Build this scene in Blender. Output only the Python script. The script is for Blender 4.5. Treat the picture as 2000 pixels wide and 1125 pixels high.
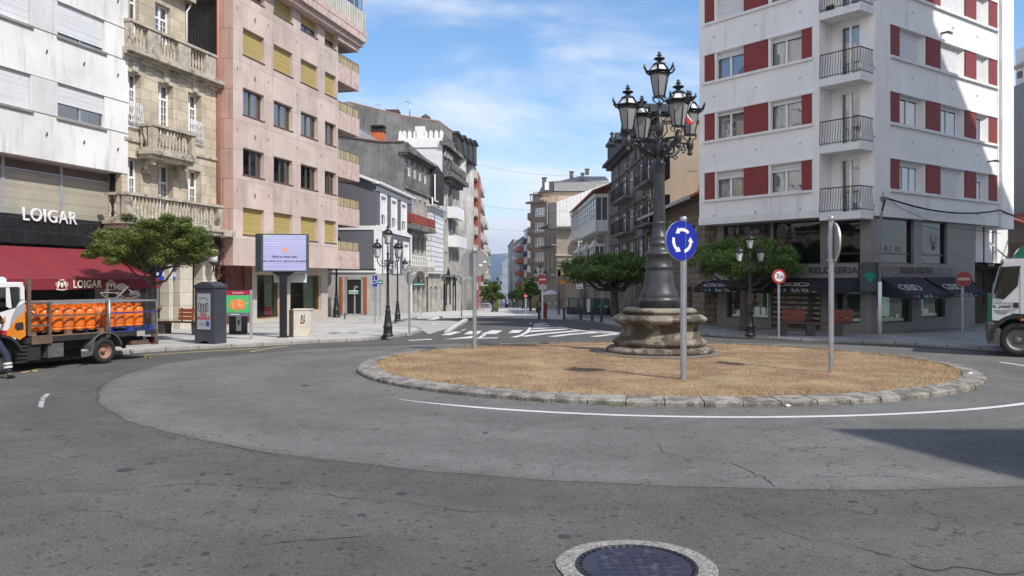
import bpy, math, random
from mathutils import Vector, Matrix, noise
random.seed(7)
R = math.radians
sc = bpy.context.scene
for o in list(bpy.data.objects): bpy.data.objects.remove(o)
C = sc.collection
# ---------------------------------------------------------------- camera
H = 2.15; F = 1560.0; HY = 548.0
cd = bpy.data.cameras.new('camera'); cam = bpy.data.objects.new('camera', cd); C.objects.link(cam)
cam.location = (0, 0, H); cam.rotation_euler = (R(90), 0, 0)
cd.sensor_width = 36; cd.sensor_fit = 'HORIZONTAL'; cd.lens = 36*F/2000
cd.shift_y = -(562.5-HY)/2000
cd.clip_start = .1; cd.clip_end = 20000
sc.camera = cam
sc.render.resolution_x = 1024; sc.render.resolution_y = 576
# ---------------------------------------------------------------- sun, sky, exposure
SUN_AZ = Vector((.725, -.689)); SUN_EL = R(48.5)
sdir = Vector((SUN_AZ.x*math.cos(SUN_EL), SUN_AZ.y*math.cos(SUN_EL), math.sin(SUN_EL)))
sl = bpy.data.lights.new('sun', 'SUN'); sl.energy = 3.6; sl.angle = R(.53); sl.color = (1, .955, .88)
so = bpy.data.objects.new('sun', sl); C.objects.link(so)
so.rotation_euler = sdir.to_track_quat('Z', 'Y').to_euler(); so.location = (20, -20, 40)
sc.view_settings.view_transform = 'Standard'; sc.view_settings.look = 'None'
sc.view_settings.exposure = .40; sc.view_settings.gamma = 1
W = bpy.data.worlds.new('World'); sc.world = W; W.use_nodes = True
nt = W.node_tree; nt.nodes.clear()
def N(nt, t, **k):
    n = nt.nodes.new(t)
    for a, v in k.items(): setattr(n, a, v)
    return n
wo = N(nt, 'ShaderNodeOutputWorld'); bg = N(nt, 'ShaderNodeBackground'); bg.inputs[1].default_value = .15
sky = N(nt, 'ShaderNodeTexSky', sky_type='NISHITA'); sky.sun_disc = False
sky.sun_elevation = SUN_EL; sky.sun_rotation = math.atan2(SUN_AZ.x, SUN_AZ.y)
sky.air_density = 1.0; sky.dust_density = .25; sky.ozone_density = 1.6; sky.altitude = 100
tc = N(nt, 'ShaderNodeTexCoord'); sep = N(nt, 'ShaderNodeSeparateXYZ'); nt.links.new(tc.outputs['Generated'], sep.inputs[0])
def mth(nt, op, a, b=None, clamp=False):
    n = N(nt, 'ShaderNodeMath', operation=op); n.use_clamp = clamp
    for i, v in enumerate((a, b)):
        if v is None: continue
        if isinstance(v, (int, float)): n.inputs[i].default_value = v
        else: nt.links.new(v, n.inputs[i])
    return n.outputs[0]
den = mth(nt, 'ADD', mth(nt, 'MAXIMUM', sep.outputs[2], 0.0), .16)
cx = mth(nt, 'DIVIDE', sep.outputs[0], den); cy = mth(nt, 'DIVIDE', sep.outputs[1], den)
cmb = N(nt, 'ShaderNodeCombineXYZ'); nt.links.new(cx, cmb.inputs[0]); nt.links.new(mth(nt, 'MULTIPLY', cy, 1.5), cmb.inputs[1])
mp = N(nt, 'ShaderNodeMapping'); mp.inputs['Rotation'].default_value = (0, 0, .5); mp.inputs['Location'].default_value = (3.1, 1.7, 0)
nt.links.new(cmb.outputs[0], mp.inputs[0])
nz = N(nt, 'ShaderNodeTexNoise'); nz.inputs['Scale'].default_value = .85; nz.inputs['Detail'].default_value = 9; nz.inputs['Roughness'].default_value = .56; nz.inputs['Distortion'].default_value = .5
nt.links.new(mp.outputs[0], nz.inputs[0])
# more cloud low over the roofs, clear blue high up
low = N(nt, 'ShaderNodeMapRange'); low.inputs[1].default_value = .02; low.inputs[2].default_value = .30; low.inputs[3].default_value = .24; low.inputs[4].default_value = -.07
nt.links.new(sep.outputs[2], low.inputs[0])
cl = mth(nt, 'ADD', mth(nt, 'ADD', nz.outputs[0], low.outputs[0]), mth(nt, 'MULTIPLY', mth(nt, 'MAXIMUM', mth(nt, 'MULTIPLY', sep.outputs[1], -1.0), 0.0), .35))  # last term adds unseen cloud behind the camera to brighten walls facing it
mr = N(nt, 'ShaderNodeMapRange'); mr.interpolation_type = 'SMOOTHSTEP'; mr.inputs[1].default_value = .40; mr.inputs[2].default_value = .78; mr.inputs[4].default_value = .92
nt.links.new(cl, mr.inputs[0])
mix = N(nt, 'ShaderNodeMixRGB'); mix.inputs[2].default_value = (6.4, 6.2, 6.2, 1)
hsv = N(nt, 'ShaderNodeHueSaturation'); hsv.inputs['Saturation'].default_value = 1.2; nt.links.new(sky.outputs[0], hsv.inputs['Color'])
nt.links.new(mr.outputs[0], mix.inputs[0]); nt.links.new(hsv.outputs[0], mix.inputs[1]); nt.links.new(mix.outputs[0], bg.inputs[0])
nt.links.new(bg.outputs[0], wo.inputs[0])
sc.render.engine = 'CYCLES'
sc.cycles.max_bounces = 6; sc.cycles.transparent_max_bounces = 12

# ---------------------------------------------------------------- helpers
def gz(Y):
    if Y < 38: return 0.0
    if Y < 60: return -.018*(Y-38)
    return -.396-.030*(Y-60)
def G(px, py, dz=0.0):
    """ground point under a photo pixel"""
    d = (py-HY)/F; Y = (H-dz)/d if d > 0 else 400
    for _ in range(60):
        Yn = (H-gz(Y)-dz)/d
        Y = Y*.5+Yn*.5
    return Vector(((px-1000)/F*Y, Y, gz(Y)+dz))
def P2(px, Y): return Vector(((px-1000)/F*Y, Y))
def zc(py, Y): return H-(py-HY)/F*Y

class Face:
    """vertical plane through plan points A, B (A left, B right as seen); local x along, y inwards, z up"""
    def __init__(s, A, B):
        s.A = Vector(A[:2]); d = Vector(B[:2])-s.A; s.L = d.length; d.normalize(); s.d = d
        s.n = Vector((-d.y, d.x)); s.rz = math.atan2(d.y, d.x)
        s.M = Matrix(((d.x, s.n.x, 0, s.A.x), (d.y, s.n.y, 0, s.A.y), (0, 0, 1, 0), (0, 0, 0, 1)))
    def at(s, px, py=HY, d=0.0):
        r = Vector(((px-1000)/F, 1.0)); o = s.A+s.n*d
        t = o.dot(s.n)/r.dot(s.n); p = r*t
        return (p-s.A).dot(s.d), H-(py-HY)/F*t
    def s(s_, px, d=0.0): return s_.at(px, HY, d)[0]
    def z(s_, px, py, d=0.0): return s_.at(px, py, d)[1]
    def w(s, x, y=0, z=0): return s.M @ Vector((x, y, z))
def dirface(A, vp, pxend):
    """face starting at plan point A heading to vanishing point column vp, ending at column pxend"""
    d = Vector(((vp-1000)/F, 1)).normalized(); k = (pxend-1000)/F
    s = (k*A[1]-A[0])/(d.x-k*d.y)
    return Face(A, Vector(A[:2])+d*s)

class MB:
    def __init__(s, M=None): s.v = []; s.f = []; s.uv = []; s.mi = []; s.sm = []; s.M = M or Matrix.Identity(4); s.k = 0
    def add(s, vs, fs, smooth=False, M=None):
        b = len(s.v); vs = [Vector(p) for p in vs]
        if M: vs = [M @ p for p in vs]
        for f in fs:
            ps = [vs[i] for i in f]
            n = Vector((0, 0, 0))
            for i in range(len(ps)):
                a = ps[i]; c = ps[(i+1) % len(ps)]
                n += Vector(((a.y-c.y)*(a.z+c.z), (a.z-c.z)*(a.x+c.x), (a.x-c.x)*(a.y+c.y)))
            ax, ay, az = abs(n.x), abs(n.y), abs(n.z)
            if ay >= ax and ay >= az: s.uv += [(p.x, p.z) for p in ps]
            elif ax >= az: s.uv += [(p.y, p.z) for p in ps]
            else: s.uv += [(p.x, p.y) for p in ps]
            s.f.append(tuple(b+i for i in f)); s.mi.append(s.k); s.sm.append(smooth)
        s.v += [s.M @ p for p in vs]
        return s
    def quad(s, *ps): return s.add(ps, [tuple(range(len(ps)))])
    def box(s, x0, x1, y0, y1, z0, z1, M=None):
        v = [(x0,y0,z0),(x1,y0,z0),(x1,y1,z0),(x0,y1,z0),(x0,y0,z1),(x1,y0,z1),(x1,y1,z1),(x0,y1,z1)]
        return s.add(v, [(0,3,2,1),(4,5,6,7),(0,1,5,4),(1,2,6,5),(2,3,7,6),(3,0,4,7)], M=M)
    def bbox(s, x0, x1, y0, y1, z0, z1, b=.02, M=None):
        """box with chamfered vertical and top edges"""
        b = min(b, (x1-x0)*.45, (y1-y0)*.45, (z1-z0)*.45)
        def ring(i, z): return [(x0+i,y0+b+i if 0 else y0+b,z),(x0+b,y0+i,z),(x1-b,y0+i,z),(x1-i,y0+b,z),(x1-i,y1-b,z),(x1-b,y1-i,z),(x0+b,y1-i,z),(x0+i,y1-b,z)]
        rs = [ring(0, z0), ring(0, z1-b), ring(b*.95, z1)]
        rs[2] = [(min(max(x, x0+b), x1-b), min(max(y, y0+b), y1-b), z) for x, y, z in rs[2]]
        rs[2] = [(x0+b,y0+b*1.6,z1),(x0+b*1.6,y0+b,z1),(x1-b*1.6,y0+b,z1),(x1-b,y0+b*1.6,z1),(x1-b,y1-b*1.6,z1),(x1-b*1.6,y1-b,z1),(x0+b*1.6,y1-b,z1),(x0+b,y1-b*1.6,z1)]
        v = rs[0]+rs[1]+rs[2]; f = []
        for k in (0, 8):
            for i in range(8): j = (i+1) % 8; f.append((k+i, k+j, k+8+j, k+8+i))
        f.append(tuple(range(16, 24))); f.append(tuple(range(7, -1, -1)))
        return s.add(v, f, M=M)
    def cyl(s, p0, p1, r0, r1=None, n=10, caps=True, smooth=True):
        p0 = Vector(p0); p1 = Vector(p1); r1 = r0 if r1 is None else r1
        d = (p1-p0).normalized(); a = d.orthogonal().normalized(); b = d.cross(a)
        v = []; f = []
        for p, r in ((p0, r0), (p1, r1)):
            for i in range(n):
                t = 2*math.pi*i/n; v.append(p+a*math.cos(t)*r+b*math.sin(t)*r)
        for i in range(n): j = (i+1) % n; f.append((i, j, n+j, n+i))
        s.add(v, f, smooth)
        if caps: s.add(v, [tuple(range(n-1, -1, -1)), tuple(range(n, 2*n))])
        return s
    def tube(s, pts, r, n=8, smooth=True, closed=False):
        pts = [Vector(p) for p in pts]; m = len(pts); rr = r if isinstance(r, (list, tuple)) else [r]*m
        v = []; f = []; a = None
        for i, p in enumerate(pts):
            if closed: d = pts[(i+1) % m]-pts[i-1]
            else: d = pts[min(i+1, m-1)]-pts[max(i-1, 0)]
            if d.length < 1e-9: d = Vector((0, 0, 1))
            d.normalize()
            a = d.orthogonal().normalized() if a is None else (a-d*a.dot(d)).normalized()
            b = d.cross(a)
            for k in range(n):
                t = 2*math.pi*k/n; v.append(p+a*math.cos(t)*rr[i]+b*math.sin(t)*rr[i])
        for i in range(m if closed else m-1):
            q = (i+1) % m
            for k in range(n): l = (k+1) % n; f.append((i*n+k, i*n+l, q*n+l, q*n+k))
        if not closed: f += [tuple(range(n-1, -1, -1)), tuple(range((m-1)*n, m*n))]
        return s.add(v, f, smooth)
    def lathe(s, prof, n=24, c=(0, 0, 0), smooth=True, a0=0.0, squash=1.0):
        """prof: list of (r, z); repeated points make a crease"""
        v = []; f = []; m = len(prof)
        for r, z in prof:
            for k in range(n):
                t = a0+2*math.pi*k/n; v.append((c[0]+math.cos(t)*r, c[1]+math.sin(t)*r*squash, c[2]+z))
        for i in range(m-1):
            if abs(prof[i][0]-prof[i+1][0])+abs(prof[i][1]-prof[i+1][1]) < 1e-6: continue
            for k in range(n): l = (k+1) % n; f.append((i*n+k, i*n+l, (i+1)*n+l, (i+1)*n+k))
        if prof[0][0] > 1e-4: f.append(tuple(range(n-1, -1, -1)))
        if prof[-1][0] > 1e-4: f.append(tuple(range((m-1)*n, m*n)))
        return s.add(v, f, smooth)
    def prism(s, poly, y0, y1):
        """polygon in local xz, extruded along y"""
        n = len(poly); v = [(x, y0, z) for x, z in poly]+[(x, y1, z) for x, z in poly]
        f = [tuple(range(n)), tuple(range(2*n-1, n-1, -1))]
        for i in range(n): j = (i+1) % n; f.append((i, n+i, n+j, j))
        return s.add(v, f)
    def slab(s, poly, z0, z1):
        n = len(poly); v = [(p[0], p[1], z0) for p in poly]+[(p[0], p[1], z1) for p in poly]
        f = [tuple(range(n-1, -1, -1)), tuple(range(n, 2*n))]
        for i in range(n): j = (i+1) % n; f.append((i, j, n+j, n+i))
        return s.add(v, f)
    def sphere(s, c, r, n=12, m=8, sq=(1, 1, 1)):
        prof = [(max(1e-5, math.sin(math.pi*i/m)), -math.cos(math.pi*i/m)) for i in range(m+1)]
        v = []; f = []
        for a, z in prof:
            for k in range(n): t = 2*math.pi*k/n; v.append((c[0]+math.cos(t)*a*r*sq[0], c[1]+math.sin(t)*a*r*sq[1], c[2]+z*r*sq[2]))
        for i in range(m):
            for k in range(n): l = (k+1) % n; f.append((i*n+k, i*n+l, (i+1)*n+l, (i+1)*n+k))
        return s.add(v, f, True)
    def wall(s, s0, s1, z0, z1, holes=(), rev=.2, y=0.0):
        """front skin with openings and their reveals"""
        xs = sorted({s0, s1} | {x for h in holes for x in h[:2] if s0 < x < s1})
        zs = sorted({z0, z1} | {z for h in holes for z in h[2:] if z0 < z < z1})
        for i in range(len(xs)-1):
            for j in range(len(zs)-1):
                mx = (xs[i]+xs[i+1])/2; mz = (zs[j]+zs[j+1])/2
                if any(h[0] < mx < h[1] and h[2] < mz < h[3] for h in holes): continue
                s.quad((xs[i], y, zs[j]), (xs[i+1], y, zs[j]), (xs[i+1], y, zs[j+1]), (xs[i], y, zs[j+1]))
        for a, b, c, d in holes:
            a, b, c, d = max(a, s0), min(b, s1), max(c, z0), min(d, z1)
            r = y+rev
            s.quad((a, y, c), (a, r, c), (a, r, d), (a, y, d)); s.quad((b, r, c), (b, y, c), (b, y, d), (b, r, d))
            s.quad((a, y, d), (a, r, d), (b, r, d), (b, y, d)); s.quad((a, r, c), (a, y, c), (b, y, c), (b, r, c))
        return s
    def build(s, name, mats, parent=None, tagd=None):
        mats = mats if isinstance(mats, (list, tuple)) else [mats]
        off = Vector((0, 0, 0)); p = parent
        while p is not None: off += p.location; p = p.parent
        me = bpy.data.meshes.new(name)
        me.from_pydata([tuple(v-off) for v in s.v], [], s.f)
        uvl = me.uv_layers.new(name='UVMap')
        flat = [c for uv in s.uv for c in uv]; uvl.data.foreach_set('uv', flat)
        me.polygons.foreach_set('material_index', s.mi); me.polygons.foreach_set('use_smooth', s.sm)
        for m in mats: me.materials.append(m)
        me.update()
        o = bpy.data.objects.new(name, me); C.objects.link(o)
        if parent is not None: o.parent = parent
        return o
def tag(o, label=None, cat=None, group=None, kind=None):
    if label: o['label'] = label
    if cat: o['category'] = cat
    if group: o['group'] = group
    if kind: o['kind'] = kind
    return o
def thing(name, label, cat, loc=(0, 0, 0), group=None):
    o = bpy.data.objects.new(name, None); C.objects.link(o); o.empty_display_size = .3
    o.location = loc; return tag(o, label, cat, group)
def kids(o): return [c for c in C.objects if c.parent == o]
def dup(o, loc=None, rz=None, label=None, sc_=None, par=None, group=None):
    c = o.copy(); C.objects.link(c)
    if par is not None: c.parent = par
    for ch in kids(o):
        if ch != c: dup(ch, par=c)
    if loc is not None: c.location = loc
    if rz is not None: c.rotation_euler = (0, 0, rz)
    if sc_ is not None: c.scale = (sc_,)*3
    if label: c['label'] = label
    if group: c['group'] = group
    return c
def text(name, s, size, mat, parent, M, ext=.01, align='CENTER', sx=1.0, bold=0.0):
    """lettering as a mesh, local xy of the font -> x,z of M"""
    cu = bpy.data.curves.new('t', 'FONT'); cu.body = s; cu.size = size; cu.extrude = ext; cu.align_x = align; cu.align_y = 'CENTER'; cu.resolution_u = 3; cu.offset = bold; cu.space_character = 1.08
    o = bpy.data.objects.new('t', cu); C.objects.link(o)
    dg = bpy.context.evaluated_depsgraph_get(); dg.update()
    me = bpy.data.meshes.new_from_object(o.evaluated_get(dg)); bpy.data.objects.remove(o)
    me.name = name
    off = Vector((0, 0, 0)); p = parent
    while p is not None: off += p.location; p = p.parent
    me.transform(Matrix.Translation(-off) @ M @ Matrix.Rotation(R(90), 4, 'X') @ Matrix.Diagonal((sx, 1, 1, 1)))
    me.materials.clear(); me.materials.append(mat)
    ob = bpy.data.objects.new(name, me); C.objects.link(ob)
    if parent is not None: ob.parent = parent
    return ob

# ---------------------------------------------------------------- materials
MATS = {}
def mat(name, col=(.5, .5, .5), rough=.8, metal=0.0, var=.12, vs=1.5, fine=.08, fs=25, bump=0.0, streak=0.0, joint=None, corr=None, emit=0.0, spec=.5, col2=None, c2s=1.0, c2t=(.45, .6), objc=False, coat=0.0):
    if name in MATS: return MATS[name]
    m = bpy.data.materials.new(name); m.use_nodes = True; nt = m.node_tree; b = nt.nodes['Principled BSDF']; L = nt.links.new
    MATS[name] = m
    b.inputs['Roughness'].default_value = rough; b.inputs['Metallic'].default_value = metal
    b.inputs['Specular IOR Level'].default_value = spec; b.inputs['Coat Weight'].default_value = coat
    tc = N(nt, 'ShaderNodeTexCoord'); co = tc.outputs['Object']; uv = tc.outputs['Object' if objc else 'UV']
    def noi(sc, det=4, src=co, ro=.6):
        n = N(nt, 'ShaderNodeTexNoise'); n.inputs['Scale'].default_value = sc; n.inputs['Detail'].default_value = det; n.inputs['Roughness'].default_value = ro
        L(src, n.inputs[0]); return n.outputs[0]
    def ramp(src, a, bb, lo=0.0, hi=1.0):
        r = N(nt, 'ShaderNodeMapRange'); r.interpolation_type = 'SMOOTHSTEP'
        for i, v in enumerate((a, bb, lo, hi)): r.inputs[i+1].default_value = v
        L(src, r.inputs[0]); return r.outputs[0]
    def mul(c, f):
        x = N(nt, 'ShaderNodeMixRGB', blend_type='MULTIPLY'); x.inputs[0].default_value = 1
        L(c, x.inputs[1]); L(f, x.inputs[2]); return x.outputs[0]
    rgb = N(nt, 'ShaderNodeRGB'); rgb.outputs[0].default_value = (*col, 1); c = rgb.outputs[0]
    if col2:
        x = N(nt, 'ShaderNodeMixRGB'); L(ramp(noi(c2s, 6), *c2t), x.inputs[0]); L(c, x.inputs[1]); x.inputs[2].default_value = (*col2, 1); c = x.outputs[0]
    if var: c = mul(c, ramp(noi(vs, 5), .25, .75, 1-var, 1+var))
    if fine: c = mul(c, ramp(noi(fs, 3), .3, .7, 1-fine, 1+fine))
    if streak:
        mpn = N(nt, 'ShaderNodeMapping'); mpn.inputs['Scale'].default_value = (1.6, .16, 1); L(tc.outputs['UV'], mpn.inputs[0])
        c = mul(c, ramp(noi(1.6, 6, mpn.outputs[0], .65), .5, .74, 1.0, 1-streak))
    h = None
    if joint:
        jw, jh, jcol, mort = joint
        br = N(nt, 'ShaderNodeTexBrick'); L(uv, br.inputs[0])
        br.inputs['Scale'].default_value = 1; br.inputs['Brick Width'].default_value = jw; br.inputs['Row Height'].default_value = jh
        br.inputs['Mortar Size'].default_value = mort; br.inputs['Mortar Smooth'].default_value = .3
        br.inputs['Color1'].default_value = (1.06, 1.06, 1.06, 1); br.inputs['Color2'].default_value = (.86, .86, .86, 1); br.inputs['Mortar'].default_value = (*[q for q in jcol], 1)
        if len(joint) > 4: pass
        c = mul(c, br.outputs[0]); h = br.outputs['Fac']
    if corr:
        period, dark = corr
        sx = N(nt, 'ShaderNodeSeparateXYZ'); L(uv, sx.inputs[0])
        s_ = mth(nt, 'SINE', mth(nt, 'MULTIPLY', sx.outputs[0], 2*math.pi/period))
        h = mth(nt, 'MULTIPLY', s_, -1.0); c = mul(c, ramp(s_, -1, -.2, 1-dark, 1.0))
    L(c, b.inputs['Base Color'])
    if emit:
        L(c, b.inputs['Emission Color']); b.inputs['Emission Strength'].default_value = emit
    if bump or h is not None:
        bp = N(nt, 'ShaderNodeBump'); bp.inputs['Strength'].default_value = .5; bp.inputs['Distance'].default_value = .02
        hh = mth(nt, 'MULTIPLY', noi(fs, 5), bump*1.0)
        if h is not None: hh = mth(nt, 'SUBTRACT', hh, mth(nt, 'MULTIPLY', h, .5))
        L(hh, bp.inputs['Height']); L(bp.outputs[0], b.inputs['Normal'])
    return m
def glassmat(name, tint=(.55, .6, .62), refl=.16, rough=.02):
    m = bpy.data.materials.new(name); m.use_nodes = True; nt = m.node_tree; nt.nodes.clear(); L = nt.links.new
    o = N(nt, 'ShaderNodeOutputMaterial'); mx = N(nt, 'ShaderNodeMixShader'); tr = N(nt, 'ShaderNodeBsdfTransparent'); gl = N(nt, 'ShaderNodeBsdfGlossy')
    tr.inputs[0].default_value = (*tint, 1); gl.inputs['Roughness'].default_value = rough
    tcn = N(nt, 'ShaderNodeTexCoord'); nn = N(nt, 'ShaderNodeTexNoise'); nn.inputs['Scale'].default_value = 1.2; L(tcn.outputs['Object'], nn.inputs[0])
    bp = N(nt, 'ShaderNodeBump'); bp.inputs['Strength'].default_value = .15; bp.inputs['Distance'].default_value = .03; L(nn.outputs[0], bp.inputs['Height']); L(bp.outputs[0], gl.inputs['Normal'])
    lw = N(nt, 'ShaderNodeLayerWeight'); lw.inputs[0].default_value = .35
    fac = mth(nt, 'ADD', mth(nt, 'MULTIPLY', lw.outputs['Fresnel'], .9), refl, clamp=True)
    L(fac, mx.inputs[0]); L(tr.outputs[0], mx.inputs[1]); L(gl.outputs[0], mx.inputs[2]); L(mx.outputs[0], o.inputs[0])
    return m
GL = glassmat('window_glass', (.7, .74, .76), .26); GLS = glassmat('shop_glass', (.8, .88, .84), .03)
dark = mat('dark_room', (.02, .02, .022), .9, fine=0)
room = mat('dim_room', (.09, .08, .07), .9)
white = mat('white_paint', (.80, .80, .79), .45, var=.05, fine=.03)
whitepvc = mat('white_window_frame', (.82, .83, .84), .35, var=.03, fine=0)
alu = mat('grey_aluminium', (.42, .43, .44), .4, .3, var=.08)
curtain = mat('white_curtain', (.62, .64, .66), .9, var=.15, vs=6)
blindw = mat('white_roller_blind', (.74, .75, .77), .6, var=.04, joint=(50, .05, (.62, .62, .62), .006))
iron = mat('black_iron', (.028, .029, .032), .42, .25, var=.3, vs=8, fine=.2, fs=60, bump=.3)
galv = mat('galvanised_steel', (.48, .50, .53), .38, .75, var=.12, vs=5)
black = mat('black_rubber', (.018, .018, .018), .8)
# ---------------------------------------------------------------- ground, roads, paving
def asphalt():
    m = bpy.data.materials.new('asphalt'); m.use_nodes = True; nt = m.node_tree; b = nt.nodes['Principled BSDF']; L = nt.links.new
    tc = N(nt, 'ShaderNodeTexCoord'); co = tc.outputs['Object']; sp = N(nt, 'ShaderNodeSeparateXYZ')
    def noi(sc, det=5, ro=.6, src=co, dist=0):
        n = N(nt, 'ShaderNodeTexNoise'); n.inputs['Scale'].default_value = sc; n.inputs['Detail'].default_value = det; n.inputs['Roughness'].default_value = ro; n.inputs['Distortion'].default_value = dist
        L(src, n.inputs[0]); return n.outputs[0]
    def rmp(src, a, bb, lo=0.0, hi=1.0):
        r = N(nt, 'ShaderNodeMapRange'); r.interpolation_type = 'SMOOTHSTEP'
        for i, v in enumerate((a, bb, lo, hi)): r.inputs[i+1].default_value = v
        L(src, r.inputs[0]); return r.outputs[0]
    def mul(c, f, k=1.0):
        x = N(nt, 'ShaderNodeMixRGB', blend_type='MULTIPLY'); x.inputs[0].default_value = k; L(c, x.inputs[1]); L(f, x.inputs[2]); return x.outputs[0]
    # wobble the coordinates a little so laid edges are not perfect
    nw = N(nt, 'ShaderNodeTexNoise'); nw.inputs['Scale'].default_value = .9; nw.inputs['Detail'].default_value = 6; L(co, nw.inputs[0])
    va = N(nt, 'ShaderNodeVectorMath', operation='SUBTRACT'); L(nw.outputs['Color'], va.inputs[0]); va.inputs[1].default_value = (.5, .5, .5)
    vm = N(nt, 'ShaderNodeVectorMath', operation='SCALE'); L(va.outputs[0], vm.inputs[0]); vm.inputs['Scale'].default_value = .28
    vv = N(nt, 'ShaderNodeVectorMath', operation='ADD'); L(co, vv.inputs[0]); L(vm.outputs[0], vv.inputs[1])
    L(vv.outputs[0], sp.inputs[0]); X = sp.outputs[0]; Yc = sp.outputs[1]
    ex = mth(nt, 'DIVIDE', mth(nt, 'SUBTRACT', X, 3.6), 12.6)
    dy = mth(nt, 'SUBTRACT', Yc, 20.0)
    ey1 = mth(nt, 'DIVIDE', mth(nt, 'MINIMUM', dy, 0.0), 11.8); ey2 = mth(nt, 'DIVIDE', mth(nt, 'MAXIMUM', dy, 0.0), 8.0)
    r = mth(nt, 'SQRT', mth(nt, 'ADD', mth(nt, 'MULTIPLY', ex, ex), mth(nt, 'ADD', mth(nt, 'MULTIPLY', ey1, ey1), mth(nt, 'MULTIPLY', ey2, ey2))))
    ring = rmp(r, .994, 1.002, 0.0, 1.0)
    cmix = N(nt, 'ShaderNodeMixRGB'); L(ring, cmix.inputs[0]); cmix.inputs[1].default_value = (.152, .149, .142, 1); cmix.inputs[2].default_value = (.110, .106, .101, 1)
    c = cmix.outputs[0]
    tyre = mth(nt, 'SINE', mth(nt, 'MULTIPLY', r, 34.0)); c = mul(c, rmp(mth(nt, 'ADD', tyre, mth(nt, 'MULTIPLY', noi(.5, 4), 1.6)), -.4, 1.8, .93, 1.06))
    c = mul(c, rmp(noi(.35, 5), .3, .7, .88, 1.12)); c = mul(c, rmp(noi(2.2, 6), .3, .7, .92, 1.08))
    # aggregate: pale and dark stones
    v = N(nt, 'ShaderNodeTexVoronoi'); v.inputs['Scale'].default_value = 95; L(co, v.inputs[0])
    sv = N(nt, 'ShaderNodeSeparateColor'); L(v.outputs['Color'], sv.inputs[0])
    c = mul(c, rmp(sv.outputs[0], .0, 1.0, .74, 1.26)); c = mul(c, rmp(noi(120, 2), .3, .7, .86, 1.14))
    v3 = N(nt, 'ShaderNodeTexVoronoi'); v3.inputs['Scale'].default_value = 24; L(co, v3.inputs[0]); sv3 = N(nt, 'ShaderNodeSeparateColor'); L(v3.outputs['Color'], sv3.inputs[0])
    c = mul(c, rmp(sv3.outputs[0], .95, .97, 1.0, .62))
    # seam at the edge of the newer ring and hairline cracks
    seam = mth(nt, 'ABSOLUTE', mth(nt, 'SUBTRACT', r, .999))
    ns = noi(1.1, 6, .7)
    c = mul(c, rmp(seam, .000, .004, .55, 1.0), .7)
    c = mul(c, rmp(seam, .0, .03, .88, 1.0), .8)
    vc = N(nt, 'ShaderNodeTexVoronoi', feature='DISTANCE_TO_EDGE'); vc.inputs['Scale'].default_value = .23
    vd = N(nt, 'ShaderNodeVectorMath', operation='SCALE'); L(va.outputs[0], vd.inputs[0]); vd.inputs['Scale'].default_value = 2.6
    ve = N(nt, 'ShaderNodeVectorMath', operation='ADD'); L(co, ve.inputs[0]); L(vd.outputs[0], ve.inputs[1]); L(ve.outputs[0], vc.inputs[0])
    crack = rmp(vc.outputs['Distance'], .0, .0035, 1.0, 0.0)
    gate = rmp(noi(.33, 3), .46, .56, 0.0, 1.0)
    ck = mth(nt, 'SUBTRACT', 1.0, mth(nt, 'MULTIPLY', mth(nt, 'MULTIPLY', crack, gate), .62))
    c = mul(c, ck)
    # round dark oil spots
    v2 = N(nt, 'ShaderNodeTexVoronoi'); v2.inputs['Scale'].default_value = .8; L(co, v2.inputs[0])
    c = mul(c, rmp(v2.outputs['Distance'], .035, .06, .62, 1.0))
    L(c, b.inputs['Base Color']); b.inputs['Roughness'].default_value = .88; b.inputs['Specular IOR Level'].default_value = .2
    bp = N(nt, 'ShaderNodeBump'); bp.inputs['Strength'].default_value = .55; bp.inputs['Distance'].default_value = .012
    L(mth(nt, 'ADD', sv.outputs[0], mth(nt, 'MULTIPLY', noi(60, 3), .7)), bp.inputs['Height']); L(bp.outputs[0], b.inputs['Normal'])
    return m
ASPH = asphalt()
pave = mat('granite_paving', (.47, .455, .43), .8, var=.10, vs=.8, fine=.10, fs=40, joint=(.9, .45, (.72, .70, .68), .008), objc=True, col2=(.40, .385, .365), c2s=.5)
pavefar = mat('pale_paving', (.52, .51, .49), .8, var=.10, vs=.6, fine=.06, joint=(1.2, .6, (.8, .8, .8), .012), objc=True)
bay = mat('parking_bay_concrete', (.36, .355, .345), .85, var=.10, vs=1.2, fine=.1)
kerbm = mat('granite_kerb', (.30, .285, .27), .85, var=.2, vs=2, fine=.2, fs=30, bump=.6, joint=(1.0, 5, (.4, .4, .4), .02))
paintw = mat('white_road_paint', (.62, .62, .61), .6, var=.1, vs=2, fine=.12, fs=30, col2=(.30, .30, .29), c2s=9, c2t=(.62, .72))
painty = mat('yellow_road_paint', (.46, .36, .13), .6, var=.1, fine=.1, col2=(.25, .22, .14), c2s=7, c2t=(.5, .66))

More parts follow.
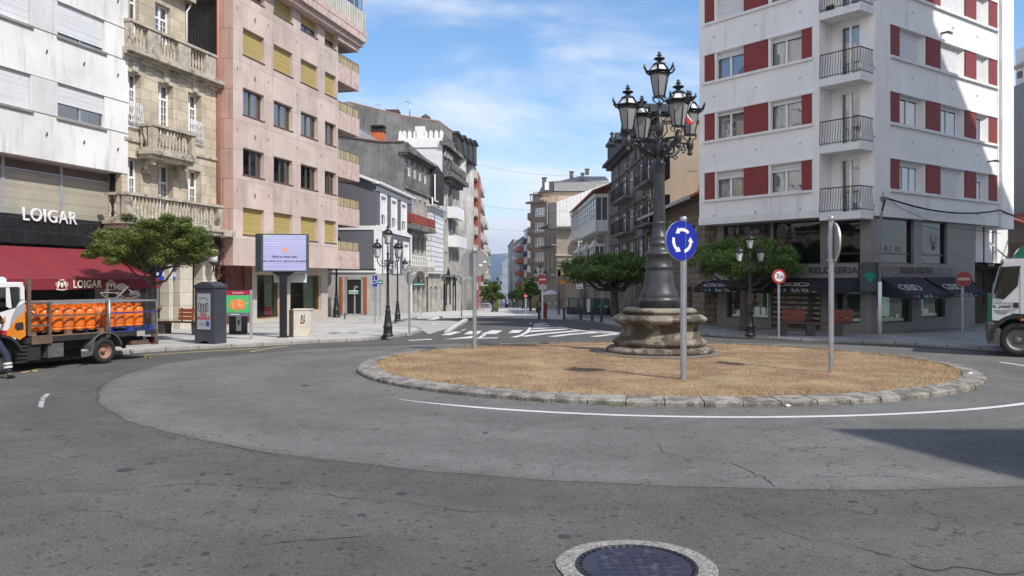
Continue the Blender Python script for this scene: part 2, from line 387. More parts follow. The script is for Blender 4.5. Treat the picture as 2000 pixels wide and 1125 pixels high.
def ysteps(y0, y1): return [y for y in (38, 60, 90, 130) if y0+.01 < y < y1-.01]
def draped(name, poly, dz, m, thick=0.0, kind='structure', sub=2.0):
    """polygon laid on the (slightly falling) ground, cut into strips along Y so it follows the slope"""
    mb = MB()
    cuts = sorted({min(p[1] for p in poly), max(p[1] for p in poly)} | set(ysteps(min(p[1] for p in poly), max(p[1] for p in poly))))
    def clip(pl, k, keep_hi):
        out = []
        for i in range(len(pl)):
            a = pl[i]; b = pl[(i+1) % len(pl)]
            ia = (a[1] >= k) if keep_hi else (a[1] <= k); ib = (b[1] >= k) if keep_hi else (b[1] <= k)
            if ia: out.append(a)
            if ia != ib:
                t = (k-a[1])/(b[1]-a[1]); out.append((a[0]+(b[0]-a[0])*t, k))
        return out
    for i in range(len(cuts)-1):
        pl = clip(clip([(p[0], p[1]) for p in poly], cuts[i], True), cuts[i+1], False)
        if len(pl) < 3: continue
        mb.add([(x, y, gz(y)+dz) for x, y in pl], [tuple(range(len(pl)))])
    o = mb.build(name, m); o['kind'] = kind
    return o
def ccw(p):
    a = sum(p[i][0]*p[(i+1) % len(p)][1]-p[(i+1) % len(p)][0]*p[i][1] for i in range(len(p)))
    return p if a > 0 else p[::-1]
# one big sheet of asphalt road, falling gently away beyond the square and dropping to the valley
g = MB(); ys = [-120, 0, 10, 20, 30, 38, 60, 130, 300, 700]; xs_ = [-700, -60, -20, 0, 20, 60, 700]
v = [(x, y, gz(y)) for y in ys for x in xs_]; n = len(xs_)
g.add(v, [(j*n+i, j*n+i+1, (j+1)*n+i+1, (j+1)*n+i) for j in range(len(ys)-1) for i in range(n-1)])
road = g.build('road', ASPH); road['kind'] = 'structure'

def kerb(pts, name='kerb', w=.16, h=.13, m=None, inward=1):
    """granite kerb along a polyline of ground points (inward = +1: pavement on the left of travel)"""
    mb = MB(); acc = 0
    for i in range(len(pts)-1):
        a = Vector(pts[i][:2]); b = Vector(pts[i+1][:2]); d = (b-a); L_ = d.length; d.normalize(); nrm = Vector((-d.y, d.x))*inward
        za = gz(a.y); zb = gz(b.y)
        p = [(a, za), (b, zb)]
        v = []
        for q, z in p:
            for off, hz in ((0, -.05), (0.0, h-.025), (.02, h), (w, h), (w, -.05)):
                w_ = q+nrm*off; v.append((w_.x, w_.y, z+hz))
        f = [(0, 5, 6, 1), (1, 6, 7, 2), (2, 7, 8, 3), (3, 8, 9, 4), (0, 1, 2, 3, 4), (9, 8, 7, 6, 5)]
        if inward < 0: f = [t[::-1] for t in f]
        M_ = len(mb.uv); mb.add(v, f)
        # running length as u so the joints fall along the kerb
        for k in range(M_, len(mb.uv)):
            pass
        idx = M_
        for t in f:
            for vi in t:
                vx = Vector(v[vi]); u = acc+(Vector((vx.x, vx.y))-a).dot(d); mb.uv[idx] = (u, vx.z); idx += 1
        acc += L_
    o = mb.build(name, m or kerbm); o['kind'] = 'structure'; return o
def smooth(pts, k=3):
    pts = [Vector(p[:2]) for p in pts]
    for _ in range(k):
        q = [pts[0]]
        for i in range(len(pts)-1): q += [pts[i]*.75+pts[i+1]*.25, pts[i]*.25+pts[i+1]*.75]
        q.append(pts[-1]); pts = q
    return pts
# left pavement edge, from far left to the tip by the crossing and back along the parking bay
Lk = [G(*p) for p in ((-700, 815), (-200, 745), (60, 712), (240, 693), (350, 685), (500, 678), (600, 672), (700, 667.5), (760, 662), (805, 656))]
Lk = [(-23, 5.5), (-17.5, 13)] + [(p.x, p.y) for p in Lk[2:]]
Lk2 = smooth(Lk, 2)
tip = [G(*p)[:2] for p in ((826, 650), (822, 645), (800, 642), (752, 638.5), (768, 632), (800, 626), (815, 623))]
tip = smooth([Lk2[-1]]+tip, 2)[1:]
kerb(Lk2+tip)
far_edge = [G(815, 622.5)[:2], G(930, 620)[:2], G(1060, 623)[:2], G(1100, 624)[:2]]
Rk = [G(*p) for p in ((1100, 624), (1135, 628), (1185, 636), (1240, 644), (1300, 649.5), (1362, 654.5), (1470, 663), (1584, 669.5), (1700, 672), (1760, 674))]
Rk2 = smooth([(p.x, p.y) for p in Rk], 2)
Rk3 = [G(*p)[:2] for p in ((1850, 680), (1960, 688), (2060, 694))] + [(24, 23.5), (40, 21)]
kerb(Rk2, inward=1)
kerb([Rk2[-1]]+[Vector(p) for p in Rk3], inward=1)
SW = .12
left_poly = [(p[0]-.08, p[1]+.08) for p in Lk2] + [(p[0]-.05, p[1]+.02) for p in tip] + [far_edge[0], (-7, 62), (-60, 62), (-60, 5)]
draped('pavement', ccw(left_poly), SW, pave)
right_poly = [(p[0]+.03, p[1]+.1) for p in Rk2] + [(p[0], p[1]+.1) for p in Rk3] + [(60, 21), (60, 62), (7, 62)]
draped('pavement', ccw(right_poly), SW, mat('dark_grey_paving', (.33, .32, .30), .8, var=.15, vs=.8, fine=.12, fs=40, joint=(.9, .45, (.72, .70, .68), .008), objc=True, col2=(.26, .25, .235), c2s=.6))  # right side gets a darker grey than the left paving
mid = [(p[0], p[1]) for p in far_edge] + [(7, 62), (7.5, 62.1), (60, 62), (60, 700), (-60, 700), (-60, 62), (-7, 62)]
draped('pavement', ccw(mid), SW-.008, pavefar)
ed = [(p[0], p[1]) for p in far_edge]
kerb(ed, h=.11, inward=1, m=pavefar)
# parking bay in pale concrete, road level
draped('parking_bay', ccw([G(*p)[:2] for p in ((838, 653), (826, 646), (800, 641.5), (752, 638), (772, 631), (805, 626), (905, 628.5), (880, 640))]), .004, bay)
# raised white nose kerb between bay and lane
nose = [G(*p)[:2] for p in ((868, 651), (906, 629), (914, 629), (880, 648))]
nb = MB(); nb.slab([(p[0], p[1]) for p in ccw(nose)], -.05, .09); o = nb.build('traffic_island', mat('pale_island_concrete', (.55, .55, .54), .8)); o['kind'] = 'structure'
def z4(pts, ox=680, oy=560, k=3.704): return [(ox+x/k, oy+y/k) for x, y in pts]
def mark(name, quads, m, dz=.008):
    mb = MB()
    for q in quads:
        pl = ccw([tuple(G(*p)[:2]) for p in q]); mb.add([(x, y, gz(y)+dz) for x, y in pl], [tuple(range(len(pl)))])
    o = mb.build(name, m); o['kind'] = 'structure'; return o
mark('crossing_stripes', [z4(q) for q in ([(668,350),(770,325),(822,328),(735,352)], [(835,345),(880,322),(968,320),(940,345)], [(957,343),(1040,316),(1118,318),(1070,343)], [(1157,336),(1190,315),(1268,315),(1232,335)])], paintw)
mark('give_way_marking', [z4(q) for q in ([(690,383),(800,370),(935,352),(900,374)], [(925,372),(1085,368),(1080,374),(930,377)], [(935,370),(990,340),(1010,341),(965,371)], [(435,388),(600,378),(610,384),(440,392)])], paintw)
mark('hatched_area', [z4(q) for q in ([(1170,368),(1240,350),(1260,356),(1225,367)], [(1240,350),(1285,325),(1312,330),(1260,356)], [(1285,325),(1305,300),(1326,303),(1312,330)], [(1305,300),(1312,262),(1328,262),(1326,303)],
    [(1386,260),(1400,260),(1545,292),(1530,296)], [(1530,296),(1545,292),(1710,319),(1695,323)], [(1695,323),(1710,319),(1985,342),(1980,348)],
    [(1345,270),(1395,268),(1420,274),(1345,276)], [(1342,283),(1450,279),(1468,285),(1340,290)], [(1335,300),(1500,292),(1540,298),(1332,307)], [(1325,317),(1565,303),(1600,309),(1312,331)],
    [(1250,358),(1400,338),(1640,317),(1680,323),(1450,343),(1280,363)], [(1440,361),(1600,341),(1770,329),(1830,334),(1640,347),(1500,363)], [(1745,361),(1860,347),(1960,341),(1990,346),(1900,352),(1800,364)],
    [(1740,312),(1760,310),(1990,336),(1990,342)])], paintw)
mark('lane_line', [z4([(565,238),(670,222),(700,223),(620,240)]), [(1130,622.6),(1136,622.2),(1192,634.5),(1186,635.2)]], paintw)
mark('bay_line', [z4([(390,246),(760,250),(760,253),(390,249)]), z4([(600,268),(640,262),(645,265),(610,272)])], paintw)
mark('yellow_kerb_line', [z4([(815,318),(905,272),(917,276),(832,322)]), [(40,727),(62,724),(64,726),(42,729.5)], [(62,721.5),(76,723.5),(70,727),(58,726)],
    [(281,696),(284,694.5),(292,699.5),(287,702)], [(283,699),(291,697),(294,699.5),(285,702)], [(240,696.5),(350,689),(350,690),(240,697.7)], [(350,689),(505,680.5),(505,681.5),(350,690)], [(487,687),(517,681.5),(521,682),(491,688)], [(517,681.4),(560,675.8),(562,676.6),(519,682.3)]], painty)
mark('edge_line', [[(74,796),(79,778),(90,769.5),(98,770),(88,780),(84,797)]], mat('worn_white_paint', (.42, .42, .41), .7, var=.2, vs=6, col2=(.12, .12, .12), c2s=5, c2t=(.5, .6)))
# white line circling the island
mb = MB(); pts = []
cxI, cyI = 3.6, 20.2
k0, k1 = R(-131), R(6)
nn = 90; v = []
for i in range(nn+1):
    t = k0+(k1-k0)*i/nn; a, b_ = (8.6 if math.cos(t) < 0 else 9.3), 7.65
    hw = .07*min(1, .15+i/10)
    for q in (-hw, hw): v.append((cxI+(a+q)*math.cos(t), cyI+(b_+q)*math.sin(t), .006))
mb.add(v, [(2*i, 2*i+1, 2*i+3, 2*i+2) for i in range(nn)]); o = mb.build('ring_line', paintw); o['kind'] = 'structure'

# ---------------------------------------------------------------- the island: kerb stones, dry grass mound
def island_pt(t, k=0.0):
    return cxI+(7.4-k)*math.cos(t), cyI+(6.65-k)*math.sin(t)
stone = mat('weathered_granite', (.27, .25, .22), .9, var=.25, vs=3, fine=.25, fs=28, bump=1.0, col2=(.14, .125, .11), c2s=4, c2t=(.44, .6))
def mound(x, y):
    r = math.hypot((x-cxI)/6.9, (y-cyI)/6.15); return .105+.075*max(0, 1-r*r)+.02*noise.noise(Vector((x*1.3, y*1.3, 0)))
kroot = thing('roundabout_kerb', 'ring of weathered pale granite kerb stones around the dry grass island', 'kerb', (cxI, cyI, 0))
mb = MB(); ns_ = 70
for i in range(ns_):
    t0 = 2*math.pi*i/ns_+.0012; t1 = 2*math.pi*(i+1)/ns_-.0012; v = []; jz = random.uniform(-.008, .008); jr = random.uniform(-.012, .012)
    for t in (t0, (t0+t1)/2, t1):
        for k, z in ((0, -.05), (.0, .065), (.03, .09), (.44, .125), (.44, 0)):
            x, y = island_pt(t, k+jr); v.append((x, y, z+jz))
    f = []
    for s_ in (0, 5):
        for k in range(4): f.append((s_+k, s_+k+5, s_+k+6, s_+k+1))
    f += [(0, 1, 2, 3, 4), (14, 13, 12, 11, 10)]
    mb.add(v, f)
mb.build('kerb_stone', stone, kroot)
grassm = mat('dry_grass_soil', (.255, .16, .092), .95, var=.18, vs=.9, fine=.45, fs=45, bump=1.5, col2=(.34, .245, .14), c2s=.8, c2t=(.42, .62))
mb = MB(); nr, na = 26, 72; v = [(cxI, cyI, mound(cxI, cyI))]; f = []
for i in range(1, nr+1):
    k = i/nr
    for j in range(na):
        t = 2*math.pi*j/na; x = cxI+6.95*k*math.cos(t); y = cyI+6.2*k*math.sin(t); v.append((x, y, mound(x, y)))
for j in range(na): f.append((0, 1+j, 1+(j+1) % na))
for i in range(nr-1):
    for j in range(na):
        a = 1+i*na+j; b_ = 1+i*na+(j+1) % na; f.append((a, a+na, b_+na, b_))
mb.add(v, f, True); o = mb.build('grass_mound', grassm); o['kind'] = 'structure'
# straw blades
blm = bpy.data.materials.new('dry_grass_blades'); blm.use_nodes = True; nt = blm.node_tree; b = nt.nodes['Principled BSDF']
at = N(nt, 'ShaderNodeAttribute', attribute_name='bc'); nt.links.new(at.outputs['Color'], b.inputs['Base Color']); b.inputs['Roughness'].default_value = .7
verts = []; faces = []; cols = []
rg = random.Random(3)
def blade(x, y, h, w, lean, c):
    z = mound(x, y)-.01; a = rg.uniform(0, 6.28); dx, dy = math.cos(a)*w/2, math.sin(a)*w/2; b2 = rg.uniform(0, 6.28); lx, ly = math.cos(b2)*lean, math.sin(b2)*lean
    k = len(verts); verts.extend([(x-dx, y-dy, z), (x+dx, y+dy, z), (x+lx, y+ly, z+h)]); faces.append((k, k+1, k+2)); cols.extend([c]*3)
for i in range(85000):
    t = rg.uniform(0, 6.2832); k = math.sqrt(rg.random()); x = cxI+6.93*k*math.cos(t); y = cyI+6.18*k*math.sin(t)
    if math.hypot(x-4.04, y-21.9) < 1.5: continue
    if y > 22 and rg.random() < .45: continue
    g1 = noise.noise(Vector((x*.55, y*.55, 3))); g2 = noise.noise(Vector((x*1.9, y*1.9, 9)))
    edge = k > .93+.04*g2
    near_lamp = math.hypot(x-4.04, y-21.9)
    if near_lamp < 3.0+g2 and y < 23 and rg.random() < .6: base = (.25, .22, .09)
    elif edge or g1 > .28: base = (.41, .30, .17)
    elif g1 < -.25: base = (.25, .13, .075)
    else: base = (.31, .195, .11)
    j = rg.uniform(.6, 1.25); c = (base[0]*j, base[1]*j, base[2]*j*rg.uniform(.8, 1.1), 1)
    h = rg.uniform(.015, .05) if not edge else rg.uniform(.03, .10)
    if rg.random() < .004: h *= 2.2
    blade(x, y, h, rg.uniform(.006, .013), h*rg.uniform(.5, 1.8), c)
me = bpy.data.meshes.new('dry_grass'); me.from_pydata(verts, [], faces); ca = me.color_attributes.new('bc', 'FLOAT_COLOR', 'POINT'); ca.data.foreach_set('color', [q for c in cols for q in c]); me.materials.append(blm)
o = bpy.data.objects.new('dry_grass', me); C.objects.link(o); tag(o, 'short straw-brown dried grass covering the roundabout island', 'grass', kind='stuff')
# hairline cracks and tar spots in the asphalt
crm = mat('crack_dark', (.035, .034, .033), .95); rgc = random.Random(11)
def crack(pts, w=.012):
    g_ = [G(*p) for p in pts]; fine_ = []
    for a, b_ in zip(g_, g_[1:]):
        n = max(2, int((b_-a).length/.09))
        for i in range(n): p = a.lerp(b_, i/n); fine_.append(Vector((p.x+rgc.uniform(-.028, .028), p.y+rgc.uniform(-.028, .028), 0)))
    fine_.append(g_[-1]); mb = MB(); v = []
    for i, p in enumerate(fine_):
        d = (fine_[min(i+1, len(fine_)-1)]-fine_[max(i-1, 0)]); d.z = 0; d.normalize(); nn_ = Vector((-d.y, d.x, 0))*w*rgc.uniform(.25, 1)*(.3 if i in (0, len(fine_)-1) else 1)
        for q in (p-nn_*.5, p+nn_*.5): v.append((q.x, q.y, gz(q.y)+.004))
    mb.add(v, [(2*i, 2*i+2, 2*i+3, 2*i+1) for i in range(len(fine_)-1)]); o = mb.build('road_crack', crm); o['kind'] = 'structure'
for pts, w_ in (([(100, 961), (215, 958), (360, 945), (445, 948), (560, 957), (660, 970), (780, 980), (870, 992), (905, 999), (1000, 1001)], .011), ([(440, 870), (500, 882), (550, 893), (640, 903)], .02), ([(305, 843), (330, 855), (352, 849)], .02), ([(1092, 906), (1086, 918), (1078, 932)], .014),
    ([(1428, 904), (1452, 916), (1490, 931), (1513, 951)], .02), ([(1490, 931), (1600, 933), (1700, 929), (1770, 932), (1822, 943)], .010), ([(1260, 922), (1340, 914), (1428, 905), (1500, 903)], .008), ([(1450, 1002), (1560, 1050), (1690, 1072), (1760, 1094), (1812, 1113)], .010), ([(1780, 1104), (1815, 1114), (1880, 1108), (1950, 1121), (2000, 1117)], .022),
    ([(1284, 864), (1291, 882), (1330, 891), (1352, 903)], .010), ([(1482, 850), (1492, 842), (1526, 836)], .010), ([(40, 952), (120, 931), (175, 917)], .010), ([(900, 820), (990, 823), (1060, 835), (1180, 830), (1330, 842)], .008), ([(590, 772), (640, 790), (700, 796), (760, 802)], .008), ([(20, 878), (90, 888), (130, 900)], .010), ([(500, 1067), (560, 1058), (640, 1055), (720, 1048)], .014), ([(330, 742), (350, 752), (352, 765)], .012)): crack(pts, w_)
tarm = mat('tar_spot', (.045, .045, .046), .7)
for px, py, w_, h_ in ((244, 918, 15, 4), (448, 926, 10, 2.4), (396, 927, 7, 2), (560, 943, 11, 3), (785, 964, 12, 3), (706, 1006, 10, 3), (1103, 1048, 14, 4), (54, 839, 9, 2), (120, 851, 5, 1.6), (402, 1081, 9, 3), (665, 1071, 7, 3), (595, 753, 9, 1.6), (948, 846, 6, 2)):
    c_ = G(px, py); a_ = w_/F*c_.y; b2_ = abs(G(px, py-h_).y-c_.y); mb = MB(); mb.add([(c_.x+a_*math.cos(k*.5236)*rgc.uniform(.8, 1.1), c_.y+b2_*math.sin(k*.5236)*rgc.uniform(.8, 1.1), .004) for k in range(12)], [tuple(range(12))]); o = mb.build('tar_spot', tarm); o['kind'] = 'structure'
# green weeds in the gutter of the island kerb
vs = []; fs = []
for i in range(70):
    t = rgc.uniform(0, 6.283); k = rgc.choice((-.03, .46)); bx, by = island_pt(t, k)
    for _ in range(rgc.randrange(5, 16)):
        a = rgc.uniform(0, 6.28); h_ = rgc.uniform(.02, .09); x, y = bx+rgc.gauss(0, .05), by+rgc.gauss(0, .05); q = len(vs); z = 0 if k < 0 else .10; vs += [(x-.006, y, z), (x+.006, y, z), (x+math.cos(a)*h_*.6, y+math.sin(a)*h_*.6, z+h_)]; fs.append((q, q+1, q+2))
me = bpy.data.meshes.new('weeds'); me.from_pydata(vs, [], fs); me.materials.append(mat('green_weed', (.09, .12, .035), .8)); o = bpy.data.objects.new('weeds', me); C.objects.link(o); tag(o, 'sparse green weeds along the joints of the island kerb', 'weeds', kind='stuff')
# manhole in the foreground
mc = G(1243, 1108); mr_ = thing('manhole', 'round blue-black iron manhole cover in a rough concrete collar in the foreground road', 'manhole', (mc.x, mc.y, 0))
collar = mat('rough_concrete', (.25, .235, .215), .9, var=.15, vs=5, fine=.5, fs=45, bump=1.2)
lid = mat('manhole_iron', (.040, .038, .062), .45, .3, var=.2, vs=3, col2=(.10, .095, .09), c2s=11, c2t=(.56, .66), fine=.2, fs=50, bump=.5)
mb = MB(); nn = 64; v = []
for r_, z in ((.45, .012), (.60, .012)):
    for i in range(nn):
        t = 2*math.pi*i/nn; q = r_ if r_ < .5 else r_*(1+.035*noise.noise(Vector((math.cos(t)*2, math.sin(t)*2, 1)))); v.append((mc.x+q*math.cos(t), mc.y+q*math.sin(t), z))
mb.add(v, [(i, nn+i, nn+(i+1) % nn, (i+1) % nn) for i in range(nn)]); mb.build('collar', collar, mr_)
mb = MB(); mb.lathe([(.455, .004), (.455, .022), (.435, .022), (.435, .006)], 64, (mc.x, mc.y, 0))
for i in range(44):
    t = 2*math.pi*i/44; mb.box(-.012, .012, -.014, .014, .006, .020, M=Matrix.Translation((mc.x+.423*math.cos(t), mc.y+.423*math.sin(t), 0)) @ Matrix.Rotation(t, 4, 'Z'))
mb.build('rim', iron, mr_)
mb = MB(); mb.lathe([(.0001, .020), (.40, .020), (.41, .014)][::-1], 48, (mc.x, mc.y, 0), smooth=False)
for i in range(-4, 5):
    for j in range(-4, 5):
        if math.hypot(i, j)*.085 < .34: mb.box(mc.x+i*.085-.022, mc.x+i*.085+.022, mc.y+j*.085-.022, mc.y+j*.085+.022, .018, .024)
mb.build('lid', lid, mr_)
# crumpled paper scraps by the kerb and on the grass
for (px, py, lab) in ((1539, 794.5, 'small crumpled white paper scrap on the road against the kerb'), (1895, 731, 'tiny white paper scrap on the dry grass near the right end')):
    p = G(px, py, .0 if py > 760 else .2); mb = MB(); mb.sphere((p.x, p.y, p.z+.02), .035, 7, 5, (1.3, .9, .6)); mb.v = [q+Vector((rg.uniform(-.012, .012), rg.uniform(-.012, .012), rg.uniform(-.008, .008))) for q in mb.v]
    mb.sm = [False]*len(mb.sm); o = mb.build('paper_scrap', white); tag(o, lab, 'litter')
# distant hill and valley floor
hm = mat('hill_woods', (.035, .055, .035), .95, var=.3, vs=.002, fine=.2, fs=.01, col2=(.22, .20, .15), c2s=.004, c2t=(.56, .62))
mb = MB(); v = []; nx = 60; f = []
prof = [(2600, -140), (3600, -60), (4700, 60), (5600, 165), (6100, 205), (7000, 150)]
for (y, z) in prof:
    for i in range(nx+1):
        x = -4200+8400*i/nx; q = z+(38*noise.noise(Vector((x*.0011, y*.0006, 5)))+12*noise.noise(Vector((x*.004, y*.003, 1))) if z > 0 else 0); v.append((x, y, q*(1.0 if z < 0 else (1-.25*abs(x)/4200))))
m_ = nx+1; mb.add(v, [(j*m_+i, j*m_+i+1, (j+1)*m_+i+1, (j+1)*m_+i) for j in range(len(prof)-1) for i in range(nx)], True)
o = mb.build('hills', hm); o['kind'] = 'structure'
mb = MB(); mb.add([(-700, 700, gz(700)), (700, 700, gz(700)), (4200, 2600, -140), (-4200, 2600, -140)], [(0, 1, 2, 3)]); o = mb.build('valley_ground', hm); o['kind'] = 'structure'
# ---------------------------------------------------------------- building parts
def window(root, fc, x0, x1, z0, z1, y=.14, fm=None, cols=2, rows=(), fw=.055, blind=0.0, bm=None, glass=None, cur=None, grid=None, name='window', label=None, depth=.5, sill=None, back=None, byo=-.035):
    """frame (part) with pane / roller_blind / curtain as sub-parts"""
    fm = fm or whitepvc; glass = glass or GL
    mb = MB(fc.M); d = .06
    mb.box(x0, x0+fw, y, y+d, z0, z1).box(x1-fw, x1, y, y+d, z0, z1).box(x0+fw, x1-fw, y, y+d, z0, z0+fw).box(x0+fw, x1-fw, y, y+d, z1-fw, z1)
    W_ = (x1-x0)/cols
    for i in range(1, cols): mb.box(x0+W_*i-fw*.75, x0+W_*i+fw*.75, y-.005, y+d+.005, z0+fw, z1-fw)
    for r in rows: zz = z0+(z1-z0)*r; mb.box(x0+fw, x1-fw, y-.003, y+d, zz-fw*.6, zz+fw*.6)
    if grid:
        gx, gzn, ztop = grid
        for c in range(cols):
            for i in range(1, gx): xx = x0+W_*c+W_*i/gx; mb.box(xx-.012, xx+.012, y+.015, y+.04, z0+fw, z0+(z1-z0)*ztop)
        for i in range(1, gzn): zz = z0+(z1-z0)*ztop*i/gzn; mb.box(x0+fw, x1-fw, y+.013, y+.042, zz-.012, zz+.012)
    if sill: mb.box(x0-.06, x1+.06, -sill, y, z0-.05, z0-.002)
    w = mb.build(name, fm, root)
    if label: w['label'] = label
    zb = z1-(z1-z0)*blind
    if blind > .02:
        m2 = MB(fc.M); m2.box(x0+fw*.5, x1-fw*.5, y+byo, y-.008, zb, z1-.005); m2.box(x0+fw*.5, x1-fw*.5, y+byo-.008, y-.008, zb-.03, zb) ; m2.build('roller_blind', bm or blindw, w)
    if blind < .97:
        m3 = MB(fc.M); m3.quad((x0+fw, y+.035, z0+fw), (x1-fw, y+.035, z0+fw), (x1-fw, y+.035, z1-fw), (x0+fw, y+.035, z1-fw))
        m3.k = 1; yb = y+depth; m3.quad((x0, yb, z0), (x1, yb, z0), (x1, yb, z1), (x0, yb, z1)); m3.quad((x0, y+.05, z0), (x0, yb, z0), (x0, yb, z1), (x0, y+.05, z1)); m3.quad((x1, yb, z0), (x1, y+.05, z0), (x1, y+.05, z1), (x1, yb, z1))
        m3.quad((x0, y+.05, z1), (x0, yb, z1), (x1, yb, z1), (x1, y+.05, z1)); m3.quad((x0, yb, z0), (x0, y+.05, z0), (x1, y+.05, z0), (x1, yb, z0))
        m3.build('pane', [glass, back or dark], w)
        if cur:
            m4 = MB(fc.M); n = 24
            for a, b_ in cur:
                v = []
                for i in range(n+1):
                    t = a+(b_-a)*i/n; xx = x0+fw+(x1-x0-2*fw)*t; yy = y+.12+.02*math.sin(i*2.1)
                    v += [(xx, yy, z0+.03), (xx, yy, z1-.03)]
                m4.add(v, [(2*i, 2*i+2, 2*i+3, 2*i+1) for i in range(n)], True)
            m4.build('curtain', curtain, w)
    return w
def simplewin(root, fc, x0, x1, z0, z1, y=.12, fm=None, cols=2, rows=(), fw=.06, blind=0.0, bm=None, name='window', cur=None, grid=None):
    return window(root, fc, x0, x1, z0, z1, y, fm, cols, rows, fw, blind, bm, name=name, depth=.3, cur=cur, grid=grid)
def baluster(mb, x, y, z, h, r=.07):
    mb.lathe([(r*.8, 0), (r*.8, h*.08), (r*.45, h*.12), (r*.95, h*.32), (r*.85, h*.42), (r*.4, h*.72), (r*.4, h*.82), (r*.75, h*.88), (r*.8, h)], 7, (x, y, z))
def balustrade(root, fc, x0, x1, y, z0, z1, m, piers, name='balustrade', ends=0.0, depth=.22, step=.19):
    """stone balustrade along the facade at inward offset y, with piers [(a,b)...]; ends = return length to the wall"""
    mb = MB(fc.M); h = z1-z0
    mb.box(x0, x1, y-.02, y+depth+.02, z0-.12, z0); mb.box(x0-.03, x1+.03, y-.05, y+depth+.05, z1-.1, z1)
    cur = x0
    for a, b_ in piers: mb.box(a, b_, y, y+depth, z0, z1-.1)
    occ = lambda x: any(a-.06 < x < b_+.06 for a, b_ in piers)
    n = int((x1-x0)/step)
    for i in range(n):
        x = x0+(i+.5)*(x1-x0)/n
        if not occ(x): baluster(mb, x, y+depth/2, z0, h-.1)
    if ends:
        for xx in (x0, x1-depth):
            mb.box(xx-.03, xx+depth+.03, y+depth, y+ends, z1-.1, z1); mb.box(xx, xx+depth, y+depth, y+ends, z0-.12, z0)
            k = int((ends-depth)/step)
            for i in range(k): baluster(mb, xx+depth/2, y+depth+(i+.5)*(ends-depth)/k, z0, h-.1)
    return mb.build(name, m, root)
def railing(root, fc, pts, z0, z1, step=.12, m=None, name='railing', bow=0.0, r=.011):
    """metal railing through local (x,y) points"""
    mb = MB(fc.M)
    for i in range(len(pts)-1):
        a = Vector(pts[i]); b_ = Vector(pts[i+1]); d = b_-a; L_ = d.length; d.normalize(); nn = Vector((d.y, -d.x))
        mb.tube([(a.x, a.y, z1), (b_.x, b_.y, z1)], .022, 5); mb.tube([(a.x, a.y, z0+.08), (b_.x, b_.y, z0+.08)], .014, 5)
        k = max(1, int(L_/step))
        for j in range(k+1):
            p = a+d*(L_*j/k)
            if bow:
                q = p+nn*bow; q2 = p+nn*bow*.6
                mb.tube([(p.x, p.y, z1), (p.x+nn.x*.02, p.y+nn.y*.02, z0+(z1-z0)*.55), (q2.x, q2.y, z0+(z1-z0)*.36), (q.x, q.y, z0+(z1-z0)*.24), (q2.x, q2.y, z0+(z1-z0)*.13), (p.x, p.y, z0+.02)], r, 4)
            else: mb.tube([(p.x, p.y, z0), (p.x, p.y, z1)], r, 4)
    return mb.build(name, m or iron, root)

# ================================================================ LEFT BLOCK
# --- white building with the cafe
LP = Vector((-13.15, 35.6)); lv = Vector((434, 1560)).normalized()
def Lat(px): k = (px-1000)/F; s = (k*LP.y-LP.x)/(lv.x-k*lv.y); return LP+lv*s
wl = mat('stained_white_render', (.80, .79, .775), .85, var=.08, vs=.7, fine=.04, streak=.34, col2=(.64, .63, .615), c2s=.35)
wl2 = mat('grey_render_panel', (.62, .62, .62), .85, var=.08, vs=.8, streak=.25)
gran_blk = mat('black_granite', (.022, .022, .024), .25, var=.2, joint=(.62, .42, (2.2, 2.2, 2.2), .008))
blindb = mat('beige_roller_blind', (.46, .42, .33), .7, var=.1, vs=1, joint=(50, .055, (.55, .55, .55), .008))
darkblind = mat('dark_brown_fascia', (.14, .115, .09), .8, var=.2)  # plain dark brown for the strip above the beige blinds
fa = Face(Lat(-330), Lat(250)); x_ = fa.s; zz_ = lambda px, py, d=0: fa.z(px, py, d)
rt = thing('apartment_building', 'white rendered apartment building with grey stains above the red awning, at the left edge', 'building', (fa.A.x, fa.A.y, 0))
xe = fa.L; zbot = zz_(250, 340); ztop = 19.5
c1 = (x_(112.5), x_(204.5)); wdt = c1[1]-c1[0]; c0 = (x_(60)-wdt, x_(60)); cm = (c0[0]-1.0-wdt, c0[0]-1.0)
zs1 = zz_(204, 103); zt1 = zz_(113, 2); zs2 = zz_(204, 250); zt2 = zz_(113, 161)
hh = zt2-zs2; fl = zt1-zt2
rows_ = [(zs2, zt2), (zs2+fl, zt2+fl), (zs2+2*fl, zt2+2*fl)]
holes = [(a, b_, p, q) for a, b_ in (c1, c0, cm) for p, q in rows_]
mb = MB(fa.M); mb.wall(0, xe, zbot, ztop, holes, .16)
mb.quad((xe, 0, zbot), (xe, 9, zbot), (xe, 9, ztop), (xe, 0, ztop)); mb.quad((0, 0, zbot), (0, 0, ztop), (0, 9, ztop), (0, 9, zbot))
mb.quad((0, 0, zbot), (0, 2, zbot), (xe, 2, zbot), (xe, 0, zbot)); mb.quad((0, 0, ztop), (xe, 0, ztop), (xe, 9, ztop), (0, 9, ztop)); mb.quad((xe, 9, 0), (0, 9, 0), (0, 9, ztop), (xe, 9, ztop))
mb.build('wall', wl, rt)
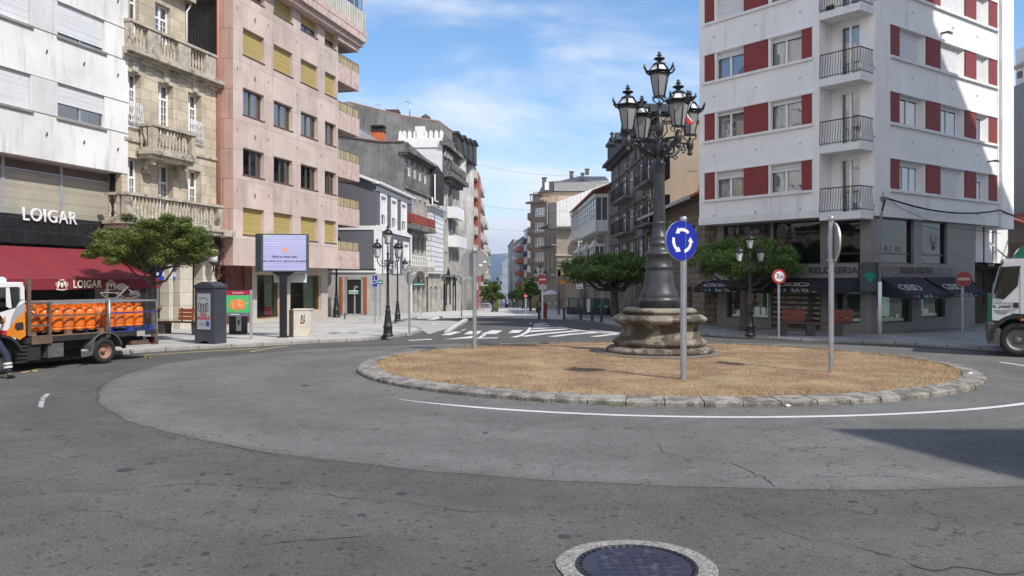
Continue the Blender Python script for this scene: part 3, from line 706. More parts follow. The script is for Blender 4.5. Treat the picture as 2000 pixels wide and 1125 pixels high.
# smooth spandrel panels between the windows, slightly proud, and dark joint lines
for p, q in rows_:
    mb = MB(fa.M); mb.box(c0[1]+.02, c1[0]-.02, -.012, -.001, p, q); mb.build('grey_panel', wl2, rt)
mb = MB(fa.M)
for p, q in rows_:
    for z in (p-.01, q): mb.box(0, xe, -.016, -.0005, z-.008, z+.008)
for a, b_ in (c0, c1): pass
mb.build('joint_line', mat('dark_joint', (.16, .155, .15), .9), rt)
cap = mat('grey_stone_sill', (.27, .26, .25), .85, var=.2)
kk = 0
for (a, b_) in (c1, c0, cm):
    for i, (p, q) in enumerate(rows_):
        w = window(rt, fa, a, b_, p, q, y=.1, fm=alu, cols=2, fw=.05, blind=(0.55 if (i == 0 and a == c1[0]) else (.86 if a == c1[0] else 1.0)), bm=blindw, cur=[(.55, .75)] if i == 0 else None)
        m2 = MB(fa.M); m2.box(a-.05, b_+.08, -.07, .1, p-.09, p-.005); m2.build('sill', cap, w)
mb = MB(fa.M)
for p, q in rows_:
    for xx in (x_(90), x_(163), x_(229)):
        if p > 7: mb = MB(fa.M); mb.tube([(xx, -.05, p-.62), (xx, -.045, p-.72), (xx, 0, p-.72)], .022, 5); mb.build('wall_hook', iron, rt)
# first floor: recessed band of beige blinds, black granite below
yb = .55; z1b = zz_(0, 418, yb); zb1 = zz_(120, 478, .1)
frm = alu; xs0 = x_(-250, yb)
bl0 = zz_(100, 425, yb)
edges = [x_(-120, yb), x_(6, yb), x_(120, yb), x_(214, yb)]
holes = [(edges[i]+.06, edges[i+1]-.06, bl0, zbot) for i in range(3)]
mb = MB(fa.M); mb.box(0, edges[0], yb, yb+.2, 3, zbot); mb.box(0, xe, yb+.9, yb+1.0, 0, zbot); mb.box(edges[3], xe-.05, yb-.25, yb+.3, 0, zbot+.002)
mb.box(0, edges[3], .1, yb+.3, zz_(100, 478, .1), bl0-.02)
mb.build('black_granite_cladding', gran_blk, rt)
for i in range(3):
    a, b_ = edges[i], edges[i+1]
    w = window(rt, fa, a+.0, b_-.0, bl0, zbot, y=yb, fm=frm, cols=1, rows=(.80,), fw=.06, blind=1.0, bm=blindb, name='window', byo=.0)
    for ch in kids(w): bpy.data.objects.remove(ch)
    m2 = MB(fa.M); zt_ = bl0+(zbot-bl0)*.78; m2.box(a+.06, b_-.06, yb+.03, yb+.06, bl0+.02, zt_); m2.build('roller_blind', blindb, w)
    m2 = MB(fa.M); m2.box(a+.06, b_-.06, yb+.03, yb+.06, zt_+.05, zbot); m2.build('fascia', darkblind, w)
# ground floor: dark cafe front
mb = MB(fa.M); mb.quad((0, .8, 0), (xe, .8, 0), (xe, .8, zb1+.2), (0, .8, zb1+.2)); mb.quad((0, .1, zb1), (0, .8, zb1), (xe-.05, .8, zb1), (xe-.05, .1, zb1)); mb.build('cafe_front', mat('dark_cafe_glass', (.018, .016, .015), .2), rt)
# LOIGAR letters on the parapet
M_ = fa.M @ Matrix.Translation(((x_(42, .08)+x_(148, .08))/2, .06, (zz_(42, 421, .08)+zz_(148, 430, .08))/2+.04))
lt = text('sign_letters', 'LOIGAR', .62, mat('white_sign_metal', (.8, .8, .8), .4), rt, M_, ext=.022, sx=.96, bold=.004)
# --- red awning over the cafe terrace
redc = mat('red_awning_cloth', (.20, .017, .026), .8, var=.10, vs=2, fine=.04)
xA = x_(-250); zA = zz_(100, 484, .05)
aw = thing('awning', 'large dark red awning with white lettering over the cafe at left', 'awning', (fa.A.x, fa.A.y, 0))
xr = fa.s(312, -2.6); yF = -2.6; zF = fa.z(120, 545, yF); zF0 = fa.z(120, 565.5, yF)
mb = MB(fa.M); nn = 26; v = []
for i in range(nn+1):
    x = xA+(xr-xA)*i/nn
    for k in range(5):
        t = k/4; v.append((x, .05+(yF-.05)*t, zA+(zF-zA)*t-.10*math.sin(math.pi*t)*(.6+.4*math.cos(i*math.pi*2/6.5))))
mb.add(v, [(5*i+k, 5*i+5+k, 5*i+6+k, 5*i+k+1) for i in range(nn) for k in range(4)], True)
mb.quad((xr, .05, zA), (xr, yF, zF), (xr, yF, zF-.1), (xr, .05, zF-.1))
mb.build('canopy', redc, aw)
mb = MB(fa.M); v = []
for i in range(nn*2+1):
    x = xA+(xr-xA)*i/nn/2; v += [(x, yF+.01*math.sin(i), zF), (x, yF-.02+.02*math.sin(i*.9), zF0)]
mb.add(v, [(2*i, 2*i+1, 2*i+3, 2*i+2) for i in range(nn*2)], True); mb.build('valance', redc, aw)
cream = mat('cream_print', (.72, .66, .58), .8)
def fpos(px, py, y, fc=fa): s, z = fc.at(px, py, y); return fc.M @ Matrix.Translation((s, y, z))
text('lettering', 'LOIGAR', .33, cream, aw, fpos(171, 555.5, yF-.05), ext=.003, sx=.92, bold=.008)
def crest(px, py, y):
    mb = MB(fpos(px, py, y)); s = .155
    mb.prism([(-s*.35, .1*s*5), (s*.35, .1*s*5), (s*.35, -.1*s), (0, -.6*s), (-s*.35, -.1*s)], -.004, .0)   # shield
    for sg in (-1, 1):   # rampant supporters, built of rounded limbs
        mb.tube([(sg*s*1.15, 0, -s*.75), (sg*s*.95, 0, -s*.2), (sg*s*.75, 0, s*.35), (sg*s*.8, 0, s*.75)], [.02, .035, .033, .02], 6)
        mb.tube([(sg*s*.75, 0, s*.3), (sg*s*.45, 0, s*.45)], .013, 5); mb.tube([(sg*s*.85, 0, 0), (sg*s*.5, 0, s*.05)], .013, 5)
        mb.tube([(sg*s*1.0, 0, -s*.3), (sg*s*1.45, 0, 0), (sg*s*1.35, 0, s*.5)], .011, 5)
    for k in range(5):
        a = R(50+20*k); mb.tube([(math.cos(a)*s*.5, 0, s*.75+math.sin(a)*.0), (math.cos(a)*s*.85, 0, s*.75+math.sin(a)*s*.45)], .008, 4)
    mb.tube([(-s*1.3, 0, -s*.8), (0, 0, -s*.95), (s*1.3, 0, -s*.8)], .018, 5)
    mb.build('crest', cream, aw)
crest(121, 557, yF-.05); crest(217, 557, yF-.05)
mb = MB(fa.M)
for px in (-120, 60, 235): xx = x_(px, yF); mb.tube([(xx, .05, 3.0), (xx, yF+.1, zF-.03)], .03, 5)
mb.build('arm', iron, aw)

# --- old stone building with balustrades
st = mat('ashlar_sandstone', (.57, .50, .385), .9, var=.12, vs=1, fine=.10, fs=20, joint=(.85, .42, (.62, .58, .52), .012), streak=.25, col2=(.48, .42, .325), c2s=.9)
st2 = mat('weathered_stone_trim', (.44, .395, .32), .9, var=.25, vs=2.5, fine=.25, fs=18, bump=.8, col2=(.16, .145, .13), c2s=2.2, c2t=(.54, .68))
fb = Face(Lat(250)+Vector((fa.n.x, fa.n.y))*.03, Lat(424)+Vector((fa.n.x, fa.n.y))*.03)
rt = thing('stone_building', 'old beige ashlar house with stone balustrades and tall white French windows', 'building', (fb.A.x, fb.A.y, 0))
Z = fb.z; S = fb.s
cols_ = [(S(249), S(275.5)), (S(309), S(338.5)), (S(367.5), S(393))]
zf1 = (Z(323, 416)-.6, Z(323, 321)); zf2 = (Z(322, 263), Z(322, 163)); ztc = Z(340, 150)
holes = [(a+.0, b_, zf1[0], zf1[1]) for a, b_ in cols_]+[(a, b_, zf2[0], zf2[1]) for a, b_ in cols_]
zcor = Z(400, 155, 0)
zg1 = Z(330, 470)
mb = MB(fb.M); mb.wall(-.3, fb.L, zg1, zcor, holes, .35); mb.quad((-.3, 0, zg1), (-.3, 0, zcor), (-.3, 8, zcor), (-.3, 8, zg1)); mb.box(-.3, fb.L, .6, 8, zcor-.2, zcor-.05); mb.box(0, fb.L, 7.8, 8, 0, zcor); mb.build('wall', st, rt)
for (p, q) in (zf1, zf2):
    for a, b_ in cols_: window(rt, fb, a, b_, p, q, y=.28, cols=2, rows=(.72,), fw=.075, grid=(2, 5, .72), cur=[(.05, .95)])
# cornice, string courses, frieze panels
mb = MB(fb.M)
zc0 = Z(300, 130, -.3)
for k, (o_, h0, h1) in enumerate(((-.10, -.34, -.20), (-.22, -.20, -.10), (-.42, -.10, .06))): mb.box(-.3, fb.L+.05, o_, .1, zcor+h0, zcor+h1)
zst = Z(300, 283); mb.box(-.2, fb.L, -.07, .05, zst-.06, zst+.06)
for a, b_ in cols_:
    m_ = (a+b_)/2; mb.prism([(m_-.14, zf2[1]+.05), (m_+.14, zf2[1]+.05), (m_+.2, zf2[1]+.55), (m_-.2, zf2[1]+.55)], -.07, .0)
    mb.box(b_+.25, b_+.75, -.03, .0, zf2[1]+.15, zf2[1]+.45)
mb.build('cornice', st2, rt)
bt0 = zcor+.06
pr = [(-.2, .02), (S(278), S(303)), (S(338), S(362)), (S(392), S(412))]
balustrade(rt, fb, -.2, S(412), -.28, bt0+.12, bt0+.12+.95, st2, pr)
mb = MB(fb.M)  # attic floor set back behind the balustrade
ya = 1.0; at_ = lambda px: fb.s(px, ya)
wx = (at_(303), at_(333)); hz = (fb.z(318, 86, ya), fb.z(318, 10, ya)); a2 = (at_(254), at_(271))
mb.wall(at_(240), at_(362), zcor-.1, hz[1]+1.0, [(wx[0], wx[1], hz[0], hz[1]), (a2[0], a2[1], hz[0]-.2, hz[1]+.3)], .25, y=ya); mb.quad((at_(362), ya, zcor-.1), (at_(362), 7, zcor-.1), (at_(362), 7, hz[1]+1), (at_(362), ya, hz[1]+1))
mb.build('attic_wall', st, rt)
mb = MB(fb.M); mb.box(at_(235), at_(370), ya-.35, ya+.1, hz[1]+.6, hz[1]+.8); mb.box(at_(235), at_(368), ya-.2, ya+.2, hz[1]+.8, hz[1]+1.6); mb.build('attic_cornice', st2, rt)
window(rt, fb, wx[0], wx[1], hz[0], hz[1], y=ya+.18, cols=2, rows=(.66,), fw=.075, grid=(2, 4, .66), cur=[(.1, .9)])
window(rt, fb, a2[0], a2[1], hz[0]-.2, hz[1]+.3, y=ya+.18, cols=1, rows=(.66,), fw=.075, cur=[(.1, .9)])
mb = MB(fb.M); xx = at_(362)+.03; mb.tube([(xx, ya-.05, zcor), (xx, ya-.05, hz[1]+.2), (xx+.08, ya-.2, hz[1]+.5)], .045, 6); mb.build('drainpipe', whitepvc, rt)
# central balcony on the second floor
bx0, bx1 = fb.s(297, -.75), fb.s(384, -.75); zb0 = fb.z(297, 293, -.75)
mb = MB(fb.M); mb.box(bx0, bx1, -.8, 0, zb0-.12, zb0+.03); mb.box(bx0+.1, bx1-.1, -.68, 0, zb0-.28, zb0-.12)
for xx in (bx0+.3, bx1-.45): mb.prism([(0, 0)]*0 or [(xx, zb0-.28), (xx+.15, zb0-.28), (xx+.15, zb0-.8), (xx, zb0-.8)], -.28, 0); mb.box(xx, xx+.15, -.55, -.28, zb0-.5, zb0-.28)
mb.build('balcony_slab', st2, rt)
balustrade(rt, fb, bx0+.05, bx1-.05, -.75, zb0+.15, zb0+1.05, st2, [(bx0+.05, bx0+.3), (bx1-.3, bx1-.05)], ends=.75)
lace = mat('white_wrought_iron', (.75, .75, .74), .5)
for a, b_ in (cols_[0], cols_[2]):
    mb = MB(fb.M); z0 = zf2[0]-.05; rr_ = random.Random(int(a*10)); n = 7
    mb.tube([(a-.05, -.08, z0+.95), (b_+.05, -.08, z0+.95)], .02, 5); mb.tube([(a-.05, -.08, z0), (b_+.05, -.08, z0)], .02, 5)
    for i in range(n):
        x = a+(b_-a)*(i+.5)/n; mb.tube([(x, -.08, z0), (x+.05, -.14, z0+.25), (x-.04, -.14, z0+.5), (x+.03, -.1, z0+.75), (x, -.08, z0+.95)], .017, 4)
        for k in range(3): c_ = (x+rr_.uniform(-.03, .03), -.12, z0+.2+.27*k); mb.tube([(c_[0]+.06*math.cos(t*.9), c_[1], c_[2]+.06*math.sin(t*.9)) for t in range(7)], .013, 4)
    mb.build('window_guard', lace, rt)
# long lower balcony
lx0, lx1 = fb.s(247, -1.0), fb.s(436, -1.0); zl = fb.z(420, 450, -1.0)
mb = MB(fb.M); mb.box(lx0-.1, lx1, -1.08, 0, zl-.05, zl+.08); mb.box(lx0, lx1-.1, -1.0, 0, zl-.2, zl-.05)
mb.box(fb.L-.01, lx1, -1.0, .0, zl-.2, zl+.08); mb.build('balcony_slab', st2, rt)
balustrade(rt, fb, lx0, lx1-.06, -1.0, zl+.2, zl+1.1, st2, [(lx0, lx0+.32), (lx1-.34, lx1-.06)], ends=.95)
# ground floor piers, shop windows
mb = MB(fb.M); zg = zl-.2
for pa, pb in ((205, 212), (330, 338), (352, 376), (396, 412), (414, 424)):
    a, b_ = fb.s(pa), fb.s(pb); mb.box(a, b_, 0.0, .45, 0.1, zg); 
for pa, pb in ((351, 377), (395, 413)): a, b_ = fb.s(pa), fb.s(pb); mb.box(a, b_, -.06, .5, zg-.75, zg-.6)
mb.box(-.3, fb.L, .0, .5, zg-.02, zg1+.05)
mb.build('pier', mat('pale_limestone', (.60, .55, .46), .85, var=.1, joint=(1.2, .55, (.6, .56, .5), .012), streak=.2), rt)
mb = MB(fb.M); mb.quad((-2.5, .9, 0), (fb.L, .9, 0), (fb.L, .9, zg), (-2.5, .9, zg)); mb.build('shopfront', mat('dark_shop_glass', (.03, .032, .035), .12), rt)
mb = MB(fb.M); a, b_ = fb.s(338, .5), fb.s(329, .5)
mb.box(fb.s(306, .3), fb.s(351, .3), .25, .32, fb.z(330, 546, .3), fb.z(330, 523, .3)); sgn = mb.build('shop_sign', mat('blue_sign', (.015, .05, .55), .4), rt)
text('sign_text', 'a Xanela', .34, white, sgn, fpos(326, 535, .23, fb), ext=.003, bold=.008)
mb = MB(fpos(346, 532, .23, fb)); mb.sphere((0, 0, .03), .10, 10, 6, (1, .1, 1)); mb.box(-.12, .12, -.01, .01, -.16, -.13); mb.build('sign_logo', white, sgn)
mb = MB(fb.M)
a, b_ = fb.s(307, .3), fb.s(329.5, .3); q0, q1 = fb.z(318, 601, .3), fb.z(318, 549, .3)
for bx in ((a, b_, q1-.1, q1), (a, b_, q0, q0+.1), (a, a+.1, q0, q1), (b_-.1, b_, q0, q1)): mb.box(bx[0], bx[1], .3, .34, bx[2], bx[3])
mb.build('display_frame', mat('dotted_frame', (.5, .5, .5), .6, joint=(.06, .06, (.2, .2, .2), .02)), rt)
mb = MB(fb.M); rr_ = random.Random(5)
for i in range(16):
    x = rr_.uniform(fb.s(310, .6), fb.s(346, .6)); h_ = rr_.uniform(.08, .3); mb.sphere((x, .6, .35+h_/2), h_/2, 7, 5)
mb.build('display_goods', mat('mixed_goods', (.30, .28, .26), .6, col2=(.5, .12, .08), c2s=3, c2t=(.5, .55)), rt)
# wall lantern on the corner pier, and climber
lw_ = thing('wall_lantern', 'white glass wall lantern on a black bracket on the stone corner pier', 'lantern', tuple(fb.w(fb.s(417, -.45), -.45, fb.z(417, 500, -.45))))
px_, py_, pz_ = lw_.location
mb = MB(); mb.lathe([(.17, -.28), (.19, .28)][:], 12, (px_, py_, pz_)); mb.build('lamp_glass', mat('milky_lamp_glass', (.85, .86, .86), .3), lw_)
mb = MB(); mb.lathe([(.2, .28), (.22, .31), (.14, .45), (.05, .52), (.04, .62), (.001, .64)], 12, (px_, py_, pz_)); mb.lathe([(.001, -.42), (.06, -.38), (.19, -.30), (.19, -.27)], 12, (px_, py_, pz_))
w0 = fb.w(fb.s(417, 0), 0, pz_-.6); mb.tube([(px_, py_, pz_-.4), (px_-.02, py_+.05, pz_-.6), tuple(w0)], .03, 6); mb.build('bracket', iron, lw_)

# --- pink apartment building
pk = mat('pink_stone_cladding', (.60, .485, .435), .8, var=.06, vs=.8, fine=.07, fs=60, streak=.24, joint=(2.2, 1.34, (.66, .62, .60), .012), col2=(.54, .425, .38), c2s=.6)
pks = mat('pink_stone_tiles', (.55, .37, .315), .8, var=.10, vs=1.2, fine=.08, joint=(.62, 1.34, (.5, .45, .42), .015))
yb_ = mat('mustard_roller_blind', (.45, .345, .12), .7, var=.05, joint=(50, .05, (.8, .8, .8), .006))
bronze = mat('bronze_frame', (.16, .14, .10), .5, .3)
brownsill = mat('brown_sill', (.13, .09, .07), .7)
PK = P2(455, 35.5); fp = dirface(PK, 1400, 660); S = fp.s; Z = fp.z
rt = thing('apartment_building', 'pink stone-clad apartment building with mustard roller blinds and corner balconies', 'building', (PK.x, PK.y, 0))
zo = Z(461, 518); floor = (Z(477, 288)-Z(477, 405))
cp = [(S(474.5), S(516)), (S(534.5), S(571.5)), (S(587.5), S(620.5)), (S(634.5), S(656.5))]
zt = Z(477, 405); wh = Z(477, 405)-Z(477, 457)
fls = [(zt-wh+floor*i, zt+floor*i) for i in range(6)]
ztop = fls[5][1]+1.2
holes = [(a, b_, p, q) for a, b_ in cp for p, q in fls[:5]]
mb = MB(fp.M); mb.wall(0, fp.L, zo, ztop, holes, .30)
mb.quad((fp.L, 0, zo), (fp.L, 7, zo), (fp.L, 7, ztop), (fp.L, 0, ztop)); mb.box(0.02, fp.L-.02, .4, 7, zo+.005, zo+.1); mb.box(.02, fp.L-.02, .01, 7, ztop-.1, ztop); mb.box(0, fp.L, 6.9, 7, 0, ztop)
mb.build('wall', pk, rt)
# frontal return, bigger tiles
rA = P2(424.5, 35.75); fr = Face(rA, PK)
mb = MB(fr.M); mb.quad((0, 0, zo), (fr.L-.001, 0, zo), (fr.L-.001, 0, ztop), (0, 0, ztop)); mb.quad((0, 0, zo), (0, 0, ztop), (0, 5, ztop), (0, 5, zo)); mb.quad((0, 0, zo), (0, 3, zo), (fr.L, 3, zo), (fr.L, 0, zo)); mb.build('side_wall', pks, rt)
for j, (a, b_) in enumerate(cp):
    for i in range(5):
        p, q = fls[i]
        kw = dict(y=.2, fm=bronze, cols=2, fw=.05, bm=yb_)
        if i in (0, 3): kw.update(blind=1.0)
        elif i == 4: kw.update(blind=.98 if j == 1 else .66); 
        else: kw.update(blind=.0, cur=[(.02, .32), (.55, .95)] if i == 2 or j < 2 else None)
        w = window(rt, fp, a, b_, p, q, **kw)
        m2 = MB(fp.M); m2.box(a-.04, b_+.05, -.03, .2, p-.06, p-.005); m2.build('sill', brownsill, w)
mb = MB(fp.M)
for i in range(5):
    zz = fls[i][1]+.72
    for px in (463, 524, 580, 627): mb.box(S(px)-.02, S(px)+.02, -.03, 0, zz-.05, zz+.05)
    mb.box(S(498)-.08, S(498)+.08, -.012, 0, zz-.22, zz-.02)
mb.build('wall_bracket', mat('dull_brass', (.28, .2, .15), .6), rt)
mb = MB(fr.M); mb.tube([(.12, -.1, 2.2), (.12, -.1, ztop)], .07, 8); mb.build('drainpipe', mat('brick_red_pipe', (.42, .17, .11), .6), rt)
# ground floor under the overhang
rec = 1.1; rp = mat('pale_granite_cladding', (.50, .455, .40), .6, var=.06, fine=.15, fs=60, joint=(1.3, .9, (.7, .68, .66), .008))
redp = mat('dark_red_marble', (.14, .05, .045), .4, var=.3)
gA, gB, gC = fp.s(424, rec), fp.s(492.5, rec), fp.s(640.5, rec)
w1 = (fp.s(502, rec), fp.s(549, rec)); w2 = (fp.s(567, rec), fp.s(628, rec)); wz = (fp.z(560, 610, rec), fp.z(560, 536.5, rec))
mb = MB(fp.M); mb.wall(gB, gC, -.4, zo+.01, [(*w1, wz[0]-.25, wz[1]), (*w2, *wz)], .25, y=rec); mb.quad((gC, rec, -.4), (gC, 6, -.4), (gC, 6, zo), (gC, rec, zo)); mb.build('shopfront_wall', rp, rt)
cb = mat('warm_shop_interior', (.42, .40, .26), .8)
for a, b_, p, q in ((*w1, wz[0]-.25, wz[1]), (*w2, *wz)):
    w = window(rt, fp, a, b_, p, q, y=rec+.16, cols=1, fm=mat('oak_frame', (.40, .22, .09), .5), fw=.05, glass=GLS, back=cb, depth=1.1, name='shop_window')
    mx_ = (a+b_)/2; text('window_lettering', 'Banaia', .26, mat('dark_lettering', (.12, .09, .07), .6), w, fp.M @ Matrix.Translation((mx_, rec+.18, q-.35)), ext=.002)
    m3 = MB(fp.M); n = 16; v = []
    x0_ = a+(b_-a)*.66
    for i in range(n+1): xx = x0_+(b_-x0_-.1)*i/n; v += [(xx, rec+.5+.04*math.sin(i*1.9), p+.1), (xx, rec+.5+.04*math.sin(i*1.9), q-.05)]
    m3.add(v, [(2*i, 2*i+2, 2*i+3, 2*i+1) for i in range(n)], True); m3.build('curtain', mat('sheer_curtain', (.55, .56, .42), .9), w)
fpst = fpos(523, 608, rec+.25, fp); mb = MB(fpst); mb.box(-.32, .32, 0, .02, -.22, .22); o = mb.build('window_poster', mat('red_poster', (.50, .07, .07), .6, joint=(.3, .12, (2.5, 2.2, 2.2), .02)), rt)
mb = MB(fp.M); mb.box(gA+.9, gA+2.2, rec+.1, rec+.3, -.1, zo); mb.box(fp.s(478, rec), gB, rec-.0, rec+.3, -.1, zo-.001); mb.box(fp.s(440, rec), fp.s(449, rec), rec, rec+.3, -.1, zo); mb.build('red_marble_pier', redp, rt)
mb = MB(fp.M); mb.box(gA-.5, gB, rec+.5, rec+.6, -.1, zo); mb.build('entrance_door', mat('dark_bronze_door', (.035, .02, .018), .3), rt)
mb = MB(fp.M); mb.box(fp.s(450, rec), fp.s(477, rec), rec+.35, rec+.45, 1.9, 2.0); mb.box(fp.s(450, rec), fp.s(477, rec), rec+.35, rec+.45, 2.5, 2.6); mb.box(fp.s(461, rec)-.04, fp.s(461, rec)+.04, rec+.35, rec+.45, -.0, 2.5); mb.build('door_frame', bronze, rt)
# corner balconies
bx1 = fp.s(702); railm = mat('cream_railing_panel', (.55, .46, .27), .6, var=.1, joint=(.16, 5, (.35, .3, .25), .03), streak=.2)
pkb = mat('mottled_pink_parapet', (.56, .43, .385), .85, var=.12, vs=3, streak=.3, col2=(.42, .27, .24), c2s=4, c2t=(.5, .7))
for i in range(5):
    zb0 = fp.z(663, 345)+floor*(i-2)
    if i == 0: zb0 = zo
    zt0 = zb0+ (fp.z(663, 309)-fp.z(663, 345)); zr0 = zb0+(fp.z(663, 290)-fp.z(663, 345))
    xa = fp.L+.003
    if i == 4: xe_, y0_ = bx1+.0, 0
    mb = MB(fp.M); mb.box(xa, bx1, 0.0, .14, zb0, zt0); mb.box(bx1-.14, bx1, .14, 3.4, zb0, zt0); mb.box(xa, bx1-.14, .14, 3.4, zb0+.05, zb0+.2)
    w = mb.build('balcony', pkb, rt)
    mb = MB(fp.M); mb.box(xa, bx1-.02, .04, .07, zt0+.04, zr0-.03); mb.box(bx1-.08, bx1-.05, .07, 3.3, zt0+.04, zr0-.03); mb.build('railing_panel', railm, w)
    mb = MB(fp.M)
    for z in (zt0+.02, zr0-.02): mb.box(xa, bx1, .03, .08, z-.02, z+.02); mb.box(bx1-.09, bx1-.04, .08, 3.3, z-.02, z+.02)
    for k in range(8): xx = xa+.02+(bx1-xa-.06)*k/7; mb.box(xx-.015, xx+.015, .025, .085, zt0, zr0)
    mb.build('rail', bronze, w)
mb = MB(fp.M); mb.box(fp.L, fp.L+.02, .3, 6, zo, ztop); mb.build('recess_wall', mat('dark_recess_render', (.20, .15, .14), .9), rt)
# projecting penthouse floor
zp = fp.z(658, 68, -.5); xs_p = fp.s(560, -.6)
mb = MB(fp.M); mb.box(0, bx1-.3, -.6, 5, zp+.55, zp+.95); mb.box(0, bx1-.42, -.42, 5, zp+.28, zp+.55); mb.box(fp.L-.4, bx1-.55, -.25, 5, zp-.02, zp+.28); mb.box(0, bx1-.28, -.62, 5, zp+.95, zp+1.25); mb.build('penthouse_slab', pkb, rt)
mb = MB(fp.M); mb.box(0, bx1-.35, -.55, -.5, zp+1.25, zp+2.3); mb.box(bx1-.4, bx1-.35, -.5, 4, zp+1.25, zp+2.3); mb.build('penthouse_railing', mat('ribbed_cream_panel', (.62, .60, .52), .6, joint=(.22, 5, (.4, .38, .34), .04)), rt)
mb = MB(fp.M); mb.box(0, bx1-.45, -.46, 4, zp+3.9, zp+4.2)
for k in range(7): xx = bx1-.5-k*1.1; mb.box(xx-.04, xx+.04, -.45, -.37, zp+2.3, zp+3.9)
mb.build('penthouse_glazing_bar', alu, rt)
mb = MB(fp.M); mb.quad((0, -.4, zp+2.3), (bx1-.45, -.4, zp+2.3), (bx1-.45, -.4, zp+3.9), (0, -.4, zp+3.9)); mb.quad((0, .6, zp+1.2), (bx1-.5, .6, zp+1.2), (bx1-.5, .6, zp+3.9), (0, .6, zp+3.9)); mb.build('penthouse_glazing', [GL], rt)
mb = MB(fp.M); v = []
for i in range(60): xx = .2+(bx1-.8)*i/59; v += [(xx, -.2+.06*math.sin(i*1.7), zp+1.3), (xx, -.2+.06*math.sin(i*1.7), zp+3.85)]
mb.add(v, [(2*i, 2*i+2, 2*i+3, 2*i+1) for i in range(59)], True); mb.build('penthouse_curtain', curtain, rt)
# corrugated party wall rising behind the stone building
ct = mat('grey_corrugated_sheet', (.25, .245, .24), .75, var=.18, vs=.8, corr=(.15, .45), streak=.4, col2=(.17, .165, .16), c2s=.5)
fq = Face(P2(362, 39.5), P2(430, 39.5)); mb = MB(fq.M); mb.box(0, fq.L, 0, .3, 9.5, 19); o = mb.build('corrugated_wall', ct, rt); o['label'] = 'grey corrugated sheet party wall'
# ================================================================ LEFT SIDE OF THE STREET
slateg = mat('slate_blue_render', (.125, .13, .155), .8, var=.05, fine=.04)
wtrim = mat('white_trim_render', (.78, .78, .77), .7, var=.05)
def grp_window_row(root, fc, pxs, py0, py1, refpx=None, y=.1, **k):
    """windows given by pixel columns with a common head/sill height measured at refpx"""
    rp_ = refpx or pxs[0][0]; z1 = fc.z(rp_, py0); z0 = fc.z(rp_, py1); out = []
    for a, b_ in pxs: out.append((fc.s(a), fc.s(b_), z0, z1))
    return out
def simple_shell(mb, fc, z0, z1, holes, depth=9, x0=0, x1=None, rev=.22):
    x1 = fc.L if x1 is None else x1
    mb.wall(x0, x1, z0, z1, holes, rev)
    mb.quad((x0, 0, z0), (x0, 0, z1), (x0, depth, z1), (x0, depth, z0)); mb.quad((x1, 0, z0), (x1, depth, z0), (x1, depth, z1), (x1, 0, z1))
    mb.quad((x0, 0, z1), (x1, 0, z1), (x1, depth, z1), (x0, depth, z1)); mb.quad((x0, depth, z0), (x0, depth, z1), (x1, depth, z1), (x1, depth, z0))
# grey and white house
fg = dirface(P2(735, 50), 1160, 803.5); Z = fg.z; S = fg.s
rt = thing('town_house', 'slate-grey rendered house with white window surrounds and a brick-framed dark doorway', 'building', (fg.A.x, fg.A.y, 0))
zt = Z(735, 359); zb_ = Z(735, 444); zsh = Z(735, 535)
fs_ = Face(Vector((-22, 50.6)), fg.A)  # wall facing the square
up = [(S(a), S(b_), Z(744, 440), Z(744, 380)) for a, b_ in ((743, 754.5), (764, 774.5), (783.5, 793.5))]
m1 = [(S(a), S(b_), Z(770, 532), Z(770, 471)) for a, b_ in ((749, 759), (769.5, 779.5), (788, 798))]
mb = MB(fg.M); simple_shell(mb, fg, -1, zt, up+m1, 8); mb.build('wall', slateg, rt)
mb = MB(fs_.M); dd = (fs_.s(678), fs_.s(705.5)); zg0 = fs_.z(700, 613); zdt = fs_.z(690, 546)
ztl = fs_.z(700, 345)
mb.wall(0, fs_.L-.002, zsh+.15, zt-.02, [], .2); mb.prism([(0, zt-.02), (fs_.L, zt-.02), (fs_.s(700), ztl), (0, ztl+2.2)], 0, .2)
mb.build('side_wall', slateg, rt)
mb = MB(fs_.M); mb.wall(0, fs_.L-.002, -1, zsh+.15, [(dd[0], dd[1], zg0, zdt)], .5, y=-.03)
mb.quad((dd[0], .47, zg0), (dd[1], .47, zg0), (dd[1], .47, zg0), (dd[0], .47, zg0))
gfl = mat('pale_grey_shopfront', (.40, .40, .385), .8, var=.1, joint=(1.1, .9, (.6, .6, .6), .008)); mb.build('ground_floor_wall', gfl, rt)
mb = MB(fs_.M); z2 = fs_.z(690, 541)
for a, b_ in ((fs_.s(675), dd[0]), (dd[1], fs_.s(709))): mb.box(a, b_, -.06, .05, zg0, z2)
mb.box(fs_.s(675), fs_.s(709), -.06, .05, zdt, z2); mb.build('door_surround', mat('dark_grey_surround', (.33, .33, .32), .7), rt)
for a, b_ in ((664, 669.5), (711, 717)): mb = MB(fs_.M); mb.box(fs_.s(a), fs_.s(b_), -.08, .02, zg0, z2); mb.build('brick_strip', mat('orange_brick', (.45, .13, .05), .85, joint=(.5, .09, (.35, .3, .3), .02)), rt)
mb = MB(fs_.M); mb.box(dd[0], dd[1], -.02, .0, zg0, zdt); mb.build('door', mat('black_door_glass', (.010, .010, .011), .6), rt)
mb = MB(fs_.M); xx = fs_.s(693); mb.box(xx-.05, xx+.05, -.045, -.022, zg0, zdt-.4); mb.box(xx-.05, dd[1]-.2, -.045, -.022, zdt-.5, zdt-.4); mb.build('door_frame', alu, rt)
mb = MB(fs_.M); mb.box(fs_.s(682), fs_.s(700), -.12, -.06, fs_.z(690, 574), fs_.z(690, 567)); sgn = mb.build('shop_sign', mat('pale_green_sign', (.62, .72, .66), .5), rt)
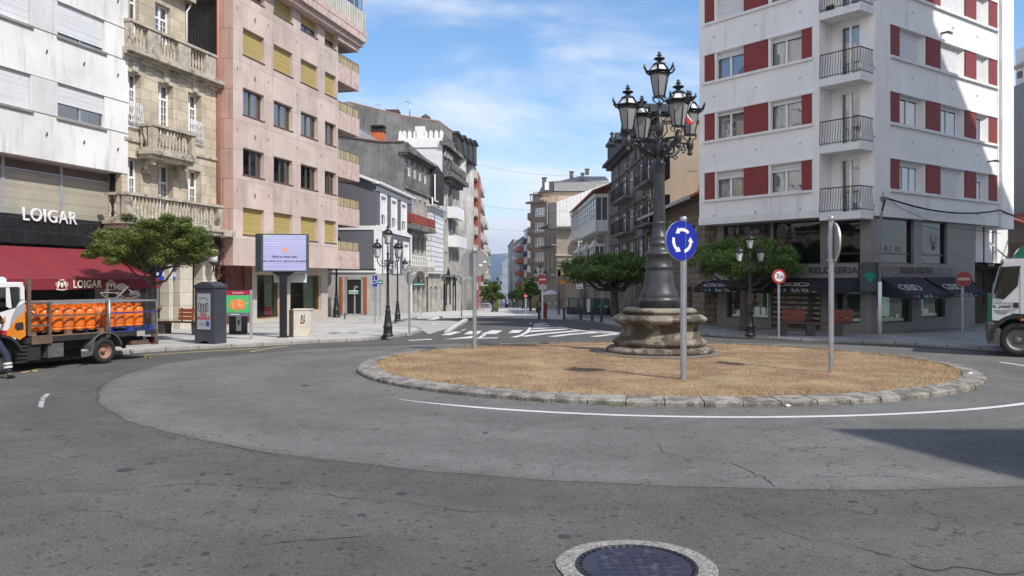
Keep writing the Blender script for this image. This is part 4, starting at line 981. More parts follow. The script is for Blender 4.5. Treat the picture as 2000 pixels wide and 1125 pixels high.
text('sign_text', 'Cnoroco', .17, mat('green_letter', (.04, .25, .15), .5), sgn, fpos(692.5, 570.5, -.13, fs_), ext=.003, bold=.005)
for i, (a, b_, p, q) in enumerate(up+m1):
    w = window(rt, fg, a+.08, b_-.08, p+.08, q-.08, y=.14, cols=1, fw=.05, blind=.62, bm=white)
    m2 = MB(fg.M); t_ = .16
    for bx in ((a-.1, a+.08, p-.1, q+.1), (b_-.08, b_+.1, p-.1, q+.1), (a+.08, b_-.08, q-.08, q+.1), (a+.08, b_-.08, p-.1, p+.08)): m2.box(bx[0], bx[1], -.035, .10, bx[2], bx[3])
    m2.build('surround', wtrim, w)
mb = MB(fg.M); mb.box(-.0, fg.L, -.05, .0, Z(744, 384-5)+.12, Z(744, 379)+.42); mb.box(-.05, fg.L+.02, -.06, .0, zb_-.15, zb_+.15); mb.box(-.02, S(744.5), -.052, .0, zsh, zb_-.15); mb.box(fg.L-.35, fg.L, -.052, 0, -1, zb_-.15)
mb.box(-.2, fg.L+.1, -.35, .2, zt, zt+.12)
mb.build('trim_band', wtrim, rt)
mb = MB(fs_.M); mb.box(0, fs_.L-.0, -.05, .0, zb_-.15, zb_+.1); mb.box(fs_.L-.15, fs_.L-.0, -.052, .0, zsh+.1, zb_-.15); mb.prism([(fs_.s(700), ztl), (fs_.L+.1, zt), (fs_.L+.1, zt+.18), (fs_.s(700), ztl+.18)], -.3, .3); mb.prism([(0, ztl+2.2), (fs_.s(700), ztl), (fs_.s(700), ztl+.18), (0, ztl+2.4)], -.3, .3)
mb.box(0, fs_.L, -.12, -.0, zsh+.1, zsh+.2); mb.build('trim_band', wtrim, rt)
mb = MB(fg.M)
for k in range(7): xx = .4+k*1.4; mb.box(xx, xx+.35, -.04, .0, -1, zsh); mb.k = 0
mb.build('pilaster', mat('pinkish_pilaster', (.46, .38, .36), .8), rt)
mb = MB(fg.M); mb.box(.0, fg.L, -.03, 0, -1, zsh-.02); mb.build('ground_floor_wall', gfl, rt)
mb = MB(fs_.M); mb.tube([(0, -.15, zsh+.3), (fs_.L*.4, -.15, zsh+.25), (fs_.L*.8, -.15, zsh+.33), (fs_.L, -.1, zsh+.28)], .04, 5); mb.build('cable', black, rt)

# dark corrugated-sided house with the red balcony
dk = mat('dark_weathered_stone', (.20, .185, .165), .9, var=.25, vs=1.2, fine=.2, fs=12, streak=.4, joint=(.8, .45, (.6, .6, .6), .015), col2=(.11, .105, .10), c2s=.8)
lgs = mat('light_weathered_stone', (.46, .435, .39), .9, var=.15, vs=1.5, fine=.15, fs=14, streak=.3, joint=(.9, .5, (.7, .7, .7), .012), col2=(.33, .31, .285), c2s=1.0)
wst = mat('warm_weathered_stone', (.30, .265, .22), .9, var=.2, vs=1.2, fine=.15, fs=14, streak=.45, joint=(.8, .5, (.7, .7, .7), .012))
f2 = dirface(P2(789.5, 59.8), 1230, 839); Z = f2.z; S = f2.s
rt = thing('town_house', 'narrow grey stone house with corrugated side wall and a red panelled balcony', 'building', (f2.A.x, f2.A.y, gz(59.8)))
zt = Z(789.5, 298)
r4 = [(S(a), S(b_), Z(797, 343), Z(797, 311)) for a, b_ in ((795, 802), (807, 813), (817.5, 823), (828, 833))]
r3 = [(S(a), S(b_), Z(812, 408), Z(812, 388)) for a, b_ in ((809, 813.5), (819, 823), (828, 832))]
r2 = [(S(a), S(b_), Z(810, 505), Z(810, 460)) for a, b_ in ((805, 810.5), (814, 819), (823.5, 828), (832, 836.5))]
r1 = [(S(a), S(b_), -.9, Z(810, 540)) for a, b_ in ((806, 811), (814.5, 820), (824, 829), (832, 836.5))]
mb = MB(f2.M); simple_shell(mb, f2, -2, zt, r4+r3+r2+r1, .5); mb.build('wall', lgs, rt)
zmid = Z(797, 367)
mb = MB(f2.M); mb.wall(0, f2.L, zmid, zt, [(a, b_, p, q) for a, b_, p, q in r4], .03, y=-.03); mb.box(-.2, f2.L+.15, -.55, .3, zt, zt+.22); mb.box(-.15, f2.L+.1, -.3, .2, zt-.15, zt); mb.box(0, f2.L, -.15, 0, zmid-.12, zmid+.05)
mb.prism([(0, zt+.2), (f2.L, zt+.2), (f2.L, Z(838, 320)), (0, Z(789, 277))], -.25, .2)
mb.build('upper_storey', dk, rt)
for (a, b_, p, q) in r4: window(rt, f2, a, b_, p, q, y=.12, cols=1, fw=.09, rows=(.5,), cur=[(.1, .8)])
for (a, b_, p, q) in r3+r2: window(rt, f2, a, b_, p, q, y=.15, cols=1, fw=.06, fm=alu)
for (a, b_, p, q) in r1:
    m2 = MB(f2.M); m2.box(a, b_, .2, .24, p, q); m2.build('door', mat('dark_green_door', (.035, .045, .045), .5), rt)
fs2 = Face(P2(560, 60.0), f2.A); mb = MB(fs2.M); S2 = fs2.s; Z2 = fs2.z
mb.prism([(0, -1), (fs2.L, -1), (fs2.L, Z2(789, 277)), (S2(742), Z2(742, 277)), (S2(666), Z2(666, 266)), (0, Z2(560, 250))], 0, .3)
mb.build('corrugated_side_wall', ct, rt)
mb = MB(fs2.M); mb.prism([(0, Z2(560, 250)), (S2(666), Z2(666, 266)), (S2(742), Z2(742, 277)), (fs2.L, Z2(789, 277)), (fs2.L, Z2(789, 275)), (S2(742), Z2(742, 275)), (S2(666), Z2(666, 264)), (0, Z2(560, 248))], -.1, .35); mb.build('roof_edge', mat('rusty_flashing', (.25, .14, .11), .7), rt)
zr0, zr1 = f2.z(800, 441, -.9), f2.z(802, 416, -.9)
mb = MB(f2.M); ba, bb = f2.s(801, -.9), f2.s(849, -.9)
mb.box(ba, bb, -.95, -.9, zr0+.25, zr1); mb.box(ba, ba+.05, -.9, 0, zr0+.25, zr1); mb.build('red_balcony', mat('rust_red_panel', (.30, .055, .035), .7, var=.25, joint=(.45, 5, (.5, .5, .5), .03), streak=.3), rt)
mb = MB(f2.M); mb.box(ba, bb, -1, 0, zr0-.15, zr0+.2); mb.build('balcony_slab', dk, rt)
zr0, zr1 = f2.z(805, 525, -.9), f2.z(805, 498, -.9); ba, bb = f2.s(803, -.9), f2.s(847, -.9)
mb = MB(f2.M); mb.box(ba, bb, -1, 0, zr0-.15, zr0+.2); mb.build('balcony_slab', lgs, rt)
mb = MB(f2.M)
for k in range(14): xx = ba+.03+(bb-ba-.06)*k/13; mb.box(xx-.035, xx+.035, -.95, -.92, zr0+.2, zr1)
for z in (zr0+.28, zr1-.05, (zr0+zr1)/2+.1): mb.box(ba, bb, -.96, -.91, z-.03, z+.03)
mb.build('white_balcony', wtrim, rt)

# white slatted bay beside a black wall with the white pipe
f3 = dirface(P2(843, 66.8), 1130, 866); Z = f3.z; S = f3.s
rt = thing('town_house', 'thin white house with a slatted side wall below a blackened gable and white downpipe', 'building', (f3.A.x, f3.A.y, gz(67)))
mb = MB(f3.M)
v_ = [(S(a), S(b_), Z(850, 0+p), Z(850, q)) for a, b_ in ((869-20, 854), (858, 862)) for p, q in ((470, 440),)]
mb.wall(0, f3.L, Z(844, 534), Z(844, 404), [], .2); mb.quad((0, 0, Z(844, 534)), (0, 0, Z(844, 404)), (0, 6, Z(844, 404)), (0, 6, Z(844, 534))); mb.box(-.3, f3.L, -.4, .3, Z(844, 404), Z(844, 400))
mb.build('slatted_bay', mat('white_slats', (.74, .75, .76), .6, joint=(50, .42, (.45, .45, .47), .05)), rt)
mb = MB(f3.M); mb.wall(0, f3.L, -2.5, Z(844, 534), [(.9, 1.9, -2.5, Z(844, 560)), (3.0, 4.2, -2.5, Z(844, 560))], .3, y=.3); mb.build('ground_floor_wall', lgs, rt)
mb = MB(f3.M); mb.box(.7, 4.4, .62, .7, -2.5, Z(844, 560)); mb.build('door', dark, rt)
fs3 = Face(P2(820, 67.2), P2(866, 67.2)); mb = MB(fs3.M); mb.prism([(0, fs3.z(844, 401)), (fs3.L, fs3.z(844, 401)), (fs3.L, fs3.z(866, 341)), (fs3.s(857), fs3.z(857, 326)), (fs3.s(853), fs3.z(853, 322)), (0, fs3.z(820, 322))], .2, .5); mb.build('blackened_wall', mat('blackened_render', (.045, .045, .05), .9, var=.4, vs=1, streak=.3), rt)
mb = MB(fs3.M); mb.tube([(fs3.s(849), .1, fs3.z(849, 340)), (fs3.s(849), .1, fs3.z(849, 392)), (fs3.s(856), .1, fs3.z(856, 394))], .06, 6); mb.tube([(fs3.s(844), .05, fs3.z(844, 385)), (fs3.s(845), .05, fs3.z(845, 410))], .06, 6); mb.build('drainpipe', whitepvc, rt)

# crenellated white-sided mansion with dark arched windows
f4 = dirface(P2(864, 75), 1180, 897); Z = f4.z; S = f4.s
rt = thing('mansion', 'ornate soot-stained stone mansion with arched upper windows and a white crenellated side parapet', 'building', (f4.A.x, f4.A.y, gz(75)))
zt = Z(864, 284); zm = Z(864, 350); zg_ = Z(866, 536)
sot = mat('sooty_carved_stone', (.115, .11, .10), .9, var=.4, vs=2, fine=.3, fs=10, bump=1, streak=.3, col2=(.26, .24, .22), c2s=1.3, c2t=(.5, .65))
arch = [(S(a), S(b_), Z(868, 330), Z(868, 298)) for a, b_ in ((867, 870.5), (873, 876), (878.5, 881))]
r3 = [(S(a), S(b_), Z(861, 0)*0+Z(866, 412), Z(866, 366)) for a, b_ in ((867, 872), (875.5, 880), (884, 888))]
r2 = [(S(a), S(b_), Z(868, 470), Z(868, 428)) for a, b_ in ((869, 873), (877, 880.5), (884, 887.5), (890, 893))]
r1 = [(S(a), S(b_), Z(872, 535), Z(872, 492)) for a, b_ in ((870, 874), (877, 881), (884, 888), (890, 893))]
mb = MB(f4.M); simple_shell(mb, f4, -4, zm, r3+r2+r1, .5); mb.build('wall', lgs, rt)
mb = MB(f4.M); simple_shell(mb, f4, zm, zt, arch, .5); mb.box(-.3, f4.L, -.5, .2, zt, zt+.4); mb.box(-.2, f4.L+.2, -1.0, .1, Z(853+11, 345), Z(864, 345)+.45)
for k in range(6): mb.box(.3+k*1.3, .7+k*1.3, -.7, 0, Z(864, 345)-.5, Z(864, 345))
for k in range(9): mb.lathe([(.12, 0), (.22, .4), (.1, .8), (.15, .95)], 6, (.4+k*.85, -.85, Z(864, 345)+.45))
for k in range(8): mb.box(.1+k*1.0, .6+k*1.0, -.3, .2, zt+.4, zt+1.0)
mb.build('upper_storey', sot, rt)
for h_ in arch+r3+r2+r1:
    w = window(rt, f4, *h_, y=.2, cols=1 if h_ in arch else 2, fw=.12, fm=whitepvc if h_ not in arch else iron, rows=(.6,))
for h_ in arch:
    mb = MB(f4.M); xm = (h_[0]+h_[1])/2; rr_ = (h_[1]-h_[0])/2+.05; zz = h_[3]-rr_
    mb.tube([(xm-math.cos(R(a))*rr_, -.06, zz+math.sin(R(a))*rr_*1.5) for a in range(0, 181, 20)], .13, 5); mb.build('arch_moulding', lgs, rt)
for (h_, wd) in ((r3, 1), (r2, 1)):
    for a, b_, p, q in h_[1:]:
        mb = MB(f4.M); mb.box(a-.5, b_+.5, -.9, 0, p-.5, p-.3); mb.box(a-.5, b_+.5, -.9, -.84, p-.3, p+.6); mb.box(a-.5, a-.44, -.84, 0, p-.3, p+.6); mb.build('balcony', whitepvc, rt)
fs4 = Face(P2(740, 75.3), f4.A); mb = MB(fs4.M); mb.prism([(0, 4), (fs4.L, 4), (fs4.L, fs4.z(864, 283)), (0, fs4.z(780, 283))], 0, .3); mb.build('white_side_wall', mat('white_corrugated_sheet', (.66, .67, .68), .7, var=.05, joint=(50, .5, (.88, .88, .88), .01)), rt)
mb = MB(fs4.M); zc_ = fs4.z(800, 280); zc1 = fs4.z(800, 274); mb.box(fs4.s(778), fs4.L, -.1, .3, zc_-.4, zc1+.2)
for px in (782, 789.5, 800, 811, 831, 841.5, 852, 862): xx = fs4.s(px); mb.prism([(xx-.17, zc1+.2), (xx+.17, zc1+.2), (xx+.17, zc1+.7), (xx+.1, zc1+.85), (xx, zc1+.95), (xx-.1, zc1+.85), (xx-.17, zc1+.7)], 0, .25)
xx = fs4.s(820); mb.box(xx-.45, xx+.45, .0, .5, zc1+.2, zc1+1.3); mb.build('battlement', wtrim, rt)
# shop with pointed arch windows at the foot
f4b = dirface(P2(864.5, 73.5), 1130, 899); mb = MB(f4b.M); S = f4b.s; Z = f4b.z
hs = [(S(a), S(b_), Z(872, 596), Z(872, 552)) for a, b_ in ((871, 878.5),)]+[(S(866), S(868.5), -4, Z(868, 556)), (S(884), S(889), -4, Z(872, 556))]
mb.wall(0, f4b.L, -4, Z(866, 541), hs, .3); mb.quad((0, 0, -4), (0, 0, Z(866, 541)), (0, 2, Z(866, 541)), (0, 2, -4)); mb.build('ground_floor_wall', lgs, rt)
mb = MB(f4b.M); mb.box(-.1, f4b.L, -.25, 0, Z(866, 541), Z(866, 537)); mb.build('shop_cornice', sot, rt)
for a, b_, p, q in hs:
    mb = MB(f4b.M); xm = (a+b_)/2; hw = (b_-a)/2; mb.tube([(a, -.04, p), (a, -.04, q), (a+hw*.35, -.04, q+hw*.7), (xm, -.04, q+hw*1.2), (b_-hw*.35, -.04, q+hw*.7), (b_, -.04, q), (b_, -.04, p)], .07, 5); mb.box(a, b_, .25, .28, p, q); mb.prism([(a, q), (b_, q), (b_-hw*.35, q+hw*.7), (xm, q+hw*1.2), (a+hw*.35, q+hw*.7)], -.02, -.01); mb.build('arched_opening', mat('dark_opening', (.02, .022, .025), .2), rt)

# tall block with the big corrugated gable
f5 = dirface(P2(883, 80), 1090, 913); Z = f5.z; S = f5.s
rt = thing('apartment_building', 'tall block showing a huge grey corrugated gable with chimneys above the rooftops', 'building', (f5.A.x, f5.A.y, gz(80)))
fs5 = Face(P2(600, 78.6), P2(883, 78.6)); s5 = fs5.s; z5 = fs5.z
mb = MB(fs5.M); mb.prism([(0, 6), (fs5.L, 6), (fs5.L, z5(883, 257)), (s5(857), z5(857, 237)), (s5(785), z5(785, 226)), (s5(683), z5(683, 200)), (s5(640), z5(640, 204)), (0, z5(600, 215))], 0, .4); mb.build('corrugated_gable', ct, rt)
mb = MB(fs5.M); mb.tube([(s5(640), .1, z5(640, 204)), (s5(683), .1, z5(683, 200)), (s5(785), .1, z5(785, 226)), (s5(857), .1, z5(857, 237)), (fs5.L, .1, z5(883, 257))], .12, 5); mb.build('roof_edge', mat('rusty_flashing'), rt)
mb = MB(fs5.M); a = s5(751); mb.box(a, s5(777), .6, 2, z5(760, 225), z5(760, 211)); mb.build('rooftop_hut', mat('dark_brown_sheet', (.07, .055, .05), .8), rt)
mb = MB(fs5.M); mb.tube([(s5(798), 1, z5(798, 226)), (s5(798), 1, z5(798, 194))], .05, 5); mb.tube([(s5(790), 1, z5(798, 194)), (s5(799), 1, z5(798, 193))], .05, 4); mb.build('antenna', galv, rt)
mb = MB(fs5.M); mb.tube([(s5(751), .8, z5(751, 215)), (s5(751), .8, z5(751, 198))], .04, 4); mb.tube([(s5(732), .8, z5(732, 201)), (s5(751), .8, z5(751, 203))], .03, 4); mb.build('antenna', galv, rt)
mb = MB(fs5.M); mb.lathe([(.55, 0), (.45, .35), (.1, .6)], 6, (s5(829), 1, z5(829, 231))); mb.build('roof_vent', mat('dark_brown_sheet'), rt)
# orange chimney
och = mat('terracotta_render', (.52, .14, .045), .85, var=.15)
ch = thing('chimney', 'orange rendered chimney with a black cowl rising between the corrugated walls', 'chimney', (P2(738, 66).x, 66, 6))
mb = MB(); c_ = P2(737, 66); mb.box(c_.x-.42, c_.x+.55, 65.6, 66.6, 10, zc(257, 66)); mb.build('stack', och, ch)
mb = MB(); mb.box(c_.x-.5, c_.x+.62, 65.5, 66.7, zc(257, 66), zc(254.5, 66)); mb.box(c_.x-.5, c_.x+.62, 65.5, 66.7, zc(249, 66), zc(246, 66))
for k in range(4): mb.box(c_.x-.45+k*.3, c_.x-.35+k*.3, 65.6, 66.6, zc(254.5, 66), zc(249, 66))
mb.build('cowl', mat('black_clay', (.03, .03, .03), .8), ch)
mb = MB(fs2.M); 
# grey roof slope behind corrugated wall
mb = MB(); mb.add([(P2(640, 64).x, 64, zc(240, 64)), (P2(700, 64).x, 64, zc(250, 64)), (P2(745, 64).x, 64, zc(278, 64)), (P2(745, 64).x, 64, zc(284, 64)), (P2(640, 64).x, 64, zc(290, 64)), (P2(640, 66.5).x, 67, zc(236, 64)), (P2(700, 66.5).x, 67, zc(246, 64))], [(0, 4, 3, 2, 1), (0, 1, 6, 5)])
o = mb.build('roof_slope', mat('pale_zinc_roof', (.34, .36, .39), .5), ch.parent); tag(o, 'pale zinc roof slope beside the orange chimney', 'roof')
# upper facade: dark stepped dormers and pale towers
mb = MB(f5.M); hs = []
mb.wall(0, f5.s(893.5), -5, Z(893, 291), hs, .2); mb.build('wall', lgs, rt)
mb = MB(f5.M)
for i, (pa, pb, py) in enumerate(((883, 893, 261), (893, 901, 269), (901, 907, 275), (907, 913, 278))):
    mb.box(S(pa), S(pb)-.1, -.5-.2*i, 2, Z(893, 300), Z(pa, py))
    mb.box(S(pa)-.1, S(pb)+.1, -.7-.2*i, 2, Z(pa, py), Z(pa, py)+.25)
mb.build('dark_dormer', mat('dark_slatted_roof', (.06, .062, .06), .8, joint=(50, .35, (.5, .5, .5), .08)), rt)
f5b = dirface(P2(893.5, 85), 1060, 914); S = f5b.s; Z = f5b.z; pt = mat('pale_streaked_concrete', (.50, .48, .45), .85, var=.12, streak=.4, col2=(.36, .35, .33), c2s=.5)
mb = MB(f5b.M)
mb.box(0, f5b.L*.40, .2, 6, -5, Z(894, 291)); mb.lathe([(1.3, -20), (1.3, 0), (1.0, .5), (.2, .9)], 8, (f5b.L*.2, .6, Z(894, 296)))
mb.box(f5b.L*.42, f5b.L, 0, 6, -5, Z(903, 297)); mb.lathe([(1.3, -20), (1.3, 0), (1.0, .5), (.2, .9)], 8, (f5b.L*.62, .2, Z(903, 300)))
mb.build('pale_tower', pt, rt)
dw = mat('brown_dark_glass', (.05, .045, .045), .2)
mb = MB(f5b.M)
for py in (327, 372, 418, 465, 512): mb.box(S(906.5), f5b.L, -.55, 0, Z(907, py+21), Z(907, py)); 
mb.build('dark_bay', dw, rt)
mb = MB(f5b.M)
for py in (349, 395, 441, 488): mb.box(S(905.5), f5b.L, -.75, 0, Z(907, py+22), Z(907, py+1))
mb.box(0, f5b.L, -.3, .3, -4, Z(907, 536)); mb.build('bay_parapet', pt, rt)

# further blocks down the left side
def block(name, label, px0, Y0, vp, px1, pytop, wallm, side=None, floors=6, wcols=4, fm=None, balc=None, y_side=-7, depth=8, gpy=None, zb=-8, win=(.45, .62)):
    fc = dirface(P2(px0, Y0), vp, px1) if isinstance(vp, (int, float)) else Face(P2(px0, Y0), P2(px1, vp[0]))
    rt = thing(name, label, 'building', (fc.A.x, fc.A.y, gz(fc.A.y)))
    zt = fc.z(px0, pytop) if px0 < 1000 else fc.z(px1, pytop)
    g0 = gz(fc.A.y)+.2; fh = (zt-g0)/floors; holes = []
    for i in range(1, floors):
        for j in range(wcols):
            cw = fc.L/wcols; a = cw*(j+.5)-cw*win[0]/2; holes.append((a, a+cw*win[0], g0+fh*i+fh*.2, g0+fh*i+fh*(.2+win[1])))
    mb = MB(fc.M); simple_shell(mb, fc, zb, zt, holes, depth, rev=.2); mb.box(-.15, fc.L+.1, -.3, .2, zt, zt+.25); mb.build('wall', wallm, rt)
    for h_ in holes:
        w = window(rt, fc, *h_, y=.15, cols=2, fm=fm or whitepvc, fw=.08, blind=random.choice((0, .3, .6, 0)), depth=.25)
    if balc:
        bm_, frac, out = balc
        for i in range(1, floors):
            a, b_ = fc.L*frac[0], fc.L*frac[1]; z0 = g0+fh*i
            mb = MB(fc.M); mb.box(a, b_, -out, 0, z0-.1, z0+.1); mb.box(a, b_, -out, -out+.07, z0+.1, z0+.95); mb.box(a, a+.07, -out+.07, 0, z0+.1, z0+.95); mb.box(b_-.07, b_, -out+.07, 0, z0+.1, z0+.95); mb.build('balcony', bm_, rt)
    mb = MB(fc.M); mb.box(.3, fc.L-.3, -.02, .05, zb, g0+2.6); mb.build('shopfront', mat('dark_shopfront', (.07, .065, .06), .3), rt)
    return fc, rt
redr = mat('brick_red_render', (.34, .10, .065), .85, var=.15)
fc, rt = block('apartment_building', 'concrete block with a brick-red column and projecting pale balconies on the left of the street', 915, 100, 1010, 936, 303, pt, floors=8, wcols=4, balc=(pt, (.1, .98), .9), depth=10)
mb = MB(fc.M); mb.box(fc.s(920.5), fc.s(925.5), -.96, .0, -5, fc.z(920, 336)); mb.build('red_column', redr, rt)
pk2 = mat('dusty_beige_render', (.46, .40, .34), .85, var=.1, streak=.2)
block('apartment_building', 'beige block with yellow-topped balconies further down the left side', 934, 135, 1000, 945, 396, pk2, floors=6, wcols=3, balc=(mat('pale_balcony', (.55, .5, .42), .8), (.1, .9), 1.0))
block('apartment_building', 'slim white-edged block with pale balconies at the far left end of the street', 943, 172, 990, 952.5, 460, mat('cream_render', (.60, .57, .50), .85, streak=.2), floors=5, wcols=3, balc=(pt, (.2, .9), 1.0))
block('apartment_building', 'last pale block on the left before the view of the hill', 949, 240, 990, 954.5, 505, mat('cream_render'), floors=4, wcols=3)

# ================================================================ RIGHT SIDE OF THE STREET
tan = mat('tan_render', (.40, .335, .25), .85, var=.07, vs=.8, streak=.12)
tile = mat('red_roof_tiles', (.36, .11, .065), .85, var=.2, corr=(.2, .5), fine=.2)
rub = mat('brown_rubble_stone', (.21, .165, .12), .95, var=.25, vs=2, fine=.3, fs=10, bump=1, joint=(.5, .28, (.55, .5, .45), .03))
# low brick/stone house with the red roof, next to the white block
fA = Vector((8.6, 49.5)); fB_ = Vector((8.75, 36.3)); fr1 = Face(fA, fB_); Z = fr1.z; S = fr1.s
rt = thing('town_house', 'low brown rubble-stone house with red tiled eaves beside the white corner block', 'building', (fA.x, fA.y, 0))
ze = Z(1366, 384)
zr_ = ze
hs = [(S(1352), S(1361), Z(1356, 500), Z(1356, 440)), (S(1300), S(1311), Z(1305, 480), Z(1305, 430))]
hg = [(S(1340), S(1352), -.5, Z(1350, 560)), (S(1300), S(1318), -.5, Z(1305, 556))]
mb = MB(fr1.M); simple_shell(mb, fr1, -.6, ze, hs+hg, 9); mb.build('wall', rub, rt)
for h_ in hs: window(rt, fr1, *h_, y=.15, cols=2, fw=.07, rows=(.7,), grid=(2, 4, .7))
for i, h_ in enumerate(hg): mb = MB(fr1.M); mb.box(h_[0], h_[1], .18, .22, h_[2], h_[3]); mb.build('door', mat('dark_red_door', (.10, .02, .02), .5), rt)
mb = MB(fr1.M); mb.add([(-.3, -.7, ze-.15), (fr1.L+.1, -.7, ze-.15), (fr1.L+.1, 4.5, ze+2.0), (-.3, 4.5, ze+2.0), (-.3, -.7, ze-.03), (fr1.L+.1, -.7, ze-.03), (fr1.L+.1, 4.5, ze+2.12), (-.3, 4.5, ze+2.12)], [(0, 1, 5, 4), (4, 5, 6, 7), (0, 3, 2, 1), (1, 2, 6, 5), (0, 4, 7, 3)]); mb.build('roof', tile, rt)
mb = MB(fr1.M); mb.box(-.3, fr1.L+.1, -.82, -.7, ze-.22, ze-.06); mb.build('gutter', mat('grey_gutter', (.35, .34, .33), .6), rt)
# tan party wall of the building behind
ft = Face(Vector((9.25, 49.5)), Vector((24, 49.5))); rt = thing('apartment_building', 'plain tan-rendered party wall rising behind the low stone house', 'building', (9.25, 49.5, 0))
mb = MB(ft.M); zt_ = ft.z(1368, 236); mb.box(0, ft.L, 0, 10, -1, zt_); mb.build('wall', tan, rt)
mb = MB(ft.M); mb.box(-.1, ft.L, -.15, 10.1, zt_, zt_+.2); mb.box(ft.s(1342), ft.s(1362), -.02, 0, ft.z(1350, 334), ft.z(1350, 333)); mb.build('parapet_cap', mat('tan_cap', (.33, .27, .2), .8), rt)
# dark stone town houses with white casements
fd = Face(Vector((8.25, 66.5)), Vector((8.55, 49.6))); Z = fd.z; S = fd.s
rt = thing('town_house', 'dark soot-stained stone house with ornate roofline and white casements behind the big lamp', 'building', (fd.A.x, fd.A.y, gz(60)))
zt = Z(1222, 300); colp = [(1199, 1207), (1214, 1222), (1228, 1236), (1246, 1254), (1262, 1270), (1278, 1288)]
fhs = [(Z(1250, 372), Z(1250, 320)), (Z(1250, 445), Z(1250, 400)), (Z(1250, 520), Z(1250, 470))]
holes = [(S(a), S(b_), p, q) for a, b_ in colp for p, q in fhs]
mb = MB(fd.M); simple_shell(mb, fd, -2, zt, holes+[(S(a), S(b_), -2, Z(1250, 560)) for a, b_ in colp], 9); mb.build('wall', dk, rt)
for h_ in holes: window(rt, fd, *h_, y=.12, cols=2, fw=.09, rows=(.68,), cur=[(.1, .9)])
mb = MB(fd.M); mb.box(-.3, fd.L+.2, -.7, .3, zt, zt+.25); mb.box(-.2, fd.L+.1, -.4, .3, zt-.25, zt)
mb.box(0, 1.4, -.3, .8, zt+.25, zt+1.7); mb.box(-.15, 1.55, -.45, .9, zt+1.7, zt+1.95); mb.lathe([(.25, 0), (.3, .3), (.1, .6), (.2, .8), (.001, 1)], 8, (.6, 0, zt+1.95))
mb.add([(0, -.5, zt+.25), (fd.L, -.5, zt+.25), (fd.L, 3, zt+2.2), (0, 3, zt+2.2)], [(0, 1, 2, 3)])
for k in range(4): xx = 3.5+k*3.4; mb.box(xx, xx+1.3, -.2, 1.6, zt+.25, zt+1.5); mb.prism([(xx-.2, zt+1.5), (xx+1.5, zt+1.5), (xx+.65, zt+2.2)], -.3, 1.6)
mb.build('roof', mat('dark_slate', (.035, .037, .042), .7, var=.3, joint=(.3, .2, (.5, .5, .5), .02)), rt)
mb = MB(fd.M)
for xx in (S(1210), S(1226), S(1242), S(1258), S(1275)): mb.box(xx-.12, xx+.12, -.1, 0, -1, zt-.25)
for p, q in fhs: mb.box(0, fd.L, -.16, 0, q+.2, q+.36)
mb.build('stone_pilaster', mat('sooty_carved_stone'), rt)
for (p, q) in fhs[:2]:
    for pa, pb in ((1212, 1240), (1262, 1290)):
        a, b_ = S(pa), S(pb); mb = MB(fd.M); mb.box(a, b_, -.8, 0, p-.25, p-.1); bs = mb.build('balcony_slab', dk, rt); railing(bs, fd, [(a+.05, 0), (a+.05, -.76), (b_-.05, -.76), (b_-.05, 0)], p-.1, p+.85, .14)
mb = MB(fd.M); 
for a, b_ in colp: mb.box(S(a), S(b_), .2, .25, -2, Z(1250, 560))
mb.build('shop_door', mat('dark_shopfront'), rt)
# white glazed gallery house
cg = mat('grey_white_gallery', (.60, .61, .60), .6, var=.08, streak=.2)
fw_ = Face(Vector((7.75, 88)), Vector((8.1, 66.6))); Z = fw_.z; S = fw_.s
rt = thing('gallery_house', 'stone house with projecting white glazed galleries on its upper floors', 'building', (fw_.A.x, fw_.A.y, gz(75)))
zt = Z(1190, 372); mb = MB(fw_.M); simple_shell(mb, fw_, -3, zt, [(S(a), S(b_), -3, Z(1160, 565)) for a, b_ in ((1140, 1150), (1160, 1172), (1180, 1188))], 9); mb.build('wall', wst, rt)
def gallery(x0, x1, z0, z1, out, nc, nrw, par=.28, nm='glazed_gallery'):
    mb = MB(fw_.M); mb.box(x0, x1, -out, 0, z0-.1, z0+(z1-z0)*par); mb.box(x0-.1, x1+.1, -out-.12, 0, z1-.25, z1+.05)
    for i in range(nc+1): xx = x0+(x1-x0)*i/nc; mb.box(xx-.06, xx+.06, -out-.02, -out+.05, z0+(z1-z0)*par, z1-.2)
    for j in range(nrw+1): zz = z0+(z1-z0)*par+((z1-.25)-(z0+(z1-z0)*par))*j/nrw; mb.box(x0, x1, -out-.01, -out+.04, zz-.035, zz+.035)
    for yy in (-out+.05, -out/2, -.05): 
        for xx in (x0, x1): mb.box(xx-.04, xx+.04, yy-.04, yy+.04, z0, z1-.2)
    g = mb.build(nm, cg, rt)
    m2 = MB(fw_.M); m2.box(x0+.02, x1-.02, -out+.03, -out+.06, z0+(z1-z0)*par, z1-.25); m2.box(x1-.06, x1-.02, -out+.06, 0, z0+(z1-z0)*par, z1-.25); m2.build('pane', mat('gallery_glass', (.09, .10, .11), .08, spec=.8), g)
gallery(S(1131), S(1150), Z(1150, 460), Z(1150, 404), .9, 7, 4)
gallery(S(1152), S(1188), Z(1190, 448), Z(1190, 378), 1.1, 9, 4)
for pa, pb in ((1137, 1148), (1153, 1164), (1170, 1181)):
    gallery(S(pa), S(pb), Z(1175, 548), Z(1175, 478), .9, 3, 5, .2, 'bay_window')
    mb = MB(fw_.M); xm = (S(pa)+S(pb))/2; mb.lathe([(.5, 0), (.35, .35), (.1, .5), (.06, .9), (.001, 1.1)], 8, (xm, -.5, Z(1175, 478))); mb.build('bay_finial', cg, rt)
